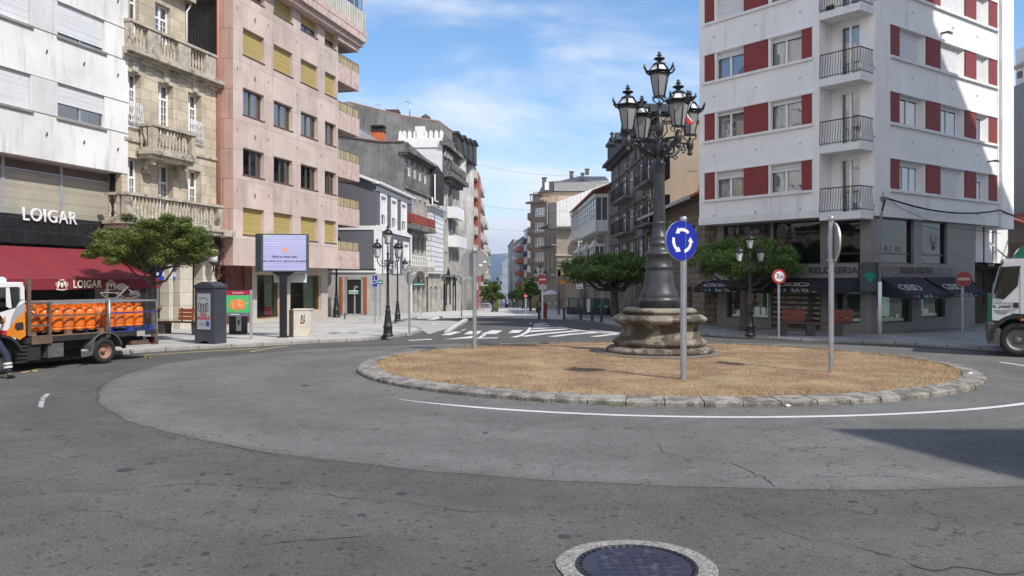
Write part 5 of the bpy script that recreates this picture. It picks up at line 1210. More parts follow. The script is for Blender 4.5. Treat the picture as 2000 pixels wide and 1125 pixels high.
mb = MB(fw_.M); mb.add([(-.2, -1.4, zt-.1), (fw_.L+.1, -1.4, zt-.1), (fw_.L+.1, 3, zt+1.6), (-.2, 3, zt+1.6), (-.2, -1.4, zt+.05), (fw_.L+.1, -1.4, zt+.05), (fw_.L+.1, 3, zt+1.75), (-.2, 3, zt+1.75)], [(0, 1, 5, 4), (4, 5, 6, 7), (1, 2, 6, 5), (0, 3, 2, 1)]); mb.build('roof', tile, rt)
o = MB(fw_.M); o.box(S(1180), fw_.L, 1.6, 3, zt+.9, zt+2.3); o = o.build('dormer', mat('brick_red_render'), rt)
# weathered timber-panelled ground floors behind the right-hand trees
tb = mat('weathered_plank_front', (.25, .205, .16), .9, var=.25, vs=1, joint=(.42, 9, (.45, .42, .4), .05), streak=.5, col2=(.12, .10, .085), c2s=1.5)
ftb = Face(Vector((8.0, 88)), Vector((8.45, 49.7))); ftb.A = ftb.A-ftb.n*.12
pl = thing('shopfront_row', 'row of weathered brown plank and stone shopfronts at street level behind the trees', 'shopfront', (ftb.A.x, ftb.A.y, gz(70)))
mb = MB(Face(ftb.A, ftb.A+ftb.d*ftb.L).M); mb.box(0, ftb.L, 0, .1, -3, ftb.z(1150, 556)); mb.build('plank_front', tb, pl)
# white corrugated side wall with dark flank, stone balcony house
fr4 = Face(Vector((7.2, 118)), Vector((7.6, 89))); rt = thing('town_house', 'house with a bright white corrugated gable and dark slate flank, right of the street', 'building', (7.2, 118, gz(100)))
mb = MB(fr4.M); simple_shell(mb, fr4, -5, fr4.z(1131, 512), [], 4); mb.build('wall', wst, rt)
fgw = Face(P2(1087, 112), P2(1187, 112)); mb = MB(fgw.M); s_, z_ = fgw.s, fgw.z
mb.prism([(0, z_(1090, 442)), (s_(1122), z_(1122, 442)), (s_(1122), z_(1122, 440)), (fgw.L, z_(1187, 440)), (fgw.L, z_(1187, 358)), (s_(1172), z_(1172, 363)), (0, z_(1087, 395))], 0, .4); mb.build('white_gable', mat('white_corrugated_sheet2', (.68, .68, .69), .7, var=.1, corr=(.5, .12), streak=.15), rt)
mb = MB(fgw.M); mb.prism([(0, -5), (fgw.L, -5), (fgw.L, z_(1187, 440)), (0, z_(1087, 442))], .1, .5); mb.build('lower_wall', wst, rt)
mb = MB(fgw.M); mb.box(s_(1072), 0, -.3, 3, z_(1080, 445), z_(1080, 396)); mb.box(s_(1070), s_(1122), -.8, 2, z_(1080, 447), z_(1080, 443)); mb.build('slate_flank', mat('grey_slate_cladding', (.12, .118, .112), .8, var=.2, joint=(.3, .25, (.6, .6, .6), .02)), rt)
mb = MB(fgw.M)
for k in range(5): mb.box(s_(1128), s_(1141), -1.2, 0, z_(1135, 520-k*.0), z_(1135, 452)); break
mb.build('glazed_tower', cg, rt)
m2 = MB(fgw.M)
for i in range(3):
    for j in range(7): a = s_(1129)+i*(s_(1140)-s_(1129))/3+.06; z0 = z_(1135, 518)+j*(z_(1135, 454)-z_(1135, 518))/7+.08; m2.box(a, a+.22, -1.23, -1.2, z0, z0+.5)
m2.build('pane', mat('gallery_glass'), rt)
mb = MB(fgw.M); mb.box(s_(1087), s_(1127), -.4, 4, -5, z_(1100, 500)); mb.add([(s_(1085), -.6, z_(1100, 500)), (s_(1128), -.6, z_(1100, 500)), (s_(1128), 3, z_(1100, 478)), (s_(1085), 3, z_(1100, 478))], [(0, 1, 2, 3)]); mb.build('low_wing', wst, rt)
# tall brown block with white windows, slate mansard
fbr = Face(P2(1036, 150), P2(1068, 146)); s_, z_ = fbr.s, fbr.z
rt = thing('apartment_building', 'tall brown block with white windows and slate mansard roof closing the right-hand row', 'building', (fbr.A.x, fbr.A.y, gz(150)))
br_ = mat('brown_render', (.235, .18, .14), .85, var=.12, streak=.2, joint=(50, .5, (.8, .8, .8), .03))
zt = z_(1040, 398); rows_b = [(406, 424), (435, 454), (464, 483), (493, 512), (521, 540), (550, 566)]
holes = [(s_(1043), s_(1064), z_(1050, b_), z_(1050, a)) for a, b_ in rows_b]
mb = MB(fbr.M); simple_shell(mb, fbr, -10, zt, holes, 14); mb.box(-.6, fbr.L, -.7, .2, zt, zt+.4); mb.build('wall', br_, rt)
for h_ in holes: window(rt, fbr, *h_, y=.2, cols=4, fw=.14, rows=(.25,), cur=[(.05, .95)])
for a, b_ in rows_b: mb = MB(fbr.M); mb.lathe([(.3, 0), (1.1, .5), (1.1, 1.6), (1.0, 1.7)], 10, (0, .6, z_(1040, b_)-.9)); mb.build('rounded_balcony', br_, rt)
zr = z_(1080, 372); cream_ = mat('cream_render')
fbr2 = Face(P2(1040, 152), P2(1190, 152)); s_, z_ = fbr2.s, fbr2.z
mb = MB(fbr2.M); mb.box(s_(1042), s_(1190), .5, 9, zt, z_(1100, 374)); mb.build('penthouse_wall', mat('peach_render', (.50, .40, .31), .85), rt)
mb = MB(fbr2.M); mb.box(s_(1082), s_(1190), .0, 9, z_(1100, 373), z_(1100, 354)); mb.build('gable_wall', mat('grey_flecked_render', (.30, .30, .30), .85, var=.1, fine=.2, fs=3), rt)
mb = MB(fbr2.M); mb.prism([(s_(1052), z_(1060, 376)), (s_(1080), z_(1080, 374)), (s_(1082), z_(1082, 354)), (s_(1062), z_(1062, 357))], -.1, 8); mb.add([(s_(1062), -.1, z_(1062, 356)), (s_(1190), -.1, z_(1190, 353)), (s_(1190), 7, z_(1190, 335)), (s_(1137), 7, z_(1137, 335)), (s_(1100), 5, z_(1100, 346))], [(0, 1, 2, 3, 4)]); mb.build('roof', mat('dark_slate2', (.075, .08, .095), .6, var=.1, joint=(.6, .3, (.7, .7, .7), .02)), rt)
for px, p0, p1, w_ in ((1064, 360, 345, .4), (1118, 345, 333, .35), (1149, 338, 328, .35), (1140, 346, 336, .3)): mb = MB(fbr2.M); mb.box(s_(px)-w_, s_(px)+w_, 2, 2.8, z_(px, p0), z_(px, p1)); mb.box(s_(px)-w_-.1, s_(px)+w_+.1, 1.9, 2.9, z_(px, p1), z_(px, p1)+.15); mb.build('chimney', mat('grey_slate_cladding'), rt)
mb = MB(fbr2.M); mb.box(s_(1064), s_(1072), -.15, .4, z_(1068, 371), z_(1068, 356)); mb.build('dormer_window', whitepvc, rt)
railing(rt, fbr2, [(s_(1036), -1.2), (s_(1088), -1.2)], zt+.3, zt+1.5, .35, r=.04)
mb = MB(fbr2.M)
for px in (1036, 1044, 1052, 1058): mb.box(s_(px)-.06, s_(px)+.06, -1, -.9, zt+.3, z_(1040, 381))
mb.box(s_(1034), s_(1059), -1.1, .5, z_(1040, 381), z_(1040, 380)); mb.build('terrace_glazing', mat('dark_frame', (.06, .065, .075), .5), rt)
# stone corner house in front of it
fst = Face(P2(1063, 136), P2(1088, 124)); s_, z_ = fst.s, fst.z
rt = thing('town_house', 'grey-brown stone house with small balconies at the foot of the tall brown block', 'building', (fst.A.x, fst.A.y, gz(130)))
holes = [(s_(1066)+k, s_(1066)+k+1.4, z_(1070, b_), z_(1070, a)) for k in (0, 4.0, 8.0) for a, b_ in ((460, 480), (498, 532))]
mb = MB(fst.M); simple_shell(mb, fst, -7, z_(1070, 445), holes, 9); mb.build('wall', wst, rt)
for h_ in holes: window(rt, fst, *h_, y=.2, cols=1, fw=.16, rows=(.6,))
mb = MB(fst.M); mb.box(-.8, fst.L+.3, -.9, 2, z_(1070, 445), z_(1070, 443)); mb.box(-.5, fst.L, -.9, 0, z_(1070, 484), z_(1070, 481)); mb.box(-.5, fst.L, -1, 0, z_(1070, 540), z_(1070, 536)); mb.build('cornice', dk, rt)
# thin blocks at the far end of the right side
whr = mat('bright_white_render', (.74, .74, .73), .8, streak=.1)
block('apartment_building', 'narrow bright white block right behind the brown one', 1024, 178, (165,), 1036, 445, whr, floors=6, wcols=1, balc=(mat('dark_frame'), (.02, .5), .9), zb=-12)
block('apartment_building', 'grey block with a column of red balconies on the right of the street', 1002, 235, (190,), 1024, 463, mat('mid_grey_render', (.27, .26, .25), .85, streak=.3), floors=6, wcols=3, balc=(redr, (.62, .95), 1.2), zb=-14)
block('apartment_building', 'slim dark grey block with a white edge further down on the right', 992.5, 300, (245,), 1003, 483, mat('mid_grey_render'), floors=6, wcols=3, zb=-16)
block('apartment_building', 'distant low white block near the vanishing point', 981, 420, (310,), 993, 515, whr, floors=5, wcols=3, zb=-20)
block('apartment_building', 'farthest pale block at the end of the street', 975, 520, (425,), 984, 540, cream_, floors=3, wcols=3, zb=-20)
# cables strung over the street
for i, (a, b_, lab) in enumerate((((925, 320, 110), (1190, 345, 70), 'uppermost thin cable strung across the street'), ((935, 400, 120), (1250, 408, 62), 'middle thin cable strung across the street'), ((945, 446, 130), (1200, 440, 75), 'lowest thin cable strung across the street'))):
    p = Vector((P2(a[0], a[2]).x, a[2], zc(a[1], a[2]))); q = Vector((P2(b_[0], b_[2]).x, b_[2], zc(b_[1], b_[2])))
    mb = MB(); mb.tube([p.lerp(q, t/12)-Vector((0, 0, math.sin(math.pi*t/12)*.5)) for t in range(13)], .018, 4); o = mb.build('cable', mat('pale_cable', (.45, .45, .45), .6)); tag(o, lab, 'cable')
# ================================================================ WHITE AND RED CORNER BLOCK, RIGHT
ww = mat('white_facade_render', (.84, .84, .835), .8, var=.05, vs=.7, fine=.03, streak=.17)
wtr = mat('white_facade_trim', (.78, .78, .77), .8, var=.05, streak=.15)
redst = mat('speckled_red_stone', (.235, .038, .035), .7, var=.15, vs=6, fine=.55, fs=55, bump=.8)
A_ = Vector((8.42, 35.9)); fL = dirface(A_, 1000+1560*(.625/-.78)*1.0, 1680) if False else None
dL = Vector((.625, -.78)).normalized()
def endat(A, d, px): k = (px-1000)/F; return A+d*((k*A[1]-A[0])/(d.x-k*d.y))
Cc = endat(A_, dL, 1680); dR = Vector((.816, .578)).normalized(); Ee = endat(Cc, dR, 1968)
fL = Face(A_, Cc); fR = Face(Cc, Ee); S = fL.s; Z = fL.z; SR = fR.s
rt = thing('apartment_building', 'tall white corner apartment block with dark red wall panels and iron corner balconies', 'building', (Cc.x, Cc.y, 0))
zu = Z(1366, 440); ztop = 20.5; fh = 2.62; z1r = Z(1376, 339); hs_ = Z(1376, 339)-Z(1376, 391)
strips = [(z1r-hs_+fh*i, z1r+fh*i) for i in range(5)]
s0 = S(1376); s1 = S(1586); sp_ = S(1600); Lr = fR.L
# left face wall with long slots, panels fill between windows
wl_ = [(S(1396), S(1452)), (S(1500.5), S(1565))]; rd = [(S(1376.5), S(1394.5)), (S(1453), S(1499.5)), (S(1566), S(1586))]
wr_ = [(SR(1757), SR(1809)), (SR(1837), SR(1884.5)), (SR(1907), SR(1930))]; rdr = [(SR(1739), SR(1756.5)), (SR(1809.5), SR(1836.5)), (SR(1885), SR(1906.5)), (SR(1930.5), SR(1947))]
hl = [(s0, s1, p, q) for p, q in strips]; hr = [(SR(1739), SR(1947), p, q) for p, q in strips]
mb = MB(fL.M); mb.wall(0, sp_, zu, ztop, hl, .04)
mb.quad((0, 0, zu), (0, 0, ztop), (0, 9, ztop), (0, 9, zu)); mb.quad((0, 0, zu), (0, 6, zu), (fL.L, 6, zu), (fL.L, 0, zu))
# loggia: side wall and back wall
_p = fL.M.inverted() @ (fR.M @ Vector((SR(1706.5), 0, 0))); rd_ = _p.y
mb.quad((sp_, 0, zu), (sp_, rd_, zu), (sp_, rd_, ztop), (sp_, 0, ztop)); 
sb0, sb1 = fL.s(1640, rd_), fL.s(1680, rd_)
doors = [(sb0, sb1, p-.95, q+.02) for p, q in strips]
mb.wall(sp_, _p.x, zu, ztop, doors, .12, y=rd_)
mb.box(.01, fL.L, 3, 9, ztop-.2, ztop)
mb.build('wall', ww, rt)
xr0 = SR(1706.5)
mb = MB(fR.M); mb.wall(xr0, Lr, zu, ztop, hr, .04); mb.quad((Lr, 0, zu), (Lr, 9, zu), (Lr, 9, ztop), (Lr, 0, ztop)); mb.quad((xr0, 0, zu), (xr0, 5, zu), (Lr, 5, zu), (Lr, 0, zu)); mb.box(SR(1706.5), SR(1725), -.05, .0, zu, ztop); mb.box(SR(1948), SR(1951), -.02, 0, zu, ztop)
mb.build('wall', ww, rt)
mb = MB(fR.M); mb.box(SR(1951), Lr+.3, -.14, 1, zu-.1, ztop); mb.build('end_pier', ww, rt)
for fc, bands, x0, x1 in ((fL, rd, s0, s1), (fR, rdr, SR(1739), SR(1947))):
    for p, q in strips:
        for a, b_ in bands:
            m2 = MB(fc.M); m2.box(a, b_, -.015, .04, p, q); m2.build('red_panel', redst, rt)
        m2 = MB(fc.M); m2.box(x0-.05, x1+.05, -.09, .0, p-.11, p-.003); m2.box(x0-.05, x1+.05, -.05, .0, q+.003, q+.05); m2.build('ledge', wtr, rt)
bl_l = {(4, 0): 1, (4, 1): 1, (3, 0): 1, (3, 1): .56, (2, 0): .22, (2, 1): .16, (1, 0): .12, (1, 1): .14, (0, 0): .26, (0, 1): .25}
bl_r = {(0, 1): .93, (0, 0): .16, (0, 2): .3, (1, 0): .1, (1, 1): .12, (1, 2): .12, (2, 0): 1, (2, 1): 1, (2, 2): 1, (3, 0): 1, (3, 1): 1, (3, 2): 1, (4, 0): .9, (4, 1): 1, (4, 2): 1}
for i, (p, q) in enumerate(strips):
    for fc, ws, bl, key in ((fL, wl_, bl_l, 0), (fR, wr_, bl_r, 1)):
        for j, (a, b_) in enumerate(ws):
            if key == 1: b_ -= .42*(1 if j < 2 else .8)
            fr_ = 2 if not (key == 1 and j == 2) else 1
            if (i, j) in ((0, 0),) and key == 1: fr_ = 3
            w = window(rt, fc, a, b_, p, q, y=.16, cols=fr_, fw=.06, blind=bl.get((i, j), .3), bm=blindw, cur=[(.03, .97)] if (i+j) % 2 == 0 else [(.02, .35), (.6, .97)], back=room)
            m2 = MB(fc.M)
            if key == 0: m2.box(a-.0, a+.12, 0.0, .155, p, q); m2.box(a+.12, b_, .0, .155, q-.03, q)
            else: m2.quad((b_+.36, 0, p), (b_, .2, p), (b_, .2, q), (b_+.36, 0, q)); m2.quad((a, 0, q), (b_+.38, 0, q), (b_, .16, q-.02), (a, .16, q-.02)); m2.quad((a, .16, p), (b_, .16, p), (b_+.38, 0, p), (a, 0, p))
            m2.build('reveal', wtr, w)
mb = MB(fL.M)
for p, q in strips+[(strips[0][0]-fh+.0, 0)]:
    if p < zu+.2: p = zu+1.05
    for px in (1395, 1476, 1563): mb = MB(fL.M); mb.box(S(px)-.025, S(px)+.025, -.05, 0, p-.72, p-.67); mb.build('wall_bracket', galv, rt)
mb = MB(fR.M)
for p, q in strips:
    for px in (1781, 1861, 1908): mb = MB(fR.M); mb.box(SR(px)-.025, SR(px)+.025, -.05, 0, p-.68, p-.63); mb.build('wall_bracket', galv, rt)
mb = MB(fL.M); mb.box(-.02, sp_+.0, -.03, 0, zu, zu+.32); mb.build('base_band', wtr, rt)
mb = MB(fR.M); mb.box(xr0, Lr-.3, -.03, 0, zu, zu+.32); mb.build('base_band', wtr, rt)
# corner balconies
dglass = GL
nC = Vector(( (Cc-fR.w(xr0).xy).length, 0))
for i, (p, q) in enumerate(strips):
    zb0 = p-1.0-.12
    w = window(rt, fL, sb0, sb1, zb0+.17, q+.02, y=rd_+.06, cols=2, fw=.07, blind=.0, cur=[(.05, .45)] if i % 2 else [(.5, .95)], name='balcony_door')
    m2 = MB(fL.M); xL = sp_+.01; xE = fL.L-.005; poly = [(xL, -.0), (xE, -.0)]
    pr0 = fR.M @ Vector((xr0, 0, 0)); inv = fL.M.inverted(); a = inv @ pr0; 
    poly = [(xL, .0), (xE, .0), (a.x, a.y-.01), (xL, rd_-.01)]
    m2.slab(poly, zb0-.12, zb0+.16); sl_ = m2.build('balcony_slab', wtr, rt)
    if i < 5: railing(sl_, fL, [(xL+.02, .03), (xE-.01, .03), (a.x-.03, a.y+.02)], zb0+.17, zb0+1.12, .105, bow=.09, r=.010)
mb = MB(fL.M); 
for px in (1612, 1620): 
    x = S(px); mb.lathe([(.07, 0), (.1, .14)], 8, (x, .2, strips[3][0]-.95)); mb.sphere((x, .2, strips[3][0]-.76), .09, 7, 5)
mb.build('flower_pot', mat('red_geranium', (.35, .06, .05), .8, col2=(.05, .12, .03), c2s=9, c2t=(.45, .5)), rt)
# --- shop floors below: granite frame, mezzanine glass, display windows
ro = .95
shg = mat('grey_granite_cladding', (.215, .205, .195), .55, var=.08, vs=1, fine=.18, fs=50, joint=(1.6, 1.1, (.72, .7, .7), .008))
tintg = glassmat('mezzanine_glass', (.30, .33, .33), .03)
gLs = lambda px: fL.s(px, ro); gLz = lambda px, py: fL.z(px, py, ro); roR = .12; gRs = lambda px: fR.s(px, roR); gRz = lambda px, py: fR.z(px, py, roR)
zmz0, zmz1 = gLz(1500, 517), zu
zsh1 = gLz(1600, 571)
ml = [(gLs(1413), gLs(1505)), (gLs(1509), gLs(1602)), (gLs(1634), gLs(1680))]
hL = [(a, b_, zmz0, zmz1-.02) for a, b_ in ml]; sw = [(gLs(1419), gLs(1500)), (gLs(1506), gLs(1603)), (gLs(1631), gLs(1680))]
zsw = [(.5, 2.75), (.15, 2.75), (.5, 2.75)]
# shop corner in plan (both inward offsets)
cL = fL.L-ro*1.0
pC = None
# solve s on fL(ro) meeting fR(ro)
o1 = fL.A+fL.n*ro; o2 = fR.A+fR.n*roR
det = fL.d.x*(-fR.d.y)+fR.d.x*fL.d.y; df = o2-o1
sC = (df.x*(-fR.d.y)+fR.d.x*df.y)/det; sR0 = (fL.d.x*df.y-fL.d.y*df.x)/det
mb = MB(fL.M); mb.wall(gLs(1388), sC, 0, zu, hL+[(a, b_, *z) for (a, b_), z in zip(sw, zsw)], .3, y=ro); mb.quad((gLs(1388), ro, 0), (gLs(1388), ro, zu), (gLs(1388), 8, zu), (gLs(1388), 8, 0)); mb.build('shop_wall', shg, rt)
mr2 = [(gRs(1713), gRs(1785)), (gRs(1801), gRs(1850))]; srw = [(gRs(1713), gRs(1781)), (gRs(1800), gRs(1846))]
mb = MB(fR.M); mb.wall(sR0, gRs(1904), 0, zu, [(a, b_, zmz0, zmz1-.02) for a, b_ in mr2]+[(a, b_, .48 if i == 0 else .62, 2.75) for i, (a, b_) in enumerate(srw)], .3, y=roR); mb.quad((gRs(1904), roR, 0), (gRs(1904), 7, 0), (gRs(1904), 7, zu), (gRs(1904), roR, zu)); mb.build('shop_wall', shg, rt)
bk = mat('shop_back_wall', (.11, .13, .12), .8)
goods = mat('jewellery_display_white', (.60, .63, .60), .6, emit=.10); teal = mat('teal_display_panel', (.20, .30, .27), .5, emit=.35)  # goods and panel glow a little, standing in for the shop's inside lighting
def display(root, fc, a, b_, z0, z1, y, seed):
    rr_ = random.Random(seed); w = window(root, fc, a, b_, z0, z1, y=y+.18, cols=1, fm=mat('dark_shop_frame', (.03, .03, .03), .4), fw=.05, glass=GLS, back=bk, depth=1.3, name='shop_window')
    m = MB(fc.M); zm = z0+(z1-z0)*.52
    m.box(a+.1, b_-.1, y+.4, y+.85, zm-.03, zm); m.box(a+.06, b_-.06, y+.3, y+1.2, z0+.02, z0+.12); m.box(a+.1, b_-.1, y+.33, y+.36, z0+.12, z0+.15)
    for base in (z0+.12, zm):
        x = a+.15
        while x < b_-.2:
            k = rr_.random(); wd_ = rr_.uniform(.07, .24); h_ = rr_.uniform(.05, .38); yy = y+rr_.uniform(.42, .7)
            if k < .5: m.box(x, x+wd_, yy, yy+.08, base, base+h_)
            elif k < .8: m.lathe([(.07, 0), (.025, .05), (.03, h_*.5), (.06, h_*.7), (.03, h_)], 7, (x+.06, yy, base))
            else: m.prism([(x, base), (x+wd_, base), (x+wd_*.8, base+h_), (x+wd_*.25, base+h_*.9)], yy, yy+.05)
            x += wd_+rr_.uniform(.02, .16)
    m.build('display_stand', goods, w)
    m = MB(fc.M); m.box(b_-(b_-a)*.3, b_-.08, y+.9, y+.95, z0+.2, z1-.4); m.build('display_panel', teal, w)
for k, ((a, b_), z) in enumerate(zip(sw, zsw)):
    if k == 1: continue
    display(rt, fL, a, b_, z[0], z[1], ro, k)
for k, (a, b_) in enumerate(srw): display(rt, fR, a, b_, .48 if k == 0 else .62, 2.75, roR, 10+k)
a, b_ = sw[1]
mb = MB(fL.M); mb.box(a, b_, ro+.28, ro+.36, .13, 2.75); mb.build('shop_backing', mat('brown_marble_slab', (.10, .075, .055), .3), rt)
for k in range(11):   # pale driftwood slats across the shopfront
    z0 = .35+k*.21; mb = MB(fL.M); h1, h2 = random.uniform(.06, .11), random.uniform(.06, .11)
    v = [(a+.02, ro+.1, z0), (b_-.1, ro+.1, z0+random.uniform(-.02, .02)), (b_-.1, ro+.1, z0+h1), (a+.02, ro+.1, z0+h2)]
    mb.add(v+[(x, ro+.2, z) for x, y, z in v], [(0, 1, 2, 3), (3, 2, 6, 7), (1, 0, 4, 5)]); mb.build('wood_slat', mat('pale_driftwood', (.50, .44, .33), .7, var=.2, vs=3, col2=(.25, .2, .14), c2s=4), rt)
mb = MB(fL.M)
for k in (b_-(b_-a)*.25,): mb.box(k, k+.14, ro+.05, ro+.1, .13, 2.75)
mb.build('slat_post', mat('dark_frame'), rt)
for fc, lst in ((fL, ml), (fR, mr2)):
    for i, (a, b_) in enumerate(lst): window(rt, fc, a, b_, zmz0, zu-.02, y=(ro if fc is fL else roR)+.12, cols=1, rows=(.75,) if fc is fL and i < 2 else (.22,), fm=mat('dark_shop_frame'), fw=.05, glass=tintg, back=mat('mezzanine_room', (.16, .16, .15), .9), depth=.9, name='mezzanine_window')
etch = mat('frosted_lettering', (.30, .31, .32), .5)
text('window_lettering', 'Rafa Vila', .34, etch, rt, fpos(1749, 486, roR+.11, fR), ext=.002)
mb = MB(fpos(1826, 475, roR+.11, fR)); d_ = [(-.28, .2), (-.15, .34), (.15, .34), (.28, .2), (0, -.3)]
for i in range(5): mb.tube([(d_[i][0], 0, d_[i][1]), (d_[(i+1) % 5][0], 0, d_[(i+1) % 5][1])], .012, 4)
for s_ in ((-.28, .2, .28, .2), (-.1, .2, 0, -.3), (.1, .2, 0, -.3)): mb.tube([(s_[0], 0, s_[1]), (s_[2], 0, s_[3])], .01, 4)
mb.build('etched_diamond', etch, rt)
# fascia with relief lettering
mb = MB(fL.M); mb.box(gLs(1388), sC-.02, ro-.12, ro, zsh1+.05, zmz0-.08); mb.build('fascia', mat('grey_fascia', (.27, .26, .25), .7, var=.12, streak=.2), rt)
mb = MB(fR.M); mb.box(sR0+.1, gRs(1862), roR-.12, roR, zsh1+.05, zmz0-.08); mb.build('fascia', mat('grey_fascia'), rt)
dl = mat('dark_relief_letters', (.09, .085, .08), .6)
text('relief_lettering', 'RELOXERIA', .36, dl, rt, fpos(1626, 528, ro-.14, fL), ext=.03, sx=1.05, bold=.008)
text('relief_lettering', 'XOIERIA RAFA VILA', .34, dl, rt, fpos(1790, 528, roR-.14, fR), ext=.03, sx=.8, bold=.01)
mb = MB(fR.M); ms = mat('carved_stone_relief', (.20, .19, .175), .9, var=.3, vs=8, fine=.5, fs=20, bump=2); mb.box(sR0+.35, gRs(1860), roR-.135, roR-.12, zsh1+.09, zmz0-.12); mb.build('relief_band', ms, rt)
# corner box sign with the green gem
Mk = Matrix.Translation((*(fL.w(sC-.0, ro-.16).xy), 0)) @ Matrix.Rotation((fL.rz+fR.rz)/2, 4, 'Z')
mb = MB(Mk); mb.box(-.36, .36, -.1, .12, zsh1+.05, zmz0+.02); bx = mb.build('gem_sign', mat('dark_frame'), rt)
mb = MB(Mk @ Matrix.Translation((0, -.11, (zsh1+zmz0)/2))); mb.prism([(-.24, .1), (-.13, .19), (.15, .19), (.26, .1), (0, -.21)], -.02, 0); mb.build('green_gem', mat('green_gem', (.0, .22, .13), .3), bx)
# drainpipe on the corner pillar
mb = MB(Mk); mb.tube([(.3, -.32, .12), (.3, -.32, 2.1)], .075, 8); mb.build('white_drainpipe', whitepvc, rt)
mb = MB(Mk); mb.tube([(.3, -.32, 2.1), (.3, -.32, zu-.3), (.2, -.9, zu+.05)], .05, 8); mb.build('grey_drainpipe', mat('grey_gutter'), rt)
# dark awnings
navy = mat('navy_awning_cloth', (.017, .016, .024), .85, var=.1)
def awning(fc, pa, pb, pv, label, y0=.93, out=-.45, drop=(547, 563, 573), txtx=None, taper=0):
    zt = (gLz if fc is fL else gRz)(pa, drop[0]) ; ro = globals()['ro'] if fc is fL else roR; a0, b0 = fc.s(pa, ro), fc.s(pb, ro); yF = out
    t = thing('awning', label, 'awning', tuple(fc.w(a0, 0, 0)), 'navy shop awnings of the jeweller')
    a1, b1 = fc.s(pv[0], yF), fc.s(pv[1], yF); z1 = fc.z(pv[0], drop[1], yF); z2 = fc.z(pv[0], drop[2], yF)
    m = MB(fc.M); n = 10
    v = []
    for i in range(n+1):
        for k in range(4): u = k/3; v.append(((a0+(b0-a0)*i/n)*(1-u)+(a1+(b1-a1)*i/n)*u, (ro-.02)*(1-u)+yF*u, zt*(1-u)+z1*u-.05*math.sin(u*math.pi)))
    m.add(v, [(4*i+k, 4*i+4+k, 4*i+5+k, 4*i+k+1) for i in range(n) for k in range(3)], True)
    for aa, bb in ((a0, a1), (b0, b1)): m.add([(aa, ro-.02, zt), (bb, yF, z1), (bb, yF, z2), (aa, ro-.02, z2+.1)], [(0, 1, 2, 3)])
    m.build('canopy', navy, t)
    m = MB(fc.M); m.box(a1, b1, yF-.02, yF, z2, z1); m.build('valance', navy, t)
    return t, (a0, b0, a1, b1, zt, z1, z2, yF)
pw = mat('white_print', (.62, .62, .62), .8)
dots = [mat('red_dot', (.35, .03, .04), .7), mat('green_dot', (.02, .18, .12), .7), mat('blue_dot', (.10, .25, .38), .7)]
def awn_print(t, fc, g, fr, fr2, sz=.2):
    ro = globals()['ro'] if fc is fL else roR; a0, b0, a1, b1, zt, z1, z2, yF = g; xx = a1+(b1-a1)*fr; zz = (z1+z2)/2
    text('lettering', 'Rafa Vila', sz*.95, pw, t, fc.M @ Matrix.Translation((xx+.45, yF-.03, zz)), ext=.002, sx=.95)
    text('lettering', 'joieros', sz*.32, pw, t, fc.M @ Matrix.Translation((xx+1.05, yF-.03, zz-.045)), ext=.002)
    for k in range(3):
        m = MB(fc.M @ Matrix.Translation((xx-.62+k*.2, yF-.03, zz))); m.prism([(math.cos(q*.524)*.07, math.sin(q*.524)*.07) for q in range(12)], -.003, 0); m.build('printed_dot', dots[k], t)
    for k in range(3):   # linked loops printed on the slope
        m = MB(); u = fr2+.0; n = 30; pts = []
        for q in range(n):
            an = 2*math.pi*q/n; lx = .26*math.cos(an)*(1+.25*math.cos(2*an)); lz = .30*math.sin(an)
            U = .62-lz*.5; base = a0+(b0-a0)*fr; x = (a0+(b0-a0)*.0)*(1-U)+a1*U+((b0-a0)*(1-U)+(b1-a1)*U)*fr+(k-1)*.42+lx+ lz*.0
            pts.append((x, (ro-.02)*(1-U)+yF*U, zt*(1-U)+z1*U-.05*math.sin(U*math.pi)+.012))
        m.M = fc.M; m.tube(pts, .018, 4, closed=True); m.build('printed_loop', pw, t)
t1, g1 = awning(fL, 1382, 1500, (1355, 1506), 'navy awning with printed loops at the left end of the jeweller', out=-.5, drop=(545, 562, 571)); awn_print(t1, fL, g1, .28, .5, .22)
t2, g2 = awning(fL, 1502, 1690, (1499, 1655), 'long navy awning with printed loops behind the weight limit sign', out=-.5, drop=(541, 562, 571)); awn_print(t2, fL, g2, .30, .5, .22)
t3, g3 = awning(fR, 1712, 1795, (1770, 1853), 'navy awning with printed loops just right of the corner pillar', out=-1.3, drop=(538, 574.5, 585)); awn_print(t3, fR, g3, .35, .5, .2)
t4, g4 = awning(fR, 1800, 1888, (1856, 1922), 'rightmost navy awning, behind the red no-entry disc', out=-1.3, drop=(538, 572, 580)); awn_print(t4, fR, g4, .35, .5, .2)
# cables on the corner
mb = MB(fR.M); zc_ = fR.z(1722, 386, -.1); x0 = SR(1722); mb.tube([(x0-.2, -.1, zu+.05), (x0-.1, -.12, zu+.35), (x0, -.15, zc_)]+[(x0+k*1.05, -.2, zc_-.03*k*(9-k)*.55-.0*k) for k in range(1, 10)]+[(x0+14, 0, zc_-.55)], .035, 6); mb.build('black_cable', black, rt)
mb = MB(fR.M); mb.tube([(x0, -.15, zc_+.05), (x0+1, -.2, zc_-.35), (x0+3, -.2, zc_-.72), (x0+6, -.2, zc_-.98), (x0+9.5, -.2, zc_-1.05)], .012, 5); mb.build('thin_cable', black, rt)
mb = MB(fR.M); mb.box(x0-.2, x0+.15, -.2, 0, zc_-.08, zc_+.03); mb.tube([(x0-.05, -.1, zc_), (x0-.05, -.1, zc_+.25)], .02, 5); mb.build('cable_bracket', mat('rusty_bracket', (.25, .2, .16), .8), rt)
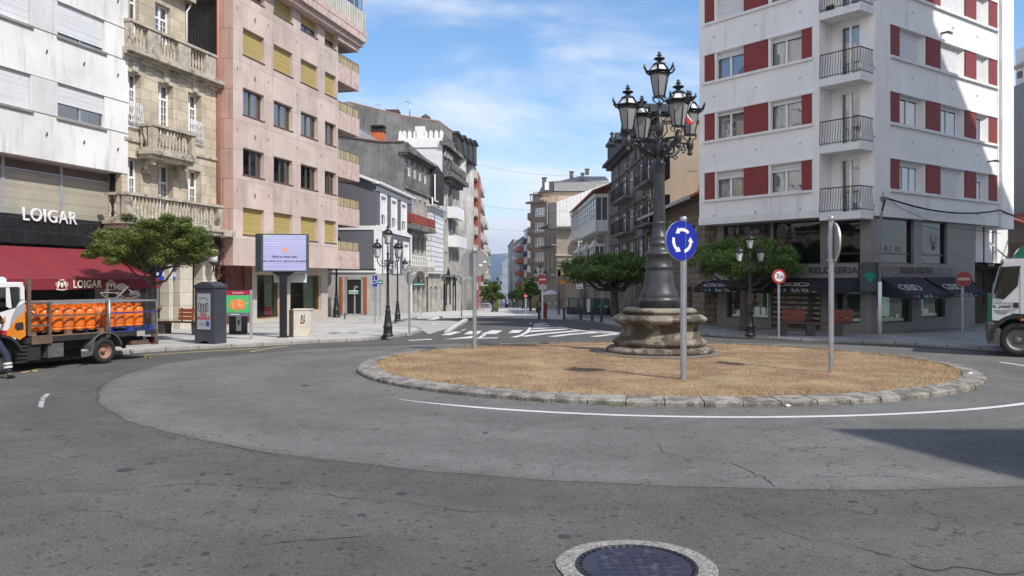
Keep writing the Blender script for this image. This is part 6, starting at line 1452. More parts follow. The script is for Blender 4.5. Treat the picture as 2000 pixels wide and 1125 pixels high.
for px, py, k in ((1838, 66, 0), (1930, 316, 1)):
    mb = MB(fR.M); x, z = fR.at(px, py); mb.box(x-.05, x+.05, -.25, 0, z-.02, z+.04); mb.box(x, x+.38, -.3, -.22, z-.02, z+.06); mb.build('floodlight', mat('dark_frame'), rt)
# slim white house and grey walls beyond
fe = Face(P2(1906, 36.6), P2(1968.5, 40)); s_, z_ = fe.s, fe.z
rt = thing('town_house', 'slim white house with a narrow tall window between the corner block and the lorry', 'building', (fe.A.x, fe.A.y, 0))
wn = (s_(1937), s_(1947.5), z_(1940, 519), z_(1940, 449)); zt_ = z_(1940, 420)
mb = MB(fe.M); simple_shell(mb, fe, 3.0, 6.4, [wn], 5); mb.build('wall', ww, rt)
window(rt, fe, *wn, y=.12, cols=1, rows=(.58,), fw=.05, cur=[(0, 1)])
mb = MB(fe.M); mb.box(-.2, fe.L+2, .3, .5, -.1, 3.0); mb.box(s_(1903), s_(1965), -1.2, .3, z_(1940, 562)+.9, z_(1940, 562)+1.0); mb.build('dark_shopfront', mat('black_shopfront', (.03, .028, .026), .5, var=.3, vs=2), rt)
mb = MB(fe.M); mb.tube([(.2, -.6, z_(1915, 523)), (1.2, -.9, z_(1930, 526)), (2.5, -.7, z_(1955, 526)), (5, 0, 4.2)], .035, 5); mb.tube([(.1, -.3, 1.1), (.1, -.3, 4.6)], .03, 5); mb.build('cable_bundle', black, rt)
mb = MB(fe.M); mb.box(s_(1918)-.2, s_(1918)+.25, -.5, -.47, .1, 2.1); mb.build('glass_door', mat('greenish_glass', (.16, .20, .18), .1), rt)
ff = Face(P2(1966, 44), P2(2060, 40)); s_, z_ = ff.s, ff.z
rt = thing('apartment_building', 'grey party wall with a white top floor at the right edge above the lorry', 'building', (ff.A.x, ff.A.y, 0))
mb = MB(ff.M); mb.box(0, ff.L, 0, 8, 3, z_(1990, 165)); mb.build('grey_wall', mat('plain_grey_render', (.27, .27, .275), .85, var=.05), rt)
mb = MB(ff.M); mb.prism([(0, z_(1970, 165)), (ff.L, z_(1970, 155)-.3), (ff.L, z_(1970, 105)), (0, z_(1970, 95))], .5, 8); mb.build('white_top_wall', ww, rt)
mb = MB(ff.M); mb.box(0, ff.L, .3, .5, z_(1985, 128), z_(1985, 122)); mb.build('peach_band', mat('peach_render'), rt)
mb = MB(ff.M); mb.box(s_(1971), s_(1979), .42, .5, z_(1975, 152), z_(1975, 140)); mb.build('window', bronze, rt)
fg_ = Face(P2(1969, 42), P2(2070, 38)); s_, z_ = fg_.s, fg_.z
rt = thing('outbuilding', 'brown corrugated-walled shed with red tiled roof behind the green lorry top', 'building', (fg_.A.x, fg_.A.y, 0))
mb = MB(fg_.M); mb.box(0, fg_.L, 0, 4, -.1, z_(1985, 425)); mb.build('wall', mat('brownish_render', (.27, .20, .17), .85, var=.15), rt)
mb = MB(fg_.M); mb.box(s_(1972), fg_.L, -.08, 0, 2.5, z_(1985, 474)); mb.build('board_fence', mat('brown_boards', (.22, .15, .11), .8, corr=(.18, .5)), rt)
mb = MB(fg_.M); mb.add([(0, -.4, z_(1975, 422)), (fg_.L, -.4, z_(1975, 422)-.9), (fg_.L, 2, z_(1975, 400)-.9), (0, 2, z_(1975, 405)), (0, -.4, z_(1975, 426)), (fg_.L, -.4, z_(1975, 426)-.9)], [(0, 1, 2, 3), (4, 5, 1, 0)]); mb.build('roof', tile, rt)

# ================================================================ buildings around the square behind the camera
def uv(u, v): return Vector((.689*u+.725*v, .725*u-.689*v))
def plainblock(label, pts, tops, m):
    """closed block, plan corners pts with roof heights tops"""
    rt = thing('apartment_building', label, 'building', (pts[0][0], pts[0][1], 0))
    mb = MB(); n = len(pts); v = [(p[0], p[1], 0) for p in pts]+[(p[0], p[1], t) for p, t in zip(pts, tops)]
    mb.add(v, [(i, (i+1) % n, n+(i+1) % n, n+i) for i in range(n)]+[tuple(range(n, 2*n))]); mb.build('wall', m, rt)
    mb = MB()
    for i in range(n):
        a = Vector(pts[i]); b_ = Vector(pts[(i+1) % n]); L_ = (b_-a).length
        if L_ < 3: continue
        f_ = Face(a, b_); h = min(tops[i], tops[(i+1) % n]); mb.M = f_.M
        for k in range(int(L_/3)):
            for j in range(int((h-3)/2.9)): mb.box(.9+k*3, 2.3+k*3, -.02, .05, 3.9+j*2.9, 5.3+j*2.9); mb.box(.9+k*3, 2.3+k*3, -.02+ (L_*0), .05, 3.9+j*2.9, 5.3+j*2.9) if False else None
    mb.build('window_bank', mat('reflected_window', (.06, .07, .08), .1), rt)
q1 = [uv(27.3, 6), uv(36.05, 6), uv(36.05, 16), uv(27.3, 16)]
plainblock('tall beige block across the side street, beyond the right edge of the view', q1, [40, 40, 51, 51], pk2)
q2 = [uv(36.1, 6), uv(44, 6), uv(44, 16), uv(36.1, 16)]
plainblock('lower beige block beyond the right edge of the view', q2, [31.2, 20.5, 20.5, 31.2], pk2)
q3 = [(17.4, -.6), (20.4, -10), (24, -24), (60, -24), (60, -.8)]
plainblock('pale apartment block standing behind the camera on the right', q3, [20]*5, mat('cream_render'))
q4 = [(-8, -14), (-30, -12), (-34, -30), (-6, -30)]
plainblock('sandy block standing behind the camera on the left', q4, [17]*4, mat('tan_render'))
# ================================================================ ORNATE LAMP ON THE ISLAND
LX, LY = 4.04, 21.9; pxm = 21.9/F
def lz(py): return H-(py-HY)*pxm
lamp = thing('street_lamp', 'monumental black cast-iron lamp with six lanterns on a moulded stone base in the island', 'street lamp', (LX, LY, 0))
def prof(pts): return [(hw*pxm, lz(py)) for hw, py in pts]
ped = mat('stained_moulded_stone', (.235, .205, .165), .9, var=.25, vs=1.5, fine=.2, fs=14, bump=1.0, streak=.35, col2=(.075, .06, .045), c2s=1.9, c2t=(.44, .56))
p_ = prof([(100, 702), (100, 696)]) 
def torus(r, y0, y1, bulge, n=6):
    """rounded moulding between photo rows y0 (bottom) and y1 (top)"""
    return [((r+bulge*math.sin(math.pi*i/n)), y0+(y1-y0)*i/n) for i in range(n+1)]
pts = [(97, 706), (98, 699), (98, 699)]+torus(97, 698, 683, 7)+[(97, 683), (92, 681.5), (88, 681), (88, 681)]+torus(84, 681, 665, 7)+[(84, 665), (79, 664), (79, 661), (79, 661)]+[(76, 656), (73, 650), (72.5, 645), (74, 640), (78, 637), (80, 636), (80, 636)]+torus(81, 636, 617.5, 10)+[(81, 617.5), (73, 617), (69, 616.5), (69, 616.5)]+torus(66, 616, 604, 6)+[(64, 603), (64, 603), (.01, 602.5)]
mb = MB(); mb.lathe([(max(.001, a*pxm), H-(b_-HY)/F*(21.9-.9*(a if a > 50 else 60)*pxm)) for a, b_ in pts], 56, (LX, LY, 0)); mb.build('stone_pedestal', ped, lamp)
mb = MB(); v = []
for i in range(48):
    t = 2*math.pi*i/48
    for r in (1.3, 1.75+.1*math.sin(t*3)): v.append((LX+r*math.cos(t), LY+r*math.sin(t), mound(LX+r*math.cos(t), LY+r*math.sin(t))+.012 if r > 1.4 else .22))
mb.add(v, [(2*i, 2*i+1, (2*i+3) % 96, (2*i+2) % 96) for i in range(48)]); mb.build('earth_ring', mat('grey_soil', (.17, .15, .12), .95, var=.2, fine=.3), lamp)
iron2 = mat('grey_black_cast_iron', (.060, .064, .072), .42, .35, var=.25, vs=5, fine=.15, fs=40, bump=.25, streak=.2)
base = [(40, 606), (40.5, 588), (41, 587), (39, 583), (37, 581), (38, 579), (35, 572), (31, 560), (28, 545), (26, 530), (25, 527), (27.5, 524), (27.5, 521), (25, 518), (25, 502), (28, 499), (29, 496), (26, 492), (20, 489), (18.5, 485), (17.5, 480), (19.5, 477), (19.5, 475), (15.5, 472), (17, 466), (17, 462), (13.5, 458), (12.5, 440), (13.5, 437), (13.5, 434), (12, 433)]
mb = MB(); mb.lathe([(a*pxm, lz(b_)) for a, b_ in base], 40, (LX, LY, 0)); mb.build('bell_base', iron2, lamp)
mb = MB(); n = 48; v = []; f = []
for py, r in ((434, 11.3), (420, 10.8), (380, 10.0), (337, 9.2)):
    for i in range(n): t = 2*math.pi*i/n; q = (r+(.75 if i % 3 == 0 else -.35 if i % 3 == 1 else .75))*pxm; v.append((LX+q*math.cos(t), LY+q*math.sin(t), lz(py)))
for j in range(3):
    for i in range(n): k = (i+1) % n; f.append((j*n+i, j*n+k, (j+1)*n+k, (j+1)*n+i))
mb.add(v, f); mb.build('fluted_column', iron2, lamp)
cap_ = [(9.5, 338), (10.5, 336), (10.5, 322), (11.5, 320), (11.5, 318), (8.5, 316), (8, 312), (9, 309), (7.5, 306), (12, 303), (14, 296), (13, 284), (12, 276), (9, 272), (6, 270), (5, 266), (7, 262), (8.5, 254), (8.5, 244), (6, 236), (4, 230), (3.2, 226), (5, 223), (3.2, 221), (3.0, 205), (4, 203), (2.5, 200)]
mb = MB(); mb.lathe([(a*pxm, lz(b_)) for a, b_ in cap_], 28, (LX, LY, 0)); mb.build('column_head', iron2, lamp)
milky = mat('frosted_lantern_glass', (.27, .275, .285), .35, var=.08, vs=2); topg = mat('white_lantern_top', (.80, .80, .80), .4)
def spiral(cx_, cz, r0, turns, a0, sgn=1, n=20):
    return [(cx_+math.cos(a0+sgn*turns*2*math.pi*i/n)*r0*(1-.8*i/n), cz+math.sin(a0+sgn*turns*2*math.pi*i/n)*r0*(1-.8*i/n)) for i in range(n+1)]
def lantern(parent, x, y, zb, sc_=1.0, rot=0.0, tilt=0.0):
    """six-sided ornate lantern, zb = bottom of the glass"""
    def ring(r, z, n=6): return [(x+r*sc_*math.cos(rot+2*math.pi*i/n), y+r*sc_*math.sin(rot+2*math.pi*i/n), zb+z*sc_) for i in range(n)]
    hex6 = lambda a, b_: [(i, (i+1) % 6, 6+(i+1) % 6, 6+i) for i in range(6)]
    m = MB(); m.add(ring(.145, 0)+ring(.262, .60), hex6(0, 0)); m.add(ring(.14, .0), [(5, 4, 3, 2, 1, 0)])
    fr = MB(); a = ring(.15, 0); b_ = ring(.27, .60); c_ = ring(.30, .66); d_ = ring(.16, .86)
    t = MB(); t.add(ring(.255, .66)+ring(.125, .86), hex6(0, 0)); 
    for i in range(6):
        j = (i+1) % 6
        fr.tube([a[i], b_[i]], .014*sc_, 5); fr.tube([a[i], a[j]], .016*sc_, 5); fr.tube([b_[i], b_[j]], .028*sc_, 5); fr.tube([c_[i], c_[j]], .024*sc_, 5); fr.tube([b_[i], c_[i]], .03*sc_, 5)
        fr.tube([c_[i], d_[i]], .016*sc_, 5); fr.tube([d_[i], d_[j]], .02*sc_, 5)
        u = Vector((math.cos(rot+i*math.pi/3), math.sin(rot+i*math.pi/3), 0))
        P = lambda r, z: Vector((x, y, zb))+(u*r+Vector((0, 0, z)))*sc_
        fr.tube([P(.28, .64), P(.37, .67), P(.42, .74), P(.44, .84)], [.03*sc_, .026*sc_, .034*sc_, .012*sc_], 6)   # acroterion horn
        fr.tube([P(.42, .73), P(.46, .76)], [.03*sc_, .012*sc_], 5)
        # small drip beads under the cornice
        for k in (.25, .5, .75): q = Vector(b_[i]).lerp(Vector(b_[j]), k); fr.tube([q, q-Vector((0, 0, .055*sc_))], [.014*sc_, .008*sc_], 4)
        # scrolled cradle under the glass
        fr.tube([P(.15, 0), P(.20, -.05), P(.19, -.11), P(.13, -.12), P(.09, -.16), P(.04, -.22)], .010*sc_, 4)
        fr.tube([P(.19+.03*math.cos(q_*1.05), -.035+.03*math.sin(q_*1.05)) for q_ in range(6)], .008*sc_, 4)
    fr.lathe([(r*sc_, z*sc_) for r, z in ((.155, .85), (.165, .87), (.12, .90), (.06, .93), (.055, .96), (.13, .99), (.155, 1.01), (.13, 1.035), (.05, 1.05), (.04, 1.08), (.075, 1.11), (.03, 1.14), (.05, 1.18), (.001, 1.21))], 12, (x, y, zb))
    fr.lathe([(r*sc_, z*sc_) for r, z in ((.001, -.30), (.045, -.27), (.03, -.22), (.06, -.18), (.04, -.14), (.02, -.12))], 10, (x, y, zb))
    L_ = fr.build('lantern', iron, parent); m.build('lantern_glass', milky, L_); t.build('lantern_top', topg, L_); return L_
lantern(lamp, LX, LY, lz(189), 1.03, .25)
RA = .97; th0 = R(20)
zarm = lz(283)
for k, (ang, top) in enumerate(((th0, 259), (th0+math.pi, 259), (th0-math.pi/2, 253), (th0+math.pi/2, 270))):
    ex_, ey_ = LX+RA*math.cos(ang), LY+RA*math.sin(ang); zb = lz(181+77)
    u = Vector((math.cos(ang), math.sin(ang), 0)); O = Vector((LX, LY, 0)); Q = lambda r, z: O+u*r+Vector((0, 0, z))
    zb = lz(259)-.0
    lantern(lamp, ex_, ey_, zb, 1.02, ang)
    m = MB(); za = lz(277)
    m.tube([Q(.1, za), Q(RA, za)], .032, 8); m.tube([Q(.1, za+.07), Q(.55, za+.03), Q(RA, za+.0)], .018, 6)
    m.lathe([(.001, -.34), (.05, -.31), (.085, -.27), (.05, -.23), (.06, -.18), (.10, -.10), (.105, 0), (.08, .07), (.04, .10), (.05, .16)], 14, (ex_, ey_, za+.0))
    # big S scroll bracket
    zz = za-.06
    sp1 = spiral(.32, zz-.14, .17, 1.35, R(90), -1); sp2 = spiral(.74, zz-.10, .10, 1.2, R(-100), 1)
    m.tube([Q(a, b_) for a, b_ in sp1], [.042-.02*i/20 for i in range(21)], 6)
    m.tube([Q(.12, lz(306)), Q(.22, lz(304)), Q(.40, lz(304)), Q(.56, lz(296)), Q(.68, lz(286)), Q(.80, lz(279)-.02)], [.05, .05, .045, .04, .035, .03], 7)
    m.tube([Q(a, b_) for a, b_ in sp2], .024, 6)
    m.tube([Q(.50, lz(300)), Q(.56, lz(305)), Q(.50, lz(310)), Q(.44, lz(306))], .022, 6)
    m.build('scroll_arm', iron2, lamp)
# leaf handles round the vase
mb = MB()
for k in range(4):
    a = th0+math.pi/4+k*math.pi/2; u = Vector((math.cos(a), math.sin(a), 0)); O = Vector((LX, LY, 0))
    mb.tube([O+u*.10+Vector((0, 0, lz(268))), O+u*.22+Vector((0, 0, lz(258))), O+u*.20+Vector((0, 0, lz(246))), O+u*.12+Vector((0, 0, lz(236))), O+u*.22+Vector((0, 0, lz(230))), O+u*.26+Vector((0, 0, lz(234)))], .02, 5)
mb.build('leaf_scroll', iron2, lamp)
rc_ = thing('pennant', 'small red and white pennant stuck on the right-hand lantern of the big lamp', 'flag', (LX+.72, LY-.3, lz(240)))
mb = MB(); ox = Vector((LX+.72, LY-.35, 0)); P = lambda px, py: Vector(((px-1000)/F*(LY-.35), LY-.35, H-(py-HY)/F*(LY-.35)))
mb.quad(P(1334, 232), P(1341, 219), P(1357, 244), P(1345, 243)); mb.build('cloth', mat('white_flag_cloth', (.7, .7, .7), .8), rc_)
mb = MB(); mb.add([P(1334, 232)+Vector((0, .01, -.0)), P(1345, 243)+Vector((0, .01, 0)), P(1357, 244)+Vector((0, .012, .02)), P(1349, 236)+Vector((0, .01, .0)), P(1340, 226)+Vector((0, .01, 0))], [(0, 1, 2, 3, 4)]); mb.v = [q-Vector((0, .03, 0)) for q in mb.v]; mb.build('red_field', mat('red_flag_cloth', (.55, .03, .02), .8), rc_)
mb = MB(); mb.tube([P(1340, 226), P(1352, 194)], .008, 4); mb.build('stick', whitepvc, rc_)

# ================================================================ SIGNS
def post(mb, x, y, z0, z1, r=.057): mb.cyl((x, y, z0), (x, y, z1), r, n=14); mb.lathe([(r*1.08, -.10), (r*1.1, 0), (r*.8, .02), (.001, .03)], 14, (x, y, z1))
signback = mat('grey_sign_back', (.33, .335, .34), .5, .3, var=.06); rimm = mat('sign_rim', (.55, .56, .57), .4, .4); redp_ = mat('sign_red', (.48, .02, .02), .45); bluep = mat('sign_blue', (.012, .025, .33), .4); whitep = mat('sign_white', (.78, .78, .78), .45); blackp = mat('sign_black', (.02, .02, .025), .5)
def disc(parent, x, y, z, r, facing, name='sign_disc', front=None, back=None, th=.025, squash=1):
    """round plate; facing = direction (rz) its face looks to. returns matrix: x right seen from the front, y towards the back, z up"""
    M_ = Matrix.Translation((x, y, z)) @ Matrix.Rotation(facing, 4, 'Z'); n = 40
    m = MB(M_); v = [(r*.985*math.cos(2*math.pi*i/n), 0, r*.985*math.sin(2*math.pi*i/n)) for i in range(n)]
    m.add(v, [tuple(range(n))][::1]); m.k = 1
    v2 = [(r*math.cos(2*math.pi*i/n), yy, r*math.sin(2*math.pi*i/n)) for yy in (-.004, th+.01) for i in range(n)]
    m.add(v2, [(i, (i+1) % n, n+(i+1) % n, n+i) for i in range(n)]); m.k = 2
    m.add([(a, th, b_) for a, _, b_ in v], [tuple(range(n-1, -1, -1))])
    return m.build(name, [front or whitep, rimm, back or signback], parent), M_
def arc_poly(r0, r1, a0, a1, n=12): return [(r1*math.cos(a0+(a1-a0)*i/n), r1*math.sin(a0+(a1-a0)*i/n)) for i in range(n+1)]+[(r0*math.cos(a1-(a1-a0)*i/n), r0*math.sin(a1-(a1-a0)*i/n)) for i in range(n+1)]
# blue roundabout sign
gz_ = .16; sx_, sy_ = 335/F*16.2, 16.2
sg = thing('road_sign', 'blue round sign with three white circling arrows on a steel pole, front of the island', 'road sign', (sx_, sy_, gz_))
mb = MB(); post(mb, sx_, sy_, .12, zc(425, sy_), .066); mb.build('pole', galv, sg)
fz = R(28); zc_ = zc(470, sy_-.1)
dr = 39/F*sy_
dk_, M_ = disc(sg, sx_-.05, sy_-.10, zc_, dr, fz, front=bluep)
for k in range(3):
    a0 = R(100+120*k-55); a1 = a0+R(68); r0, r1 = dr*.47, dr*.63
    poly = arc_poly(r0, r1, a0, a1); m = MB(M_)
    m.prism([(x, z) for x, z in poly], -.006, -.002)
    am = a1; tip = am+R(27); m.prism([(dr*.38*math.cos(am), dr*.38*math.sin(am)), (dr*.55*math.cos(tip), dr*.55*math.sin(tip)), (dr*.72*math.cos(am), dr*.72*math.sin(am))][::-1], -.006, -.002)
    m.build('white_arrow', whitep, dk_)
# edge-on sign at the right of the island
sx2, sy2 = 623.5/F*17.4, 17.4
sg = thing('road_sign', 'round sign seen almost edge-on on a tall steel pole, right part of the island', 'road sign', (sx2, sy2, .15))
mb = MB(); post(mb, sx2, sy2, .1, zc(424, sy2), .058); mb.box(sx2-.075, sx2+.09, sy2-.07, sy2+.07, zc(508, sy2)-.02, zc(508, sy2)+.02); mb.build('pole', galv, sg)
disc(sg, sx2+.075, sy2, zc(472, sy2), .41, R(86), front=bluep)
# sign seen from behind at the left of the island
sx3, sy3 = -73/F*23.9, 23.9
sg = thing('road_sign', 'back of a round grey sign with two stickers on a pole behind the island', 'road sign', (sx3, sy3, .1))
mb = MB(); post(mb, sx3, sy3, .05, zc(487, sy3), .062); mb.build('pole', galv, sg)
dk_, M_ = disc(sg, sx3+.0, sy3+.08, zc(514, sy3), .42, R(180-6), front=whitep)
for dx, dz in ((-.19, -.06), (-.31, .04)): m = MB(M_); m.box(dx-.05, dx+.05, .036, .040, dz-.035, dz+.035); m.build('sticker', whitep, dk_)
m = MB(); m.box(sx3-.1, sx3+.1, sy3+.02, sy3+.08, zc(492, sy3)-.02, zc(492, sy3)+.02); m.box(sx3-.1, sx3+.1, sy3+.02, sy3+.08, zc(535, sy3)-.02, zc(535, sy3)+.02); m.build('clamp', galv, sg)
# give way signs seen from behind
def triangle_back(px, py_base, ptop, half, label):
    b_ = G(px, py_base, SW); t = thing('road_sign', label, 'road sign', tuple(b_), 'give way signs seen from behind')
    z1 = zc(ptop, b_.y); hw = half/F*b_.y
    m = MB(); post(m, b_.x, b_.y, b_.z, z1+.03, .04); m.build('pole', galv, t)
    m = MB(); m.M = Matrix.Translation((b_.x, b_.y+.05, z1)); m.prism([(-hw, 0), (-hw+.03, .03), (hw-.03, .03), (hw, 0), (.03, -hw*1.72), (-.03, -hw*1.72)][::-1], 0, .02); pl = m.build('triangle_plate', signback, t)
    for dx, dz in ((.35, -.28), (.62, -.12)): m = MB(Matrix.Translation((b_.x, b_.y+.05, z1))); m.box(hw*dx-.03, hw*dx+.03, -.004, 0, dz*hw-.03, dz*hw+.02); m.build('sticker', whitep, pl)
triangle_back(799.5, 652, 530.5, 16.5, 'back of an inverted triangular sign on a pole at the near pavement corner')
triangle_back(901.5, 619, 541, 10.5, 'smaller, farther inverted triangular sign back on a pole by the pedestrian street')
# 3.5 t limit
b_ = G(1521, 659, SW); sg = thing('road_sign', 'round red-rimmed 3,5t weight limit sign on a pole before the jeweller', 'road sign', tuple(b_))
m = MB(); post(m, b_.x, b_.y, b_.z, zc(530, b_.y), .045); m.build('pole', galv, sg)
r_ = 14.3/F*b_.y; dk_, M_ = disc(sg, b_.x, b_.y-.08, zc(540, b_.y), r_, R(6), front=redp_)
m = MB(M_); m.prism([(r_*.70*math.cos(2*math.pi*i/30), r_*.70*math.sin(2*math.pi*i/30)) for i in range(30)], -.004, -.001); m.build('white_field', whitep, dk_)
text('sign_number', '3', r_*.95, blackp, dk_, M_ @ Matrix.Translation((-r_*.28, -.006, .01)), ext=.001, bold=.004); text('sign_unit', ',5t', r_*.62, blackp, dk_, M_ @ Matrix.Translation((r_*.22, -.006, -.02)), ext=.001, bold=.003)
def noentry(px, pyb, pyc, rad, label, face=0.0, faded=False, group=None):
    b_ = G(px, pyb, SW); t = thing('road_sign', label, 'road sign', tuple(b_), group)
    m = MB(); post(m, b_.x, b_.y, b_.z, zc(pyc, b_.y)+.1, .045); m.build('pole', galv if faded else whitepvc, t)
    r_ = rad/F*b_.y; d_, M_ = disc(t, b_.x, b_.y-.08, zc(pyc, b_.y), r_, face, front=mat('faded_sign_red', (.36, .06, .05), .7) if faded else redp_)
    m = MB(M_); m.box(-r_*.72, r_*.72, -.006, -.002, -r_*.17, r_*.17); m.build('white_bar', mat('dirty_white_bar', (.5, .45, .42), .7, var=.2) if faded else whitep, d_)
    return t, b_
noentry(1880, 658, 545, 14.5, 'faded no-entry disc on a pole at the right pavement, before the awning', R(-10), True)
t, b_ = noentry(1059.5, 623.5, 546, 8.6, 'bright no-entry disc over a white plate at the mouth of the pedestrian street')
m = MB(); hw = 8/F*b_.y; m.box(b_.x-hw, b_.x+hw, b_.y-.1, b_.y-.07, zc(565, b_.y), zc(557, b_.y)); pl = m.build('plate', whitep, t)
text('plate_text', 'EXCEPTO', .11, blackp, pl, Matrix.Translation((b_.x, b_.y-.105, zc(559.3, b_.y))), ext=.001, bold=.002); text('plate_text', 'RESIDENTES', .09, blackp, pl, Matrix.Translation((b_.x, b_.y-.105, zc(562.7, b_.y))), ext=.001, bold=.002)
# far no entry (small red) and parking sign for disabled
t, b_ = noentry(1027, 613, 578, 4.2, 'small distant no-entry disc among the trees on the right of the street')
b_ = G(732.5, 631.5, SW); t = thing('road_sign', 'blue disabled parking sign on a thin pole at the left pavement', 'road sign', tuple(b_))
m = MB(); post(m, b_.x, b_.y, b_.z, zc(542, b_.y), .03); m.build('pole', galv, t)
m = MB(); hw = 4.6/F*b_.y; m.box(b_.x-hw, b_.x+hw, b_.y-.06, b_.y-.03, zc(559, b_.y), zc(538.5, b_.y)); pl = m.build('plate', bluep, t)
z0 = zc(549, b_.y); X0 = b_.x; Y0 = b_.y-.065
m = MB(); m.tube([(X0-.02, Y0, z0+.13), (X0-.01, Y0, z0+.02), (X0+.07, Y0, z0+.01), (X0+.1, Y0, z0-.1)], .014, 4); m.sphere((X0-.02, Y0, z0+.17), .022, 6, 4); m.tube([(X0-.03+.08*math.cos(a*.5), Y0, z0-.05+.08*math.sin(a*.5)) for a in range(3, 13)], .011, 4); m.build('wheelchair_symbol', whitep, pl)
m = MB(); m.box(b_.x-.01, b_.x+.01, b_.y-.07, b_.y-.068, z0-.2, z0-.2+.001); 
for (px, pyb, p0, p1, y0, y1, lab, txt) in ((742.5, 624.5, 738, 748, 548, 554.5, 'small green street-direction sign on a pole left of the double lamp', 'Centro'), (824, 616.5, 806.5, 830.5, 552, 558.5, 'long green direction sign on a thin pole before the shuttered shopfront', 'Estacion')):
    b_ = G(px, pyb, SW); t = thing('direction_sign', lab, 'direction sign', tuple(b_)); m = MB(); post(m, b_.x, b_.y, b_.z, zc(y0-4, b_.y), .035); m.lathe([(.09, 0), (.09, .05), (.04, .1)], 10, (b_.x, b_.y, b_.z)); m.build('pole', galv, t)
    xa, xb = P2(p0, b_.y-.06).x, P2(p1, b_.y-.06).x; m = MB(); m.box(xa, xb, b_.y-.07, b_.y-.04, zc(y1, b_.y), zc(y0, b_.y)); pl = m.build('panel', mat('sign_green', (.01, .13, .09), .5), t)
    m = MB(); m.box(xa+.04, xb-.04, b_.y-.075, b_.y-.07, (zc(y0, b_.y)+zc(y1, b_.y))/2-.02, (zc(y0, b_.y)+zc(y1, b_.y))/2+.02); m.build('lettering_line', whitep, pl)

# ================================================================ THREE-LANTERN STREET LAMPS
def tri_lamp(px, pyb, label, hgt, rot=0.0, proto=[None], group='three-lantern street lamps'):
    b_ = G(px, pyb, SW)
    if proto[0] is None:
        t = thing('street_lamp', label, 'street lamp', (0, 0, 0), group)
        m = MB(); m.lathe([(.20, 0), (.21, .06), (.185, .08), (.17, .12), (.17, .34), (.19, .37), (.15, .42), (.13, .62), (.105, .85), (.10, .92), (.12, .95), (.085, 1.0), (.075, 1.12), (.09, 1.15), (.06, 1.2), (.05, 2.0), (.045, 2.7), (.07, 2.75), (.045, 2.8), (.035, 3.1), (.06, 3.15), (.03, 3.2), (.028, 3.45)], 12); m.build('post', iron, t)
        def lan(x, y, z, s=1.0):
            fr = MB(); fr.lathe([(.09*s, 0), (.10*s, .02), (.09*s, .04)], 8, (x, y, z)); a = [(x+.085*s*math.cos(k*math.pi/2+.78), y+.085*s*math.sin(k*math.pi/2+.78), z+.03) for k in range(4)]; c_ = [(x+.16*s*math.cos(k*math.pi/2+.78), y+.16*s*math.sin(k*math.pi/2+.78), z+.38*s) for k in range(4)]
            for k in range(4): fr.tube([a[k], c_[k]], .011, 4); fr.tube([c_[k], c_[(k+1) % 4]], .016, 4)
            fr.lathe([(.17*s, .38*s), (.19*s, .40*s), (.19*s, .43*s), (.15*s, .50*s), (.08*s, .56*s), (.04*s, .58*s), (.03*s, .62*s), (.06*s, .65*s), (.03*s, .68*s), (.001, .74*s)], 10, (x, y, z)); fr.tube([(x, y, z-.12), (x, y, z+.02)], .02, 5)
            L_ = fr.build('lantern', iron, t); g = MB(); v = [(p[0], p[1], p[2]) for p in a+c_]; g.add(v, [(0, 1, 5, 4), (1, 2, 6, 5), (2, 3, 7, 6), (3, 0, 4, 7), (3, 2, 1, 0)]); g.build('lantern_glass', mat('lantern_glass_pane', (.55, .56, .57), .3), L_)
        lan(0, 0, 3.52); 
        for sg_ in (-1, 1):
            lan(sg_*.46, 0, 3.0)
            m = MB(); m.tube([(0, 0, 2.75), (sg_*.18, 0, 2.66), (sg_*.36, 0, 2.72), (sg_*.46, 0, 2.9)], .018, 6); m.tube([(sg_*(.2+.08*math.cos(k*.8)), 0, 2.84+.08*math.sin(k*.8)) for k in range(9)], .012, 4); m.build('arm', iron, t)
        proto[0] = t; t.location = tuple(b_); t.rotation_euler = (0, 0, rot); t.scale = (hgt/4.24,)*3; return t
    return dup(proto[0], tuple(b_), rot, label, hgt/4.24)
def hh_(px, pyb, pyt): b_ = G(px, pyb, SW); return (pyb-pyt)/F*b_.y
tri_lamp(757.5, 657, 'black three-lantern street lamp nearest to the pavement edge on the left', hh_(757, 657, 440), R(38))
tri_lamp(776.5, 627, 'black three-lantern street lamp just behind the nearest left one', hh_(776, 627, 486), R(28))
tri_lamp(657, 620, 'black street lamp whose head is hidden by the pink balcony', hh_(657, 620, 455), R(60))
tri_lamp(1465, 656, 'black three-lantern street lamp beside the tree at the jeweller', hh_(1465, 656, 452), R(8))
tri_lamp(1055, 606, 'distant street lamp behind the bright no-entry disc', hh_(1055, 606, 515), R(20))
tri_lamp(972, 598, 'farthest street lamp, seen small above the round tree', hh_(972, 598, 540), R(20))
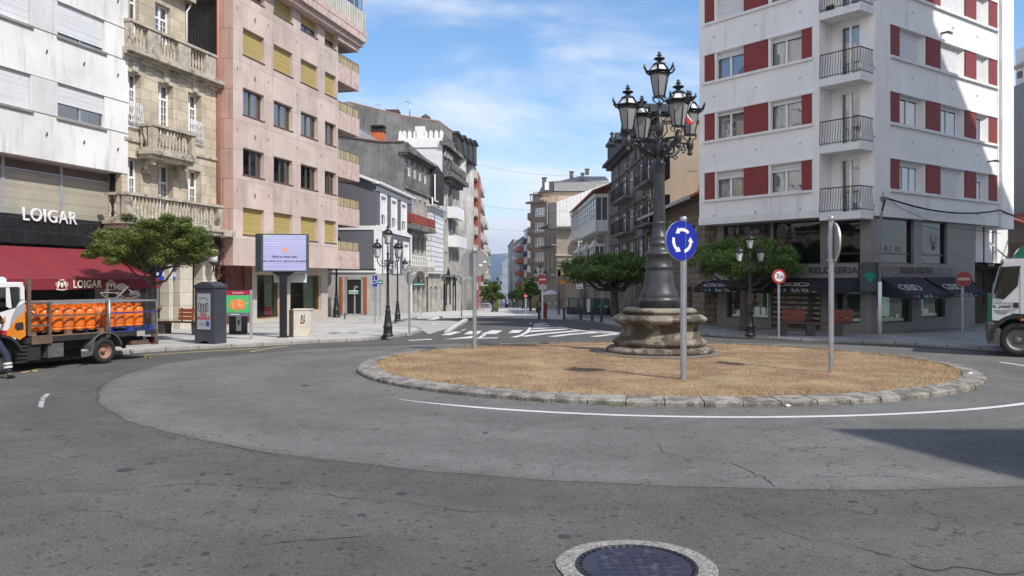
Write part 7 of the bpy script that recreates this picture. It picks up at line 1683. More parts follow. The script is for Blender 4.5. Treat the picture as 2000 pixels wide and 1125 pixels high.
# ================================================================ TREES
barkm = mat('grey_brown_bark', (.095, .078, .06), .95, var=.3, vs=6, fine=.3, fs=25, bump=1.5)
def leafmat(name, c):
    m = bpy.data.materials.new(name); m.use_nodes = True; nt = m.node_tree; b = nt.nodes['Principled BSDF']; at = N(nt, 'ShaderNodeAttribute', attribute_name='lc'); mx = N(nt, 'ShaderNodeMixRGB', blend_type='MULTIPLY'); mx.inputs[0].default_value = 1; mx.inputs[1].default_value = (*c, 1)
    nt.links.new(at.outputs['Color'], mx.inputs[2]); nt.links.new(mx.outputs[0], b.inputs['Base Color']); b.inputs['Roughness'].default_value = .55
    tr = N(nt, 'ShaderNodeBsdfTranslucent'); nt.links.new(mx.outputs[0], tr.inputs[0]); ms = N(nt, 'ShaderNodeMixShader'); ms.inputs[0].default_value = .35
    nt.links.new(b.outputs[0], ms.inputs[1]); nt.links.new(tr.outputs[0], ms.inputs[2]); nt.links.new(ms.outputs[0], nt.nodes['Material Output'].inputs[0]); return m
LG = leafmat('green_leaves', (.082, .135, .026)); LD = leafmat('deep_green_leaves', (.115, .195, .042))
def tree(label, px, pyb, rx, rz, zcn, n=7000, leaf=.075, m=None, seed=1, trunk_r=.12, name='street_tree', cat='tree', yoff=0, group=None, lobes=9, ry=None, tone=0.0, dx=0.0, loc=None):
    """flat-topped street tree: rx/rz crown half sizes, zcn crown centre height above the ground"""
    rr_ = random.Random(seed); b_ = loc or G(px, pyb, SW); ry = ry or rx*.9
    t = thing(name, label, cat, tuple(b_), group); O = Vector(b_)
    mt = MB(); top = O+Vector((dx*.3, 0, zcn-rz*.55)); mid = O+Vector((rr_.uniform(-.08, .08), 0, (zcn-rz)*.6))
    mt.tube([O-Vector((0, 0, .1)), O+Vector((0, 0, .15)), mid, top], [trunk_r*1.3, trunk_r*1.05, trunk_r*.9, trunk_r*.75], 9)
    tips = []
    for k in range(lobes):
        a = 2*math.pi*k/lobes+rr_.uniform(-.3, .3); q = rr_.uniform(.45, .85)
        e = O+Vector((dx+math.cos(a)*rx*q, math.sin(a)*ry*q, zcn+rr_.uniform(-.35, .35)*rz)); s_ = mid.lerp(top, rr_.uniform(.55, 1.0))
        c1_ = s_.lerp(e, .4)-Vector((0, 0, .12*rx)); c2_ = s_.lerp(e, .75)
        mt.tube([s_, c1_, c2_, e], [trunk_r*.5, trunk_r*.34, trunk_r*.22, trunk_r*.08], 6); tips.append(e)
        for _ in range(3):
            e2 = c2_+Vector((rr_.uniform(-1, 1)*rx*.35, rr_.uniform(-1, 1)*ry*.35, rr_.uniform(.0, .8)*rz)); mt.tube([c2_, c2_.lerp(e2, .5)+Vector((0, 0, .05)), e2], [trunk_r*.16, trunk_r*.1, trunk_r*.04], 4)
    mt.build('trunk', barkm, t)
    # leaf clumps spread through an uneven flattened volume
    cl = []
    for k in range(int(95)):
        while True:
            p = Vector((rr_.uniform(-1, 1), rr_.uniform(-1, 1), rr_.uniform(-1, 1)))
            if .25 < p.length < 1: break
        if p.z < -.35 and p.xy.length < .75: p.z *= .4
        jag = 1+.18*noise.noise(p*2.3+Vector((seed, 0, 0)))
        cl.append((O+Vector((dx+p.x*rx*.86*jag, p.y*ry*.86*jag, zcn+p.z*rz*.80*jag)), rr_.uniform(.16, .30)*max(rx, rz)*.85, rr_.uniform(.65, 1.35)))
    for k in range(22):
        a = rr_.uniform(0, 6.283); el = rr_.uniform(-.5, 1.2); p = Vector((math.cos(a)*math.cos(el), math.sin(a)*math.cos(el), math.sin(el))); cl.append((O+Vector((dx+p.x*rx*.93, p.y*ry*.93, zcn+p.z*rz*.93)), .13*max(rx, rz), rr_.uniform(.8, 1.5)))
    vs = []; fs = []; cs = []
    for i in range(n):
        c, r, tn = cl[rr_.randrange(len(cl))]
        d = Vector((rr_.gauss(0, 1), rr_.gauss(0, 1), rr_.gauss(0, 1))); d.normalize(); p = c+Vector((d.x, d.y, d.z*.62))*r*rr_.random()**.4
        a = Vector((rr_.gauss(0, 1), rr_.gauss(0, 1), rr_.gauss(0, .6))).normalized(); b2 = a.cross(d)
        if b2.length < .1: continue
        b2.normalize(); s_ = leaf*rr_.uniform(.6, 1.3); a = a*s_; b2 = b2*s_*.42
        k = len(vs); vs += [p-a*.5, p+b2*.5-a*.05, p+a*.6-Vector((0, 0, s_*.15)), p-b2*.5-a*.05]; fs.append((k, k+1, k+2, k+3))
        g = tn*rr_.uniform(.7, 1.3); yl = 1+max(0, rr_.gauss(tone, .18)); cc = (g*yl, g, g*.9, 1); cs += [cc]*4
    me = bpy.data.meshes.new('crown'); me.from_pydata([tuple(v-O) for v in vs], [], fs); ca = me.color_attributes.new('lc', 'FLOAT_COLOR', 'POINT'); ca.data.foreach_set('color', [q for c in cs for q in c]); me.materials.append(m or LG)
    o = bpy.data.objects.new('crown', me); C.objects.link(o); o.parent = t
    return t
def TD(px, pyb, pcx, pcy, wpx, hpx):
    b_ = G(px, pyb, SW); k = b_.y/F; return dict(rx=wpx/2*k, rz=hpx/2*k*1.18, zcn=zc(pcy, b_.y)-b_.z, dx=(pcx-px)*k)
lt_loc = G(300, 676, SW)
tree('broad olive-green street tree in front of the red awning and stone house', 302, 672, n=40000, leaf=.095, seed=4, trunk_r=.10, tone=.25, **TD(302, 672, 296, 484, 244, 118))
tree('spreading dark green tree just left of the big lamp pedestal', 1201, 619, n=26000, leaf=.18, m=LD, seed=8, trunk_r=.26, lobes=11, **TD(1201, 619, 1196, 530, 206, 66))
tree('wide dark tree growing before the left end of the jeweller', 1453, 646, n=30000, leaf=.12, m=LD, seed=12, trunk_r=.17, lobes=11, **TD(1453, 646, 1458, 514, 240, 84))
tree('round green tree beside a planter at the left of the pedestrian street', 962, 609, n=5000, leaf=.24, m=LG, seed=15, trunk_r=.12, **TD(962, 609, 959, 573, 48, 42))
tree('green tree right behind the maroon post box', 1036, 607, n=4500, leaf=.24, m=LD, seed=16, trunk_r=.13, **TD(1036, 607, 1034, 566, 40, 42))
for i, (px, pyb, cy, w_, h_, lb) in enumerate(((1021, 603, 574, 28, 30, 'dark tree second from the post box along the right of the street'), (1010, 600.5, 577, 24, 24, 'dark tree third along the right of the street'), (1001, 598.5, 579, 20, 20, 'small dark tree fourth along the right of the street'), (992, 597, 581, 16, 16, 'tiny dark tree near the far end of the street'), (979, 597.5, 580, 12, 14, 'tiny dark tree at the far left of the street'))):
    tree(lb, px, pyb, n=2500, leaf=.4, m=LD, seed=20+i, trunk_r=.14, group='trees along the pedestrian street', **TD(px, pyb, px, cy, w_, h_))
# vine on the corner by the wall lantern
vn = thing('climbing_plant', 'thin dark climbing plant on the corner between stone house and pink block', 'plant', tuple(fr.w(.1, -.2, 2.2)))
mb = MB(fr.M); rr_ = random.Random(2)
mb.tube([(.05, -.15, 2.2), (.2, -.2, 2.9), (.1, -.2, 3.6), (.25, -.18, 4.1)], .03, 5); mb.build('stem', barkm, vn)
vs = []; fs = []
for i in range(420):
    z = rr_.uniform(2.3, 4.3); x = .14+rr_.gauss(0, .12); y = -.2+rr_.gauss(0, .08); p = fr.w(x, y, z); k = len(vs); a = Vector((rr_.gauss(0, 1), rr_.gauss(0, 1), rr_.gauss(0, 1))).normalized()*.05; b2 = a.orthogonal()*.6; vs += [p-a, p+b2, p+a, p-b2]; fs.append((k, k+1, k+2, k+3))
me = bpy.data.meshes.new('leaves'); me.from_pydata([tuple(v-vn.location) for v in vs], [], fs); me.materials.append(mat('dark_reddish_leaves', (.055, .03, .028), .8)); o = bpy.data.objects.new('leaves', me); C.objects.link(o); o.parent = vn

# ================================================================ STREET FURNITURE, LEFT
def frame2(px, pyb, rz, dz=SW): b_ = G(px, pyb, dz); return b_, Matrix.Translation(b_) @ Matrix.Rotation(rz, 4, 'Z')
anth = mat('anthracite_metal', (.055, .06, .075), .5, .2, var=.1, vs=3); silver = mat('silver_metal', (.55, .56, .57), .35, .6, var=.06)
# totem with poster: front looks left-forward, right side panel seen too
b_, M_ = frame2(418.5, 672.5, R(-22)); kx = b_.y/F
tt = thing('advertising_totem', 'anthracite totem with curved top and a grey blood-donation poster', 'advertising totem', tuple(b_))
hT = (672-562)*kx; wF = .80; dS = .55
m = MB(M_); x0 = -wF
pol = [(x0, 0)]+[(x0+.18, 0), (x0+.22, .06), (x0+.4, .10), (x0+.58, .06), (x0+.62, 0)]+[(0, 0), (0, hT), (x0, hT)]; m.prism(pol, 0, dS); m.build('cabinet', anth, tt)
m = MB(M_); n = 12; top = [(x0-.03, hT), (.03, hT), (.03, hT+.06)]+[(.03-(wF+.06)*i/n, hT+.06+.14*math.sin(math.pi*i/n)) for i in range(1, n)]+[(x0-.03, hT+.06)]; m.prism(top, -.03, dS+.03); m.build('curved_cap', anth, tt)
m = MB(M_); m.box(x0+.12, -.16, -.02, -.001, hT*.26, hT*.90); pn = m.build('poster', mat('grey_poster_paper', (.36, .385, .40), .35, var=.05), tt)
zc1_ = hT*.66; xm = x0+(wF-.04)/2
m = MB(M_)
for k in (-1.5, -.5, .5, 1.5): m.tube([(xm+k*.10+.045*math.cos(a*.52), -.026, zc1_+.0-(.0 if abs(k) > 1 else .03)+(.14*math.sin(a*.52))) for a in range(12)], .008, 4, closed=True)
m.build('drop_outline', blackp, pn)
m = MB(M_); m.tube([(xm+.2*math.sin(q*.2), -.024, hT*.80+.06*math.cos(q*.4)) for q in range(-5, 6)], .007, 4); m.build('arched_print', blackp, pn)
text('poster_text', 'DIA', .14, mat('poster_red', (.42, .02, .03), .5), pn, M_ @ Matrix.Translation((xm, -.024, hT*.52)), ext=.001, bold=.005)
text('poster_text', 'SANGUE', .13, mat('poster_red'), pn, M_ @ Matrix.Translation((xm, -.024, hT*.46)), ext=.001, bold=.005)
m = MB(M_); m.box(-.32, -.18, -.026, -.021, hT*.32, hT*.41); m.build('blue_logo', mat('poster_blue', (.02, .06, .30), .5), pn)
m = MB(M_)
for k in range(3): m.box(x0+.22, -.38, -.024, -.021, hT*(.37-.02*k), hT*(.373-.02*k))
m.build('fine_print', blackp, pn)
# town map panel
b_, M_ = frame2(465, 662.5, R(4)); kx = b_.y/F; w_ = 25*kx; hP = (662-566)*kx
tt = thing('map_panel', 'town map panel with green and orange plan on two silver posts', 'information panel', tuple(b_))
for s_ in (-1, 1): m = MB(M_); m.bbox(s_*w_-.045, s_*w_+.045, -.05, .05, 0, hP, .01); m.build('post', silver, tt)
m = MB(M_); m.box(-w_+.045, w_-.045, -.015, .015, hP*.47, hP*.99); bd = m.build('board', mat('board_purple_grey', (.16, .16, .20), .5), tt)
m = MB(M_); m.box(-w_+.045, w_-.045, -.02, -.0155, hP*.90, hP*.99); m.build('title_band', mat('board_crimson', (.38, .02, .07), .5), bd)
text('title', 'Concello', .10, whitep, bd, M_ @ Matrix.Translation((0, -.022, hP*.945)), ext=.001)
m = MB(M_); m.box(-w_+.05, w_-.05, -.02, -.0155, hP*.54, hP*.895); m.build('map_green', mat('map_green', (.08, .50, .16), .5), bd)
rr_ = random.Random(4); n = 46; pts = []
for i in range(n):
    a = 2*math.pi*i/n; r = .62+.30*noise.noise(Vector((math.cos(a)*2.4, math.sin(a)*2.4, 4)))+.10*math.sin(i*2.4); pts.append((max(-.98, min(.98, math.cos(a)*r*1.1))*(w_-.06), hP*(.70+.155*max(-1, min(1, math.sin(a)*r*1.15)))))
m = MB(M_); m.add([(x, -.022, z) for x, z in pts]+[(0, -.022, hP*.70)], [(i, (i+1) % n, n) for i in range(n)]); m.build('map_town', mat('map_orange', (.85, .25, .07), .5), bd)
m = MB(M_)
for q in (((-.9, .60), (-.5, .64), (-.1, .68), (.4, .70), (.98, .74)), ((-.5, .58), (-.45, .66), (-.55, .76)), ((.1, .60), (.15, .70), (.05, .82)), ((-.6, .70), (0, .72), (.5, .64))): m.tube([(x*(w_-.06), -.024, hP*z) for x, z in q], .006, 4)
m.build('map_road', mat('map_cream', (.85, .75, .55), .5), bd)
m = MB(M_); m.box(-.25, .05, -.019, -.0155, hP*.498, hP*.512); m.build('footer_line', whitep, bd)
# litter bin behind it
b_, M_ = frame2(459, 652.5, R(-14)); kx = b_.y/F; hb = 40*kx
tt = thing('litter_bin', 'black litter bin with a pale front panel behind the map panel', 'litter bin', tuple(b_))
m = MB(M_); m.bbox(-.28, .30, 0, .4, 0, hb, .03); m.build('body', mat('dark_bin', (.035, .033, .033), .6), tt)
m = MB(M_); m.box(.06, .27, -.012, -.001, .12, hb-.02); pn = m.build('front_panel', silver, tt); m = MB(M_); m.sphere((.165, -.02, hb*.62), .05, 8, 5, (1, .2, 1.2)); m.sphere((.165, -.02, hb*.5), .04, 8, 5, (1, .2, 1.2)); m.build('dark_emblem', blackp, pn)
# benches: long stone-legged bench with wooden backrest
woodm = mat('red_brown_slats', (.42, .13, .05), .6, var=.15, fine=.15, fs=30); seatm = mat('dark_red_bench_seat', (.11, .045, .03), .6, var=.2); legm = mat('dark_concrete_leg', (.07, .06, .055), .8, var=.2)
def bench(label, M_, length, backs, legs, b_, woodm=woodm):
    t = thing('bench', label, 'bench', tuple(b_), 'long slatted benches'); m = MB(M_)
    for k in range(3): m.box(0, length, .02+.15*k, .15+.15*k, .44, .49)
    m.build('seat', seatm, t)
    for x in legs: m = MB(M_); m.prism([(x-.13, 0), (x+.13, 0), (x+.17, .44), (x-.17, .44)], .04, .44); m.build('leg', legm, t)
    for a in backs:
        m = MB(M_)
        for k in range(3): m.box(a, a+.78, .36+.02*k, .40+.02*k, .53+.15*k, .66+.15*k)
        m.build('backrest', woodm, t)
        m = MB(M_)
        for x in (a+.1, a+.64): m.box(x, x+.04, .41, .46, .45, 1.0)
        m.build('backrest_support', iron, t)
b_ = G(306, 652, SW); b2_ = G(386, 655, SW); rz = math.atan2(b2_.y-b_.y, b2_.x-b_.x)
bench('bench with orange-brown slatted backrest left of the anthracite totem', Matrix.Translation(b_) @ Matrix.Rotation(rz, 4, 'Z'), (b2_-b_).length, [.72], [.15, (b2_-b_).length-.2], b_)
b_ = G(1512, 655.5, SW); b2_ = G(1662, 657.5, SW); rz = math.atan2(b2_.y-b_.y, b2_.x-b_.x); L_ = (b2_-b_).length
bench('long dark red bench with two backrests in front of the jeweller', Matrix.Translation(b_) @ Matrix.Rotation(rz, 4, 'Z'), L_, [L_*.13, L_*.76], [L_*.11, L_*.49, L_*.84], b_, mat('dark_red_slats', (.20, .05, .032), .7, var=.15))  # backrest slats darker and redder than on the left bench
# big advertising screen
b_, M_ = frame2(555, 659, R(7)); kx = b_.y/F
tt = thing('advertising_screen', 'large screen showing a pale violet error message on a black post', 'advertising screen', tuple(b_))
zs0, zs1 = (659-531)*kx, (659-459)*kx; xl, xr_ = -41.5*kx, 46*kx
m = MB(M_); m.box(-.15, .09, -.09, .09, .02, zs0-.1); m.box(-.22, .16, -.16, .16, .0, .03); m.prism([(-.15, zs0-.18), (.09, zs0-.18), (.38, zs0-.0), (-.44, zs0-.0)], -.08, .08); m.box(-.16, .10, -.095, .095, 1.52, 1.58); m.build('post', mat('black_steel_post', (.012, .012, .016), .4), tt)
rs = R(7); m = MB(M_); m.bbox(xl-.02, xr_, -.14, .20, zs0, zs1+.04, .015); sc_b = m.build('screen_housing', mat('grey_screen_housing', (.085, .095, .11), .5, .2), tt)
m = MB(M_ @ Matrix.Translation((xl-.02, -.14, 0)) @ Matrix.Rotation(R(-40), 4, 'Z')); m.box(-.30, 0, 0, .06, zs0, zs1+.04); m.box(-.17, -.10, -.01, 0, (zs0+zs1)/2-.1, (zs0+zs1)/2-.06); m.build('side_panel', mat('grey_screen_housing'), tt)
sm = mat('violet_screen', (.34, .34, .54), .4, var=.07, vs=.6, fine=0, joint=(50, .085, (.70, .70, .80), .012), emit=.42); 
m = MB(M_); m.box(xl+.06, xr_-.06, -.150, -.141, zs0+.05, zs1-.01); sp_s = m.build('screen', sm, sc_b)
xc = (xl+xr_)/2; zm_ = (zs0+zs1)/2; tx = mat('screen_text', (.05, .05, .16), .5)
text('screen_text', 'Failed to obtain data.', .115, tx, sp_s, M_ @ Matrix.Translation((xc-.0, -.153, zm_-.12)), ext=.001, sx=.82, bold=.003)
text('screen_text', 'Please check your network connection.', .115, tx, sp_s, M_ @ Matrix.Translation((xc+.0, -.153, zm_-.27)), ext=.001, sx=.84, bold=.003)
m = MB(M_ @ Matrix.Translation((xc, -.153, zm_+.15))); m.prism([(-.12, -.07), (.12, -.07), (.06, .08), (-.02, .0)], -.003, 0); m.build('warning_icon', mat('screen_orange', (.8, .22, .08), .5, emit=.5), sp_s)
m = MB(M_); m.box(xl+.08, xl+.22, -.154, -.1505, zs1-.07, zs1-.03); m.build('green_tag', mat('screen_green', (.45, .6, .05), .5, emit=.4), sp_s)
m = MB(M_); m.bbox(-.42, .72, .30, .62, zs0-.38, zs0-.06, .05); m.build('white_rear_box', mat('white_plastic_box', (.66, .68, .67), .5), tt)
# utility cabinet
b_, M_ = frame2(573.5, 659, R(3)); kx = b_.y/F; hC = (659-606)*kx
tt = thing('utility_cabinet', 'cream metal utility cabinet with a torn black and red sticker', 'utility cabinet', tuple(b_))
wC = 33*kx; m = MB(M_); m.box(0, wC, 0, .42, .0, hC); m.bbox(-.03, wC+.03, -.03, .45, hC, hC+.05, .01); m.box(.0, wC, -.012, 0, .04, hC*.38); m.box(.0, wC, -.012, 0, hC*.39, hC-.02); m.build('body', mat('cream_cabinet', (.60, .56, .47), .6, var=.1, vs=3, streak=.2, col2=(.4, .34, .24), c2s=3, c2t=(.6, .7)), tt)
m = MB(M_ @ Matrix.Rotation(R(42), 4, 'Z')); 
m = MB(M_); m.add([(0, 0, 0), (-.22, .25, 0), (-.22, .25, hC), (0, 0, hC)], [(0, 3, 2, 1)]); m.add([(-.22, .25, 0), (0, .42, 0), (0, .42, hC), (-.22, .25, hC)], [(0, 3, 2, 1)]); m.add([(0, 0, hC+.0), (-.22, .25, hC), (0, .42, hC)], [(0, 2, 1)]); m.build('side_box', mat('brown_cabinet_side', (.26, .21, .15), .7, var=.2), tt)
m = MB(M_); m.box(wC*.40, wC*.66, -.018, -.013, hC*.50, hC*.86); stk = m.build('sticker', mat('torn_sticker', (.62, .60, .58), .6, col2=(.03, .03, .035), c2s=14, c2t=(.46, .5)), tt); m = MB(M_); m.box(wC*.42, wC*.56, -.022, -.019, hC*.51, hC*.57); m.build('red_strip', mat('poster_red'), stk)
# small black bollards left
def bollards(lst, group, hgt=1.0):
    p0 = None
    for px, pyb, lab, hp in lst:
        b_ = G(px, pyb, SW); h_ = hp/F*b_.y
        if p0 is None:
            t = thing('bollard', lab, 'bollard', (0, 0, 0), group); m = MB(); m.lathe([(.13, 0), (.14, .03), (.11, .07), (.10, .12), (.10, .80), (.12, .84), (.11, .88), (.10, .95), (.05, .99), (.001, 1.0)], 12); m.build('post', mat('dark_grey_bollard', (.045, .047, .05), .5, .2), t); t.location = tuple(b_); t.scale = (1, 1, h_); p0 = t; t.scale = (h_,)*3
        else: dup(p0, tuple(b_), 0, lab, h_)
bollards([(1053, 623, 'bollard immediately left of the maroon post box', 23), (1102, 624, 'bollard standing alone in front of the white parasol terrace', 24), (1134.5, 626, 'first of three bollards by the green-screened terrace', 26), (1156.5, 627.5, 'middle of three bollards by the green-screened terrace', 26), (1174.5, 629.5, 'bollard nearest the stone pedestal, by the screened terrace', 27), (673.5, 623.5, 'short bollard beside the brick-framed doorway on the left', 13)], 'dark grey bollards')
# ================================================================ PEDESTRIAN STREET
b_ = G(1063, 622.5, SW); t = thing('post_box', 'maroon box standing behind the bright no-entry pole', 'post box', tuple(b_))
m = MB(Matrix.Translation(b_)); m.bbox(-.16, .16, 0, .4, 0, 31/F*b_.y, .03); m.build('body', mat('maroon_paint', (.16, .012, .02), .5), t); m = MB(Matrix.Translation(b_)); m.box(-.1, .1, -.01, 0, .8, .84); m.build('slot', blackp, t)
def parasol(label, px, pyb, wpx, ptop, m_, closed=False):
    b_ = G(px, pyb, SW); k = b_.y/F; zt = (pyb-ptop)*k; r = wpx/2*k; t = thing('parasol', label, 'parasol', tuple(b_), 'terrace parasols'); m = MB(Matrix.Translation(b_)); n = 8
    ring = lambda r_, z: [(r_*math.cos(2*math.pi*i/n+.39), r_*math.sin(2*math.pi*i/n+.39), z) for i in range(n)]
    v = ring(r, zt-r*.38)+ring(r*.5, zt-r*.16)+[(0, 0, zt)]+ring(r, zt-r*.38-.14); f = [(i, (i+1) % n, n+(i+1) % n, n+i) for i in range(n)]+[(n+i, n+(i+1) % n, 2*n) for i in range(n)]+[(2*n+1+i, 2*n+1+(i+1) % n, (i+1) % n, i) for i in range(n)]
    m.add(v, f); m.build('canopy', m_, t); m = MB(Matrix.Translation(b_)); m.cyl((0, 0, 0), (0, 0, zt-.05), .03, n=8); m.lathe([(.3, 0), (.3, .06), (.05, .1)], 10); m.build('pole', galv, t)
wcl = mat('white_parasol_cloth', (.70, .70, .69), .8); gcl = mat('grey_parasol_cloth', (.40, .40, .39), .8)
parasol('white parasol right of the bright no-entry pole', 1076, 605.5, 36, 566, wcl)
parasol('pale grey cafe parasol on the left side of the pedestrian street', 948, 606, 30, 575, gcl); parasol('farther pale cafe parasol on the left side', 942, 603, 22, 574, gcl)
def chair(t_root=None): pass
def table_set(label, px, pyb, ch=2):
    b_ = G(px, pyb, SW); t = thing('cafe_table', 'round cafe table '+label, 'table', tuple(b_)); m = MB(Matrix.Translation(b_)); m.lathe([(.25, 0), (.03, .04), (.03, .70), (.38, .71), (.38, .74), (.001, .745)], 12); m.build('top', alu, t)
    for s_ in range(ch):
        a = s_*math.pi+.4; p = b_+Vector((math.cos(a)*.75, math.sin(a)*.3, 0)); c = thing('cafe_chair', ('left' if math.cos(a) < 0 else 'right')+' metal chair at the cafe table '+label, 'chair', tuple(p), 'cafe chairs'); Mx = Matrix.Translation(p) @ Matrix.Rotation(a+math.pi/2, 4, 'Z')
        m = MB(Mx); m.box(-.22, .22, -.2, .22, .43, .46); m.build('seat', alu, c)
        m = MB(Mx); m.box(-.22, .22, -.24, -.2, .62, .88); m.build('backrest', alu, c)
        for lx in (-.2, .2):
            m = MB(Mx); m.tube([(lx, -.24, .88), (lx, -.2, .45), (lx, -.24, 0)], .014, 4); m.build('leg', galv, c)
            m = MB(Mx); m.tube([(lx, .2, .45), (lx, .22, 0)], .014, 4); m.build('leg', galv, c)
table_set('under the left parasols, nearest', 945, 607); table_set('just left of the round green tree', 953, 606); table_set('farthest on the left terrace', 936, 605.5); table_set('under the white parasol on the right', 1070, 606.5); table_set('right of the white parasol pole', 1090, 607)
# planters with shrubs
def planter(label, px, pyb, wpx, hpx, yel, seed):
    b_ = G(px, pyb, SW); k = b_.y/F; t = thing('planter', 'dark planter holding '+label, 'planter', tuple(b_)); m = MB(Matrix.Translation(b_)); h_ = hpx*k; r = wpx/2*k
    m.add([(-r*.8, -r*.8, 0), (r*.8, -r*.8, 0), (r*.8, r*.8, 0), (-r*.8, r*.8, 0), (-r, -r, h_*.35), (r, -r, h_*.35), (r, r, h_*.35), (-r, r, h_*.35)], [(0, 1, 5, 4), (1, 2, 6, 5), (2, 3, 7, 6), (3, 0, 4, 7), (4, 5, 6, 7)]); m.build('tub', legm, t)
    rr_ = random.Random(seed); vs = []; fs = []
    for i in range(500):
        p = Vector((rr_.gauss(0, .45)*r, rr_.gauss(0, .45)*r, h_*.35+rr_.random()*h_*.65)); a = Vector((rr_.gauss(0, 1), rr_.gauss(0, 1), rr_.gauss(0, 1))).normalized()*r*.22; b2 = a.orthogonal()*.6; q = len(vs); vs += [p-a, p+b2, p+a, p-b2]; fs.append((q, q+1, q+2, q+3))
    me = bpy.data.meshes.new('shrub'); me.from_pydata([tuple(v) for v in vs], [], fs); me.materials.append(mat('yellow_green_shrub', (.22, .24, .03), .7, var=.3, vs=5) if yel else mat('green_shrub', (.05, .10, .025), .7, var=.3, vs=5)); o = bpy.data.objects.new('shrub', me); C.objects.link(o); o.parent = t
planter('a tall yellow-green shrub right of the round tree', 969.5, 609, 9, 25, True, 1); planter('an orange-green shrub left of the bright no-entry pole', 1050, 610, 8, 26, True, 2); planter('a slim green shrub on the right of the street', 1027, 604.5, 6, 20, False, 3)
planter('low greenery beside the green-screened terrace, left', 1135, 614, 14, 18, False, 4); planter('low dark greenery at the middle of the street', 990, 600.5, 6, 6, False, 5)
# glazed terrace screen
fgS = Face(G(1110, 614, SW).xy, G(1189, 615.5, SW).xy); z0 = G(1150, 614.5, SW).z; t = thing('terrace_screen', 'teal-tinted glass terrace screen with low dark planter boxes behind the bollards', 'screen', tuple(fgS.w(0, 0, z0)))
hs_2 = fgS.z(1189, 584)-z0; m = MB(fgS.M); m.box(0, fgS.L, -.2, .2, z0, z0+.5); m.build('planter_box', mat('dark_teal_box', (.02, .035, .04), .6), t)
m = MB(fgS.M)
for k in range(5): x = fgS.L*k/4; m.box(x-.03, x+.03, -.03, .03, z0+.5, z0+hs_2)
m.box(0, fgS.L, -.03, .03, z0+hs_2-.03, z0+hs_2+.03); m.build('frame', anth, t)
m = MB(fgS.M); m.quad((0, 0, z0+.5), (fgS.L, 0, z0+.5), (fgS.L, 0, z0+hs_2), (0, 0, z0+hs_2)); m.build('glass_panel', glassmat('teal_glass', (.22, .45, .45), .05), t)
m = MB(fgS.M); xx = fgS.L*.53; m.box(xx, xx+.25, -.28, -.22, z0+.2, z0+1.1); m.build('white_board', whitep, t)
# yellow hanging sign, white hanging sign
for lab, nm, px, py, w_, h_, Y, mm, tx_ in (('orange-yellow lozenge sign hanging over the right side of the street', 'hanging_sign', 1096, 551, 21, 12, 58, mat('amber_sign', (.60, .26, .02), .5), ''), ('white hanging sign beside the plank shopfront', 'hanging_sign', 1132, 559, 13, 10, 62, whitep, 'BAR')):
    p = Vector((P2(px, Y).x, Y, zc(py, Y))); k = Y/F; t = thing(nm, lab, 'sign', tuple(p)); m = MB(Matrix.Translation(p)); w_ *= k/2; h_ *= k/2
    m.prism([(-w_, -h_*.5), (-w_*.3, -h_*.5), (0, -h_), (w_*.3, -h_*.5), (w_, -h_*.5), (w_, h_*.5), (w_*.3, h_*.5), (0, h_), (-w_*.3, h_*.5), (-w_, h_*.5)] if tx_ == '' else [(-w_, -h_), (w_, -h_), (w_, h_), (-w_, h_)], -.05, .05); o = m.build('panel', mm, t)
    if tx_: m = MB(Matrix.Translation(p)); m.box(-w_*.7, w_*.7, -.056, -.051, -h_*.5, -h_*.3); m.build('dark_print', blackp, o)
    m = MB(Matrix.Translation(p)); m.box(min(w_, 8.2-p.x), max(w_, 8.2-p.x), -.03, .03, -.03, .03); m.build('bracket', iron, t)
b_ = G(1110, 618, SW); m = MB(Matrix.Translation(b_+Vector((0, 3, 0)))); t = thing('news_kiosk', 'small dark kiosk portal with a coloured fascia behind the parasol terrace', 'kiosk', tuple(b_+Vector((0, 3, 0)))); m.box(-.5, -.35, 0, .2, 0, 3.0); m.box(1.2, 1.35, 0, .2, 0, 3.0); m.box(-.5, 1.35, 0, .2, 2.55, 3.0); m.build('portal', mat('dark_frame'), t); m = MB(Matrix.Translation(b_+Vector((0, 3, 0)))); m.box(-.3, 1.3, -.05, -.0, 2.6, 2.95); m.build('fascia', mat('striped_fascia', (.25, .08, .06), .6, col2=(.25, .22, .14), c2s=2), t)
t = thing('shop_awning', 'low white awning on the left side of the pedestrian street', 'awning', (-6.0, 118, gz(118))); m = MB(); p = G(905, 606, SW); m.add([(P2(908, 100).x, 100, zc(567, 100)), (P2(925, 100).x, 97, zc(573, 97)), (P2(937, 125).x, 122, zc(577, 122)), (P2(924, 125).x, 125, zc(572, 125))], [(0, 1, 2, 3)]); m.build('canopy', wcl, t)
m = MB(); m.box(P2(907, 99).x, P2(911, 99).x, 98, 99, gz(98), zc(560, 98)); m.build('red_pier', redr, t)
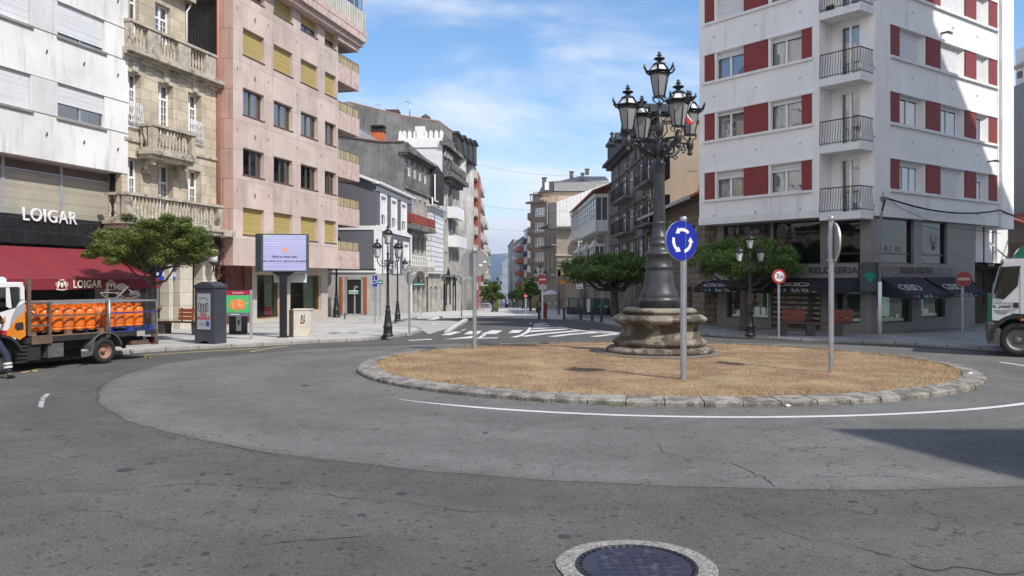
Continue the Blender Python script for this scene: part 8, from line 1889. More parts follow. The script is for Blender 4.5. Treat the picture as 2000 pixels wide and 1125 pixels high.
# ================================================================ PEOPLE
def figure(label, base, heading, joints, clothes, hair=(.05, .03, .02), skin=(.45, .27, .18), name='person', scale=1.0, longhair=False, hold=None):
    """joints: dict of local points (x right, y forward, z up). One continuous body, clothing as slightly larger shells."""
    t = thing(name, label, 'person', (0, 0, 0)); J = {k: Vector(v) for k, v in joints.items()}
    def skinmesh(nm, chains, m, sub=1):
        vs = []; es = []; rad = []; idx = {}
        for ch in chains:
            prev = None
            for key, p, r in ch:
                if key is not None and key in idx: i = idx[key]
                else:
                    vs.append(tuple(p)); rad.append(r); i = len(vs)-1
                    if key is not None: idx[key] = i
                if prev is not None: es.append((prev, i))
                prev = i
        me = bpy.data.meshes.new(nm); me.from_pydata(vs, es, []); o = bpy.data.objects.new(nm, me); C.objects.link(o)
        sk = o.modifiers.new('s', 'SKIN'); sk.use_smooth_shade = True; o.modifiers.new('d', 'SUBSURF').levels = sub
        for i, r in enumerate(rad):
            d = me.skin_vertices[0].data[i]; d.radius = (r, r) if not isinstance(r, tuple) else r
        me.skin_vertices[0].data[0].use_root = True
        dg = bpy.context.evaluated_depsgraph_get(); dg.update(); m2 = bpy.data.meshes.new_from_object(o.evaluated_get(dg)); bpy.data.objects.remove(o)
        m2.materials.clear(); m2.materials.append(m); ob = bpy.data.objects.new(nm, m2); C.objects.link(ob); ob.parent = t; return ob
    sm_ = mat('skin_%d' % int(skin[0]*100), skin, .6, var=.05)
    g = lambda k: J[k]
    ch = [[('pel', g('pelvis'), (.15, .11)), ('sp', g('pelvis').lerp(g('neck'), .45), (.13, .10)), ('ch', g('pelvis').lerp(g('neck'), .82), (.16, .11)), ('nk', g('neck'), .055), ('hd0', g('head')-Vector((0, 0, .07)), (.065, .075)), ('hd1', g('head'), (.078, .095)), ('hd2', g('head')+Vector((0, 0, .085)), (.06, .075))]]
    for s_ in 'LR':
        hip = g('pelvis')+Vector((.09 if s_ == 'R' else -.09, 0, -.05)); kn = g('knee'+s_); an = g('ankle'+s_); fo = g('toe'+s_)
        ch.append([('pel', g('pelvis'), .13), (None, hip, .085), (None, hip.lerp(kn, .5), .075), (None, kn, .055), (None, kn.lerp(an, .35), .055), (None, an, .035), (None, an.lerp(fo, .6)-Vector((0, 0, .04)), .035), (None, fo, .028)])
        sh = g('neck')+Vector((.17 if s_ == 'R' else -.17, 0, -.06)); el = g('elbow'+s_); wr = g('wrist'+s_)
        ch.append([('ch', g('neck'), .12), (None, sh, .058), (None, sh.lerp(el, .5), .047), (None, el, .038), (None, el.lerp(wr, .4), .036), (None, wr, .024), (None, wr+(wr-el).normalized()*.06, (.036, .018))])
        d = (wr-el).normalized(); side = d.cross(Vector((0, 0, 1))); side = side.normalized() if side.length > .1 else Vector((0, 1, 0))
        base_ = wr+d*.08
        for q, ln in ((-.027, .06), (-.009, .072), (.009, .068), (.027, .052)): p0 = base_+side*q; skc = [(None, p0-d*.03, .010), (None, p0+d*ln*.5, .009), (None, p0+d*ln*.85-Vector((0, 0, .016)), .007)]; ch.append([('hand'+s_+str(q), p0-d*.03, .010)]+skc[1:])
        th_ = wr+d*.03+side*(-.035); ch.append([('thumb'+s_, th_, .011), (None, th_+d*.035-side*.02, .009), (None, th_+d*.06-side*.018, .008)])
    # fingers and thumbs join the palm vertex chain
    skinmesh('body', ch, sm_)
    for nm, kind, col in clothes:
        m = mat(nm+'_%d%d%d' % tuple(int(c*99) for c in col), col, .85, var=.1, vs=6)
        if kind == 'trousers':
            chs = [[('p', g('pelvis')+Vector((0, 0, .08)), (.165, .125)), ('p2', g('pelvis')-Vector((0, 0, .03)), (.155, .12))]]
            for s_ in 'LR': hip = g('pelvis')+Vector((.09 if s_ == 'R' else -.09, 0, -.08)); kn = g('knee'+s_); an = g('ankle'+s_); chs.append([('p2', g('pelvis'), .14), (None, hip, .10), (None, hip.lerp(kn, .5), .092), (None, kn, .075), (None, kn.lerp(an, .5), .074), (None, an+Vector((0, 0, .02)), .066)])
        elif kind in ('shirt', 'jacket'):
            chs = [[('a', g('pelvis')+Vector((0, 0, .06)), (.165, .125)), ('b', g('pelvis').lerp(g('neck'), .45), (.15, .115)), ('c', g('pelvis').lerp(g('neck'), .82), (.18, .125)), ('d', g('neck')-Vector((0, 0, .03)), .075)]]
            for s_ in 'LR': sh = g('neck')+Vector((.17 if s_ == 'R' else -.17, 0, -.06)); el = g('elbow'+s_); wr = g('wrist'+s_); en = sh.lerp(el, .75) if kind == 'shirt' else el.lerp(wr, .85); chs.append([('c', g('neck'), .1), (None, sh, .072), (None, sh.lerp(el, .5), .062)]+([(None, en, .058)] if kind == 'shirt' else [(None, el, .054), (None, en, .044)]))
        elif kind == 'skirt': chs = [[('a', g('pelvis')+Vector((0, 0, .1)), .15), ('b', g('pelvis')-Vector((0, 0, .12)), .19), ('c', g('pelvis')-Vector((0, 0, .34)), .21)]]
        elif kind == 'shoe':
            for s_ in 'LR':
                an = g('ankle'+s_); fo = g('toe'+s_); skinmesh('shoe', [[(None, an+Vector((0, 0, .03)), .056), (None, an-Vector((0, 0, .045)), .055), (None, an.lerp(fo, .6)-Vector((0, 0, .03)), .048), (None, fo-Vector((0, 0, .0)), .040)]], m)
            continue
        elif kind == 'bands':
            for s_ in 'LR':
                kn = g('knee'+s_); an = g('ankle'+s_)
                for q in (.42, .60):
                    c0 = kn.lerp(an, q-.055); c1 = kn.lerp(an, q+.055); mb = MB(); mb.cyl(c0, c1, .088, .086, 14); o = mb.build('reflective_band', mat('reflective_silver', (.62, .62, .60), .4), t)
            continue
        skinmesh(nm, chs, m)
    hd = g('head'); f_ = Vector(joints.get('face', (0, 1, 0))).normalized(); r_ = f_.cross(Vector((0, 0, 1))).normalized()
    mb = MB(); mb.sphere(hd-f_*.018+Vector((0, 0, .05)), .098, 12, 8, (.95, 1.05, .98)); 
    if longhair: mb.tube([hd-f_*.06+Vector((0, 0, .04)), hd-f_*.09-Vector((0, 0, .10)), hd-f_*.08-Vector((0, 0, .22))], [.08, .075, .04], 8)
    mb.build('hair', mat('hair_%d' % int(hair[0]*100), hair, .7), t)
    mb = MB()
    for s_ in (-1, 1): mb.sphere(hd+f_*.086+r_*s_*.03+Vector((0, 0, .01)), .010, 7, 5)
    mb.build('eyes', blackp, t)
    mb = MB(); mb.add([tuple(hd+f_*.085+Vector((0, 0, .015))), tuple(hd+f_*.112-Vector((0, 0, .022))), tuple(hd+f_*.085+r_*.014-Vector((0, 0, .03))), tuple(hd+f_*.085-r_*.014-Vector((0, 0, .03)))], [(0, 2, 1), (0, 1, 3), (1, 2, 3)])
    for s_ in (-1, 1): mb.sphere(hd+r_*s_*.08, .022, 6, 5, (.6, 1, 1.3))
    mb.build('nose_and_ears', sm_, t)
    mb = MB(); mb.tube([hd+f_*.088+r_*-.022-Vector((0, 0, .05)), hd+f_*.095-Vector((0, 0, .052)), hd+f_*.088+r_*.022-Vector((0, 0, .05))], .006, 5); mb.build('mouth', mat('lips', (.30, .10, .08), .6), t)
    t.location = tuple(base); t.rotation_euler = (0, 0, heading); t.scale = (scale,)*3
    return t
stand = dict(pelvis=(0, 0, .95), neck=(0, .0, 1.46), head=(0, .02, 1.61), kneeL=(-.10, .03, .50), ankleL=(-.11, -.02, .09), toeL=(-.12, .14, .035), kneeR=(.10, .03, .50), ankleR=(.11, -.02, .09), toeR=(.12, .14, .035), elbowL=(-.25, -.03, 1.14), wristL=(-.24, .10, .92), elbowR=(.25, -.03, 1.14), wristR=(.24, .10, .92), face=(0, 1, 0))
walk = dict(stand, kneeL=(-.09, .18, .54), ankleL=(-.09, .16, .12), toeL=(-.09, .32, .06), kneeR=(.09, -.04, .50), ankleR=(.09, -.28, .14), toeR=(.09, -.17, .04), elbowL=(-.24, -.14, 1.17), wristL=(-.22, -.10, .92), elbowR=(.24, .06, 1.17), wristR=(.20, .24, 1.02))
# worker beside the orange truck, reaching into the cab: only the legs reach into the frame
b_ = G(-16, 740); lean = dict(stand, pelvis=(-.03, 0, .93), neck=(-.16, .24, 1.38), head=(-.10, .36, 1.50), kneeL=(-.12, .10, .50), kneeR=(.30, .0, .50), ankleR=(.36, -.04, .09), toeR=(.42, .11, .035), elbowL=(-.2, .42, 1.25), wristL=(-.12, .62, 1.35), elbowR=(.02, .46, 1.2), wristR=(-.02, .66, 1.3), face=(0, 1, -.1))
figure('worker in navy trousers with silver reflective bands beside the gas lorry', b_, R(10), lean, [('trousers', 'trousers', (.022, .028, .055)), ('jacket', 'jacket', (.45, .20, .04)), ('shoe', 'shoe', (.02, .02, .02)), ('bands', 'bands', (0, 0, 0))])
wk = [(988, 601, 'pedestrian in a pink top pushing forward in the middle of the street', R(10), (.45, .20, .20), (.05, .05, .07), True, 1.0), (996, 600, 'pedestrian in white walking away beside the one in pink', R(-160), (.6, .6, .58), (.10, .11, .14), False, 1.02), (1004, 601.5, 'pedestrian in pale shirt standing by the planters on the right', R(80), (.5, .5, .48), (.03, .03, .035), False, 1.0)]
for px, pyb, lb, hdg, c1_, c2_, lh, sc2 in wk: figure(lb, G(px, pyb, SW), hdg, walk if sc2 == 1.0 and px < 1000 else stand, [('trousers', 'trousers', c2_), ('shirt', 'shirt', c1_), ('shoe', 'shoe', (.03, .03, .03))], longhair=lh, scale=sc2)

# ================================================================ ORANGE GAS LORRY, LEFT
dT = Vector((.407, .913)).normalized(); wT = Vector((P2(205, 20.7).x, 20.7)); fT = Face(wT-dT*6.0, wT+dT*3.0); s_ = fT.s; z_ = fT.z
t = thing('gas_lorry', 'small white and orange flatbed lorry loaded with orange gas bottles at the left edge', 'lorry', (wT.x, wT.y, 0))
cabw = mat('white_lorry_paint', (.72, .72, .72), .25, var=.04, coat=.5); orp = mat('orange_lorry_paint', (.72, .24, .02), .3, coat=.4); greyp = mat('grey_lorry_paint', (.33, .34, .36), .35); redl = mat('red_lorry_paint', (.50, .02, .03), .35); chas = mat('black_chassis', (.022, .021, .02), .7, var=.3, vs=5); rust = mat('rusty_brown_steel', (.13, .085, .06), .75, var=.3, vs=6); tglass = glassmat('vehicle_glass', (.30, .33, .33), .05)
WD = 1.95
xc0, xc1 = s_(-95), s_(48.5); zr = z_(20, 551); zw0, zw1 = z_(15, 611), z_(15, 560)
# cab shell as profile extruded across the width, window openings left as glass on the side
P_ = lambda px, py, d=0: fT.at(px, py, d)
out = [(xc0+.35, .62), (xc0+.0, .75), (xc0+.02, 1.2), (xc0+.30, 1.75), (xc0+.62, zr-.12), (xc0+.8, zr), P_(40, 553), P_(47.5, 560), P_(48.5, 600), P_(50, 656), P_(38, 664), P_(30, 659)]
n = 10; arch = []
cxw, czw, rw = s_(-3), .36, .50
for i in range(n+1): a = R(20+140*i/n); arch.append((cxw+rw*math.cos(a)*1.05, czw+rw*math.sin(a)))
poly = [p for p in out]+arch
m = MB(fT.M)
mid_y = .04
m.prism([out[2], (s_(-80), P_(0, 611)[1]-.05), P_(0, 611), P_(33, 601), P_(40, 589), P_(48.3, 585), out[8], out[9], out[10], out[11]]+arch+[(xc0+.35, .62), (xc0, .75)], 0, .05)       # door skin below the window
m.prism([out[5], out[6], out[7], P_(48.3, 585), P_(40.2, 585), P_(39.6, 562), P_(34, 560), (xc0+1.1, P_(0, 561)[1]), (xc0+.62, P_(0, 561)[1])], 0, .05)
m.prism([P_(12.5, 561), P_(19, 561), P_(23.5, 601), P_(20, 602), P_(13.5, 599)], .01, .04)
m.box(xc0+.8, s_(47.5), .05, WD, zr-.06, zr); m.box(s_(47)-.04, s_(48.3), .05, WD, .9, zr-.02); m.box(xc0+.02, s_(48), .8, .86, .75, .9); m.box(xc0-.02, xc0+.04, 0, WD, .6, 1.3); m.prism([(xc0+.02, 1.3), (xc0+.06, 1.3), (xc0+.84, zr), (xc0+.78, zr)], 0, .06); m.prism([(xc0+.02, 1.3), (xc0+.06, 1.3), (xc0+.84, zr), (xc0+.78, zr)], WD-.06, WD)
m.bbox(xc0+1.0, s_(27), .2, WD-.2, zr, zr+.12, .05); m.build('cab', cabw, t)
m = MB(fT.M); m.prism([P_(48.4, 607), P_(50, 656), P_(38, 664), P_(30, 659), P_(12, 656), P_(14, 645), P_(33, 622)], -.006, 0); m.build('orange_panel', orp, t)
m = MB(fT.M); m.prism([P_(48.3, 590), P_(48.4, 606.5), P_(33, 621.5), P_(18, 641), P_(22, 620), P_(31, 601)], -.006, 0); m.build('grey_panel', greyp, t)
m = MB(fT.M); m.prism([P_(-40, 655), P_(12, 655.5), P_(14, 646), P_(6, 645), P_(-40, 654)], -.006, 0); m.build('red_stripe', redl, t)
m = MB(fT.M); m.prism([P_(28, 640), P_(30, 631), P_(43, 629), P_(45, 633), P_(45, 643), P_(33, 645)], -.02, -.007); m.build('door_handle', chas, t)
m = MB(fT.M); m.quad((xc0+.5, .03, P_(0, 608)[1]), P_(40, 603)[:1]+(.03,)+P_(40, 603)[1:], P_(40, 561)[:1]+(.03,)+P_(40, 561)[1:], (xc0+.8, .03, P_(0, 561)[1])); m.quad((xc0+.5, WD-.03, P_(0, 611)[1]), (s_(46), WD-.03, P_(0, 611)[1]), (s_(46), WD-.03, P_(0, 561)[1]), (xc0+.8, WD-.03, P_(0, 561)[1])); m.build('side_window', tglass, t)
m = MB(fT.M); m.box(s_(12), s_(46), .5, .62, 1.1, 1.75); m.box(s_(12)-.3, s_(46), .5, 1.6, .95, 1.12); m.build('seat', dark, t)
m = MB(fT.M); m.prism([P_(-30, 578), P_(0, 586), P_(23, 599), P_(23, 601), P_(-30, 601)], .06, .07); cd_ = m.build('window_card', mat('peach_card', (.62, .42, .26), .6), t); text('card_text', 'TROL', .14, blackp, cd_, fpos(5, 597, .05, fT), ext=.001, bold=.003)
m = MB(fT.M)
for i in range(n): a0 = R(20+140*i/n); a1 = R(20+140*(i+1)/n); m.quad((cxw+rw*math.cos(a0)*1.05, -.03, czw+rw*math.sin(a0)), (cxw+rw*1.12*math.cos(a0)*1.05, -.03, czw+rw*1.12*math.sin(a0)), (cxw+rw*1.12*math.cos(a1)*1.05, -.03, czw+rw*1.12*math.sin(a1)), (cxw+rw*math.cos(a1)*1.05, -.03, czw+rw*math.sin(a1))); m.quad((cxw+rw*math.cos(a0)*1.05, -.03, czw+rw*math.sin(a0)), (cxw+rw*math.cos(a1)*1.05, -.03, czw+rw*math.sin(a1)), (cxw+rw*math.cos(a1)*1.05, .5, czw+rw*math.sin(a1)), (cxw+rw*math.cos(a0)*1.05, .5, czw+rw*math.sin(a0)))
m.build('front_mudguard', chas, t)
def wheel(root, fc, x, z, r, wid, y, rimcol, dual=False, hubw=None):
    n = 40; m = MB(fc.M); pr = [(r*.60, .0), (r*.62, -.02), (r*.92, -.015), (r, .03), (r, wid-.03), (r*.92, wid), (r*.6, wid)]
    v = []; f = []
    for a, b_ in pr:
        for i in range(n): q = 2*math.pi*i/n; v.append((x+a*math.cos(q), y+b_, z+a*math.sin(q)))
    for j in range(len(pr)-1):
        for i in range(n): k = (i+1) % n; f.append((j*n+i, (j+1)*n+i, (j+1)*n+k, j*n+k))
    m.add(v, f, True); w = m.build('wheel', black, root)
    m = MB(fc.M); pr = [(r*.61, .0), (r*.58, .03), (r*.50, .05), (r*.44, .10), (r*.22, .13), (r*.20, .05), (r*.12, .02), (.001, .015)]; v = []; f = []
    for a, b_ in pr:
        for i in range(n): q = 2*math.pi*i/n; v.append((x+a*math.cos(q), y+b_, z+a*math.sin(q)))
    for j in range(len(pr)-1):
        for i in range(n): k = (i+1) % n; f.append((j*n+i, (j+1)*n+i, (j+1)*n+k, j*n+k))
    m.add(v, f, True); m.build('rim', rimcol, w)
    m = MB(fc.M)
    for i in range(8): q = 2*math.pi*i/8; m.cyl((x+r*.30*math.cos(q), y+.09, z+r*.30*math.sin(q)), (x+r*.30*math.cos(q), y+.13, z+r*.30*math.sin(q)), r*.05, n=6)
    m.build('wheel_nut', hubw or galv, w); return w
tan_rim = mat('rusty_tan_rim', (.30, .16, .11), .7, var=.2, vs=8)
wheel(t, fT, s_(205), .335, .335, .22, 0, tan_rim); wheel(t, fT, s_(205), .335, .335, .22, WD-.25, tan_rim); wheel(t, fT, cxw, .335, .335, .2, .02, chas); wheel(t, fT, cxw, .335, .335, .2, WD-.25, tan_rim)
m = MB(fT.M); xw = s_(205); n = 12
for i in range(n):
    a0 = R(5+170*i/n); a1 = R(5+170*(i+1)/n); r0_ = .44
    m.quad((xw+r0_*math.cos(a0)*1.08, -.05, .36+r0_*math.sin(a0)), (xw+r0_*math.cos(a0)*1.08, .35, .36+r0_*math.sin(a0)), (xw+r0_*math.cos(a1)*1.08, .35, .36+r0_*math.sin(a1)), (xw+r0_*math.cos(a1)*1.08, -.05, .36+r0_*math.sin(a1)))
m.tube([(xw+.44*math.cos(R(5+170*i/n))*1.08, -.05, .36+.44*math.sin(R(5+170*i/n))) for i in range(n+1)], .018, 5); m.prism([(xw-.46, .38), (xw-.72, .30), (xw-.70, .22), (xw-.40, .25), (xw-.30, .68)], -.04, -.02); m.build('rear_mudguard', mat('dusty_dark_mudguard', (.10, .10, .105), .5, var=.2), t)
zb1 = z_(205, 650); zb0 = z_(205, 660); xr = s_(306)
m = MB(fT.M); m.box(s_(51), xr, .02, WD, zb0-.0, zb1-.005); m.box(s_(51), xr-.1, .5, .62, .45, zb0); m.box(s_(51), xr-.1, WD-.62, WD-.5, .45, zb0); m.box(s_(52), xr-.2, .30, WD-.3, .42, zb0-.02); m.box(s_(52), s_(185), .5, WD-.3, .20, .42); m.build('chassis', chas, t)
m = MB(fT.M); m.box(s_(97), s_(127), .05, .5, .28, .62); m.tube([(s_(112), .2, .62), (s_(112), .2, .74)], .07, 8); m.build('fuel_tank', mat('dirty_grey_tank', (.10, .095, .09), .6, var=.3, vs=8), t)
m = MB(fT.M); m.box(s_(55), s_(82), .05, .5, .26, .66)
for k in range(5): m.box(s_(33)+.02*k, s_(33)+.25+.02*k, .03, .12, .22+.09*k, .27+.09*k)
m.build('battery_box', chas, t)
m = MB(fT.M); m.box(s_(262), s_(296), .1, WD-.1, .40, .52); m.box(s_(268), s_(272), .5, .6, .3, .55); m.build('rear_underrun_bar', rust, t)
m = MB(fT.M); m.box(s_(268), s_(283), .0, .05, z_(275, 656), z_(275, 646)); m.build('licence_plate_holder', mat('grey_plate', (.35, .34, .32), .6), t)
for ya in (.1, WD-.4): m = MB(fT.M); m.box(xr, xr+.05, ya, ya+.3, zb0-.25, zb0-.08); m.build('tail_light', mat('dark_red_light', (.10, .02, .02), .3), t)
zrail = 1.625; zmid = z_(150, 615)
m = MB(fT.M)
m.box(s_(55), s_(61), .0, .06, .85, z_(58, 544)); m.box(s_(55), s_(61), WD-.06, WD, .85, z_(58, 544)); m.box(s_(55), s_(61), .06, WD-.06, 1.95, 2.02)
m.box(s_(62), s_(102), -.01, .05, zb0-.03, zb1+.04)
for z in (zb1+.28, zb1+.52): m.box(s_(61), s_(97), -.01, .04, z-.025, z+.025)
m.box(s_(95), s_(100), -.02, .05, zb0, zrail); m.tube([(s_(63), .03, zrail-.05), (s_(95), .03, zb1+.1)], .018, 5); m.box(s_(62), s_(97), 0, .05, zrail-.03, zrail)
m.box(s_(97), s_(210), -.01, .02, zmid-.02, zmid+.02); m.box(s_(207), s_(213), -.02, .04, zb0, zrail); m.build('stake_frame', rust, t)
m = MB(fT.M); m.box(s_(102), s_(207), .0, .05, zrail-.05, zrail); m.box(s_(213), xr+.05, .0, .05, zrail-.04, zrail); m.box(xr, xr+.04, .0, .05, zb1, zrail); m.tube([(s_(212), -.03, zb0), (s_(212), -.03, zrail+.03)], .03, 8); m.box(s_(97), xr, WD-.05, WD, zrail-.05, zrail); m.box(xr, xr+.04, .05, WD, zrail-.04, zrail); m.box(xr, xr+.04, WD-.05, WD, zb1, zrail)
m.build('galvanised_rail', galv, t)
m = MB(fT.M); m.box(s_(214), xr+.02, -.015, .0, z_(260, 610)-.02, z_(260, 610)+.02); m.build('blue_strap', mat('blue_strap_web', (.03, .04, .20), .7), t)
# pallets
def pallet(label, x0, x1, m_):
    p = thing('pallet', label, 'pallet', tuple(fT.w(x0, .1, zb1))); m = MB(fT.M)
    for y in (.08, .85, 1.55): m.box(x0, x1, y, y+.1, zb1, zb1+.02)
    for k in range(3):
        xx = x0+(x1-x0-.15)*k/2
        for y in (.08, .85, 1.55): m.box(xx, xx+.15, y, y+.1, zb1+.02, zb1+.10)
    m.build('block', m_, p); m = MB(fT.M); k_ = 7
    for k in range(k_): xx = x0+(x1-x0-.12)*k/(k_-1); m.box(xx, xx+.12, .07, 1.7, zb1+.10, zb1+.12)
    m.build('deck_board', m_, p)
xg0, xg1, xg2, xg3 = s_(64), s_(209), s_(214), s_(304)
pallet('brown wooden pallet under the gas bottles nearer the cab', xg0, xg1, mat('brown_pallet_wood', (.22, .13, .08), .8, var=.2)); pallet('blue pallet under the rear gas bottles', xg2, xg3, mat('blue_pallet_paint', (.02, .05, .30), .6, var=.2))
gasm = mat('orange_gas_bottle', (.78, .17, .015), .38, var=.08, vs=3, fine=.06, fs=20, col2=(.60, .12, .02), c2s=3, c2t=(.55, .7)); brass = mat('brass_valve', (.35, .28, .15), .4, .7)
g0 = thing('gas_bottle', 'x', 'gas bottle', (0, 0, 0), 'orange gas bottles on the lorry')
m = MB(); m.lathe([(.140, 0), (.145, .0), (.147, .05), (.138, .06), (.138, .075), (.148, .085), (.150, .10), (.150, .40), (.147, .44), (.13, .50), (.10, .53), (.075, .54), (.03, .545)], 20); m.build('body', gasm, g0)
m = MB(); v = []; n = 16
for i in range(n):
    for r, z in ((.07, .54), (.085, .61)): v.append((r*math.cos(2*math.pi*i/n), r*math.sin(2*math.pi*i/n), z+(.012 if i % 8 < 4 else 0)))
m.add(v, [(2*i, 2*((i+1) % n), 2*((i+1) % n)+1, 2*i+1) for i in range(n)]); m.build('collar', gasm, g0); m = MB(); m.lathe([(.03, .54), (.03, .57), (.018, .58), (.018, .62), (.03, .63), (.001, .64)], 8); m.build('valve', brass, g0)
ordn = ['first', 'second', 'third', 'fourth', 'fifth', 'sixth', 'seventh', 'eighth', 'ninth', 'tenth', 'eleventh', 'twelfth']
gas2 = mat('faded_orange_gas_bottle', (.66, .17, .03), .5, var=.2, vs=4, col2=(.50, .14, .05), c2s=6, c2t=(.45, .6)); first = True; zt_ = zb1+.122; sg2 = (zt_)
n1 = int((xg1-xg0)/.305); n2 = int((xg3-xg2)/.305)
for row in range(5):
    pos = [(xg0+.155+.305*i) for i in range(n1)]+[(xg2+.155+.305*i) for i in range(n2)]
    for i, x in enumerate(pos):
        p = fT.w(x+random.uniform(-.004, .004), .24+.305*row, zt_); lab = 'orange gas bottle, %s from the cab in the %s row across the lorry bed' % (ordn[i], ordn[row])
        sc2 = 1.0+random.uniform(0, .025); rz = random.uniform(0, 6.28)
        if first: g0.location = p; g0.rotation_euler = (0, 0, rz); g0['label'] = lab; first = False
        else:
            c_ = dup(g0, tuple(p), rz, lab)
            if (i*7+row*3) % 4 == 1:
                for ch in kids(c_):
                    if ch.name.startswith('body'): ch.material_slots[0].link = 'OBJECT'; ch.material_slots[0].material = gas2
# hand trolley thrown on top of the load
p = fT.w(s_(258), .3, zrail); ht = thing('hand_trolley', 'folded hand trolley with two dark rubber wheels lying on the load', 'trolley', tuple(p))
m = MB(fT.M); A1, A2 = P_(212, 572), P_(268, 562); m.tube([(A1[0], .3, A1[1]), (P_(250, 572)[0], .3, P_(250, 572)[1])], .02, 5); m.tube([(P_(243, 582)[0], .3, P_(243, 582)[1]), (A2[0], .35, A2[1]+.02)], .026, 5); m.tube([(A1[0], .3, A1[1]), (P_(222, 583)[0], .3, P_(222, 583)[1]), (P_(290, 582)[0], .35, P_(290, 582)[1]), (P_(270, 566)[0], .35, P_(270, 566)[1])], .018, 5)
m.tube([(P_(240, 572)[0], .3, P_(240, 572)[1]), (P_(262, 583)[0], .3, P_(262, 583)[1])], .018, 5); m.build('frame', mat('grey_brown_tube', (.22, .19, .17), .6), ht)
for px, py in ((261, 562), (286, 576)):
    x, z = P_(px, py); m = MB(); c_ = fT.w(x, .45, z); m.M = Matrix.Translation(c_) @ Matrix.Rotation(R(38), 4, 'X') @ Matrix.Rotation(R(18), 4, 'Y'); m.tube([(.10*math.cos(q*.524), .10*math.sin(q*.524), 0) for q in range(12)], .05, 8, closed=True); m.lathe([(.09, -.02), (.09, .02), (.001, .03)], 12); m.build('wheel', mat('grey_dusty_rubber', (.07, .06, .055), .85), ht)

# ================================================================ WHITE LORRY CAB, RIGHT EDGE
dW = Vector((.866, -.5)).normalized(); Aw = P2(1937.5, 22.75); fW = Face(Aw, Aw+dW*7); s_ = fW.s; z_ = fW.z; P_ = lambda px, py, d=0: fW.at(px, py, d)
t = thing('lorry', 'white lorry with green roof deflector and green front entering from the right edge', 'lorry', (Aw.x, Aw.y, 0))
gw = mat('white_cab_paint', (.66, .67, .68), .3, var=.04, coat=.4); gg = mat('green_cab_paint', (.008, .14, .075), .3, coat=.5); WD = 2.4
xE = s_(1937.5)+2.0; Q = lambda px, py, y=0.0: (P_(px, py)[0], y, P_(px, py)[1])
zrf = P_(1990, 505)[1]
m = MB(fW.M)
low = [P_(1938, 625), P_(1937.5, 590), P_(1943.5, 581.5), P_(1960, 583), P_(1986, 558), P_(1992, 520)]+[(xE, P_(1992, 520)[1]), (xE, P_(1990, 618)[1]), P_(1978, 612), P_(1967, 619), P_(1958, 627)]
m.prism(low, 0, .05)
m.prism([P_(1943.5, 581.5), P_(1937.5, 590), P_(1941, 570), P_(1953, 527), P_(1958, 515), (P_(1990, 505)[0], zrf), (xE, zrf+.05), (xE, P_(1992, 519)[1]), P_(1992, 520), P_(1957.5, 522.5)], 0, .05)
m.box(P_(1960, 515)[0], xE, .05, WD, zrf-.15, zrf); m.box(xE-.05, xE, .05, WD, .9, zrf-.02); m.box(P_(1938, 600)[0]-.0, P_(1938, 600)[0]+.05, .05, WD, P_(1938, 628)[1], P_(1938, 592)[1]); m.prism([P_(1943.5, 581.5), P_(1937.5, 590), P_(1941, 570), P_(1953, 527), P_(1958, 515), P_(1962, 517), P_(1957.5, 522.5)], WD-.05, WD); m.box(P_(1943, 590)[0], xE, WD-.05, WD, .9, P_(1943, 583)[1]); m.build('cab', gw, t)
m = MB(fW.M); m.quad(Q(1943.5, 581.5, .03), Q(1960, 583, .03), Q(1986, 558, .03), Q(1992, 520, .03), Q(1957.5, 522.5, .03)); m.quad(Q(1940, 588, .06), Q(1955, 524, .06), Q(1955, 524, WD-.06), Q(1940, 588, WD-.06)); m.build('cab_window', tglass, t)
m = MB(fW.M); m.quad(Q(1960, 583, WD-.04), Q(1986, 583, WD-.04), Q(1990, 521, WD-.04), Q(1960, 521, WD-.04)); m.build('far_window', tglass, t)
m = MB(fW.M); m.tube([Q(1943.5, 581.5, -.005), Q(1960, 583, -.005), Q(1986, 558, -.005), Q(1992, 520, -.005), Q(1957.5, 522.5, -.005)], .03, 5, closed=True); m.build('window_seal', chas, t)
m = MB(fW.M); m.box(P_(1938, 600)[0]-.10, P_(1938, 600)[0]-.005, .02, WD-.02, P_(1938, 629)[1], P_(1938, 575)[1]); m.build('green_grille', gg, t)
m = MB(fW.M); m.prism([P_(1981, 505), P_(1986, 493), P_(1993, 483), P_(2001, 477), (xE, P_(2001, 474)[1]), (xE, zrf+.02)], .15, WD-.15); m.build('roof_deflector', gg, t)
m = MB(fW.M); xb = P_(1938, 630)[0]-.12; m.bbox(xb, P_(1955, 640)[0], -.02, WD, P_(1950, 672)[1], P_(1940, 640)[1], .05); m.bbox(xb-.02, P_(1944, 640)[0], -.02, WD, P_(1940, 655)[1], P_(1938, 629)[1], .04); m.build('bumper', mat('dark_grey_bumper', (.075, .08, .085), .6, var=.2), t)
xwc, zwc = P_(1989.5, 662); rw = .485
m = MB(fW.M); n = 14
for i in range(n):
    a0, a1 = R(-5+190*i/n), R(-5+190*(i+1)/n)
    for ra, rb, ya, yb2 in ((.60, .60, -.04, .5), (.60, .70, -.04, -.04)):
        m.quad((xwc+ra*math.cos(a0), ya, zwc+ra*math.sin(a0)), (xwc+rb*math.cos(a0), yb2, zwc+rb*math.sin(a0)), (xwc+rb*math.cos(a1), yb2, zwc+rb*math.sin(a1)), (xwc+ra*math.cos(a1), ya, zwc+ra*math.sin(a1)))
m.box(P_(1940, 640)[0], P_(1953, 640)[0], .01, .4, P_(1945, 642)[1], P_(1945, 625)[1]); m.build('wheel_arch', chas, t)
wheel(t, fW, xwc, rw, rw, .3, 0, mat('white_dusty_rim', (.22, .215, .21), .6, var=.2, vs=8), hubw=mat('dark_bolt', (.08, .08, .08), .6)); wheel(t, fW, xwc, rw, rw, .3, WD-.3, mat('white_dusty_rim'))
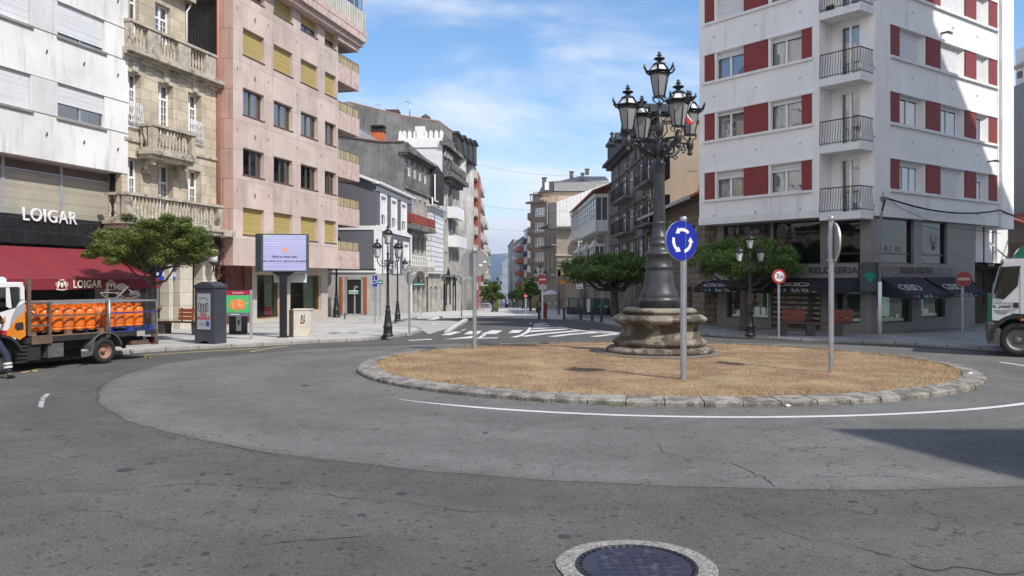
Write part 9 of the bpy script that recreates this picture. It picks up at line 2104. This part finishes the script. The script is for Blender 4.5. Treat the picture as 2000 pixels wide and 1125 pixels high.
wheel(t, fW, xwc+3.6, rw, rw, .3, 0, mat('white_dusty_rim')); wheel(t, fW, xwc+3.6, rw, rw, .3, WD-.3, mat('white_dusty_rim'))
m = MB(fW.M); m.box(xE, xE+4.2, .3, WD-.3, .75, 1.0); m.build('chassis', chas, t)
m = MB(fW.M); m.box(xE+.15, xE+4.4, .0, WD, 1.05, 3.0); m.build('load_body', mat('green_load_body', (.01, .12, .07), .5), t)
m = MB(fW.M); m.bbox(P_(1979, 600)[0], P_(1990, 600)[0], -.03, .0, P_(1985, 601)[1], P_(1985, 591)[1], .02); m.build('door_handle', chas, t)
m = MB(fW.M); m.box(P_(1991.5, 600)[0], P_(1991.5, 600)[0]+.012, -.003, 0, P_(1990, 615)[1], P_(1991, 521)[1]); m.build('door_seam', chas, t)
m = MB(fW.M); m.sphere(Q(1997, 625, -.03), .05, 8, 5, (1.4, .5, .8)); m.build('indicator_light', mat('amber_light', (.5, .14, .02), .3), t)
m = MB(fW.M); m.tube([Q(1944, 573, .0), Q(1942, 573, -.12), Q(1955, 520, -.12), Q(1960, 512, 0)], .02, 5); m.build('mirror_arm', chas, t)
gt = mat('green_text_paint', (.02, .15, .08), .5); gk = mat('dark_text_paint', (.06, .07, .08), .5)
text('door_lettering', 'TRANSPORTES', .075, gt, t, fpos(1956, 592.5, -.004, fW), ext=.001, sx=1.0); text('door_lettering', '"EL JAIME"', .105, gk, t, fpos(1955.5, 599, -.004, fW), ext=.001, sx=1.0, bold=.004)
for py, hw_ in ((606.5, .20), (609.5, .17), (612.5, .12)): m = MB(fpos(1956, py, -.004, fW)); m.box(-hw_, hw_, -.001, 0, -.009, .009); m.build('door_small_print', gk, t)
m = MB(fW.M); m.box(P_(1962, 600)[0], xE-.2, .5, 1.0, 1.2, 1.35); m.box(xE-.35, xE-.2, .5, 1.0, 1.3, 2.1); m.build('driver_seat', dark, t)
xs_w = P_(1973, 560)[0]; m = MB(fW.M); m.tube([(xs_w-.05+.08*math.cos(q*.524), .75+.22*math.sin(q*.524), P_(1973, 553)[1]+.10*math.cos(q*.524)) for q in range(12)], .018, 5, closed=True); m.tube([(xs_w-.05, .75, P_(1973, 553)[1]), (xs_w-.3, .75, 1.4)], .03, 5); m.build('steering_wheel', chas, t)
# driver, seated, arms on the wheel
pd = fW.w(xE-.5, .75, 1.35-.55); sit = dict(pelvis=(0, 0, .62), neck=(0, .03, 1.16), head=(0, .06, 1.31), kneeL=(-.12, .42, .68), ankleL=(-.12, .50, .25), toeL=(-.12, .66, .20), kneeR=(.12, .42, .68), ankleR=(.12, .50, .25), toeR=(.12, .66, .20), elbowL=(-.27, .26, .92), wristL=(-.17, .47, 1.02), elbowR=(.27, .26, .92), wristR=(.17, .47, 1.02), face=(0, 1, 0))
figure('driver in a dark shirt with bare forearms at the wheel of the right-hand lorry', pd, math.atan2(-dW.y, -dW.x)-R(90), sit, [('trousers', 'trousers', (.03, .035, .05)), ('shirt', 'shirt', (.035, .035, .04)), ('shoe', 'shoe', (.02, .02, .02))])
# ---------------------------------------------------------------- air
hz_ = bpy.data.materials.new('thin_air_haze'); hz_.use_nodes = True; nt = hz_.node_tree; nt.nodes.clear()
ho = N(nt, 'ShaderNodeOutputMaterial'); pv = N(nt, 'ShaderNodeVolumePrincipled'); pv.inputs['Color'].default_value = (.55, .72, 1.0, 1); pv.inputs['Density'].default_value = .00016; pv.inputs['Anisotropy'].default_value = .2
nt.links.new(pv.outputs[0], ho.inputs['Volume'])
mb = MB(); mb.box(-4500, 4500, -200, 7300, -180, 330); o = mb.build('haze', hz_); tag(o, kind='stuff', label='thin blue air haze over the valley and hills')
sc.cycles.volume_bounces = 0
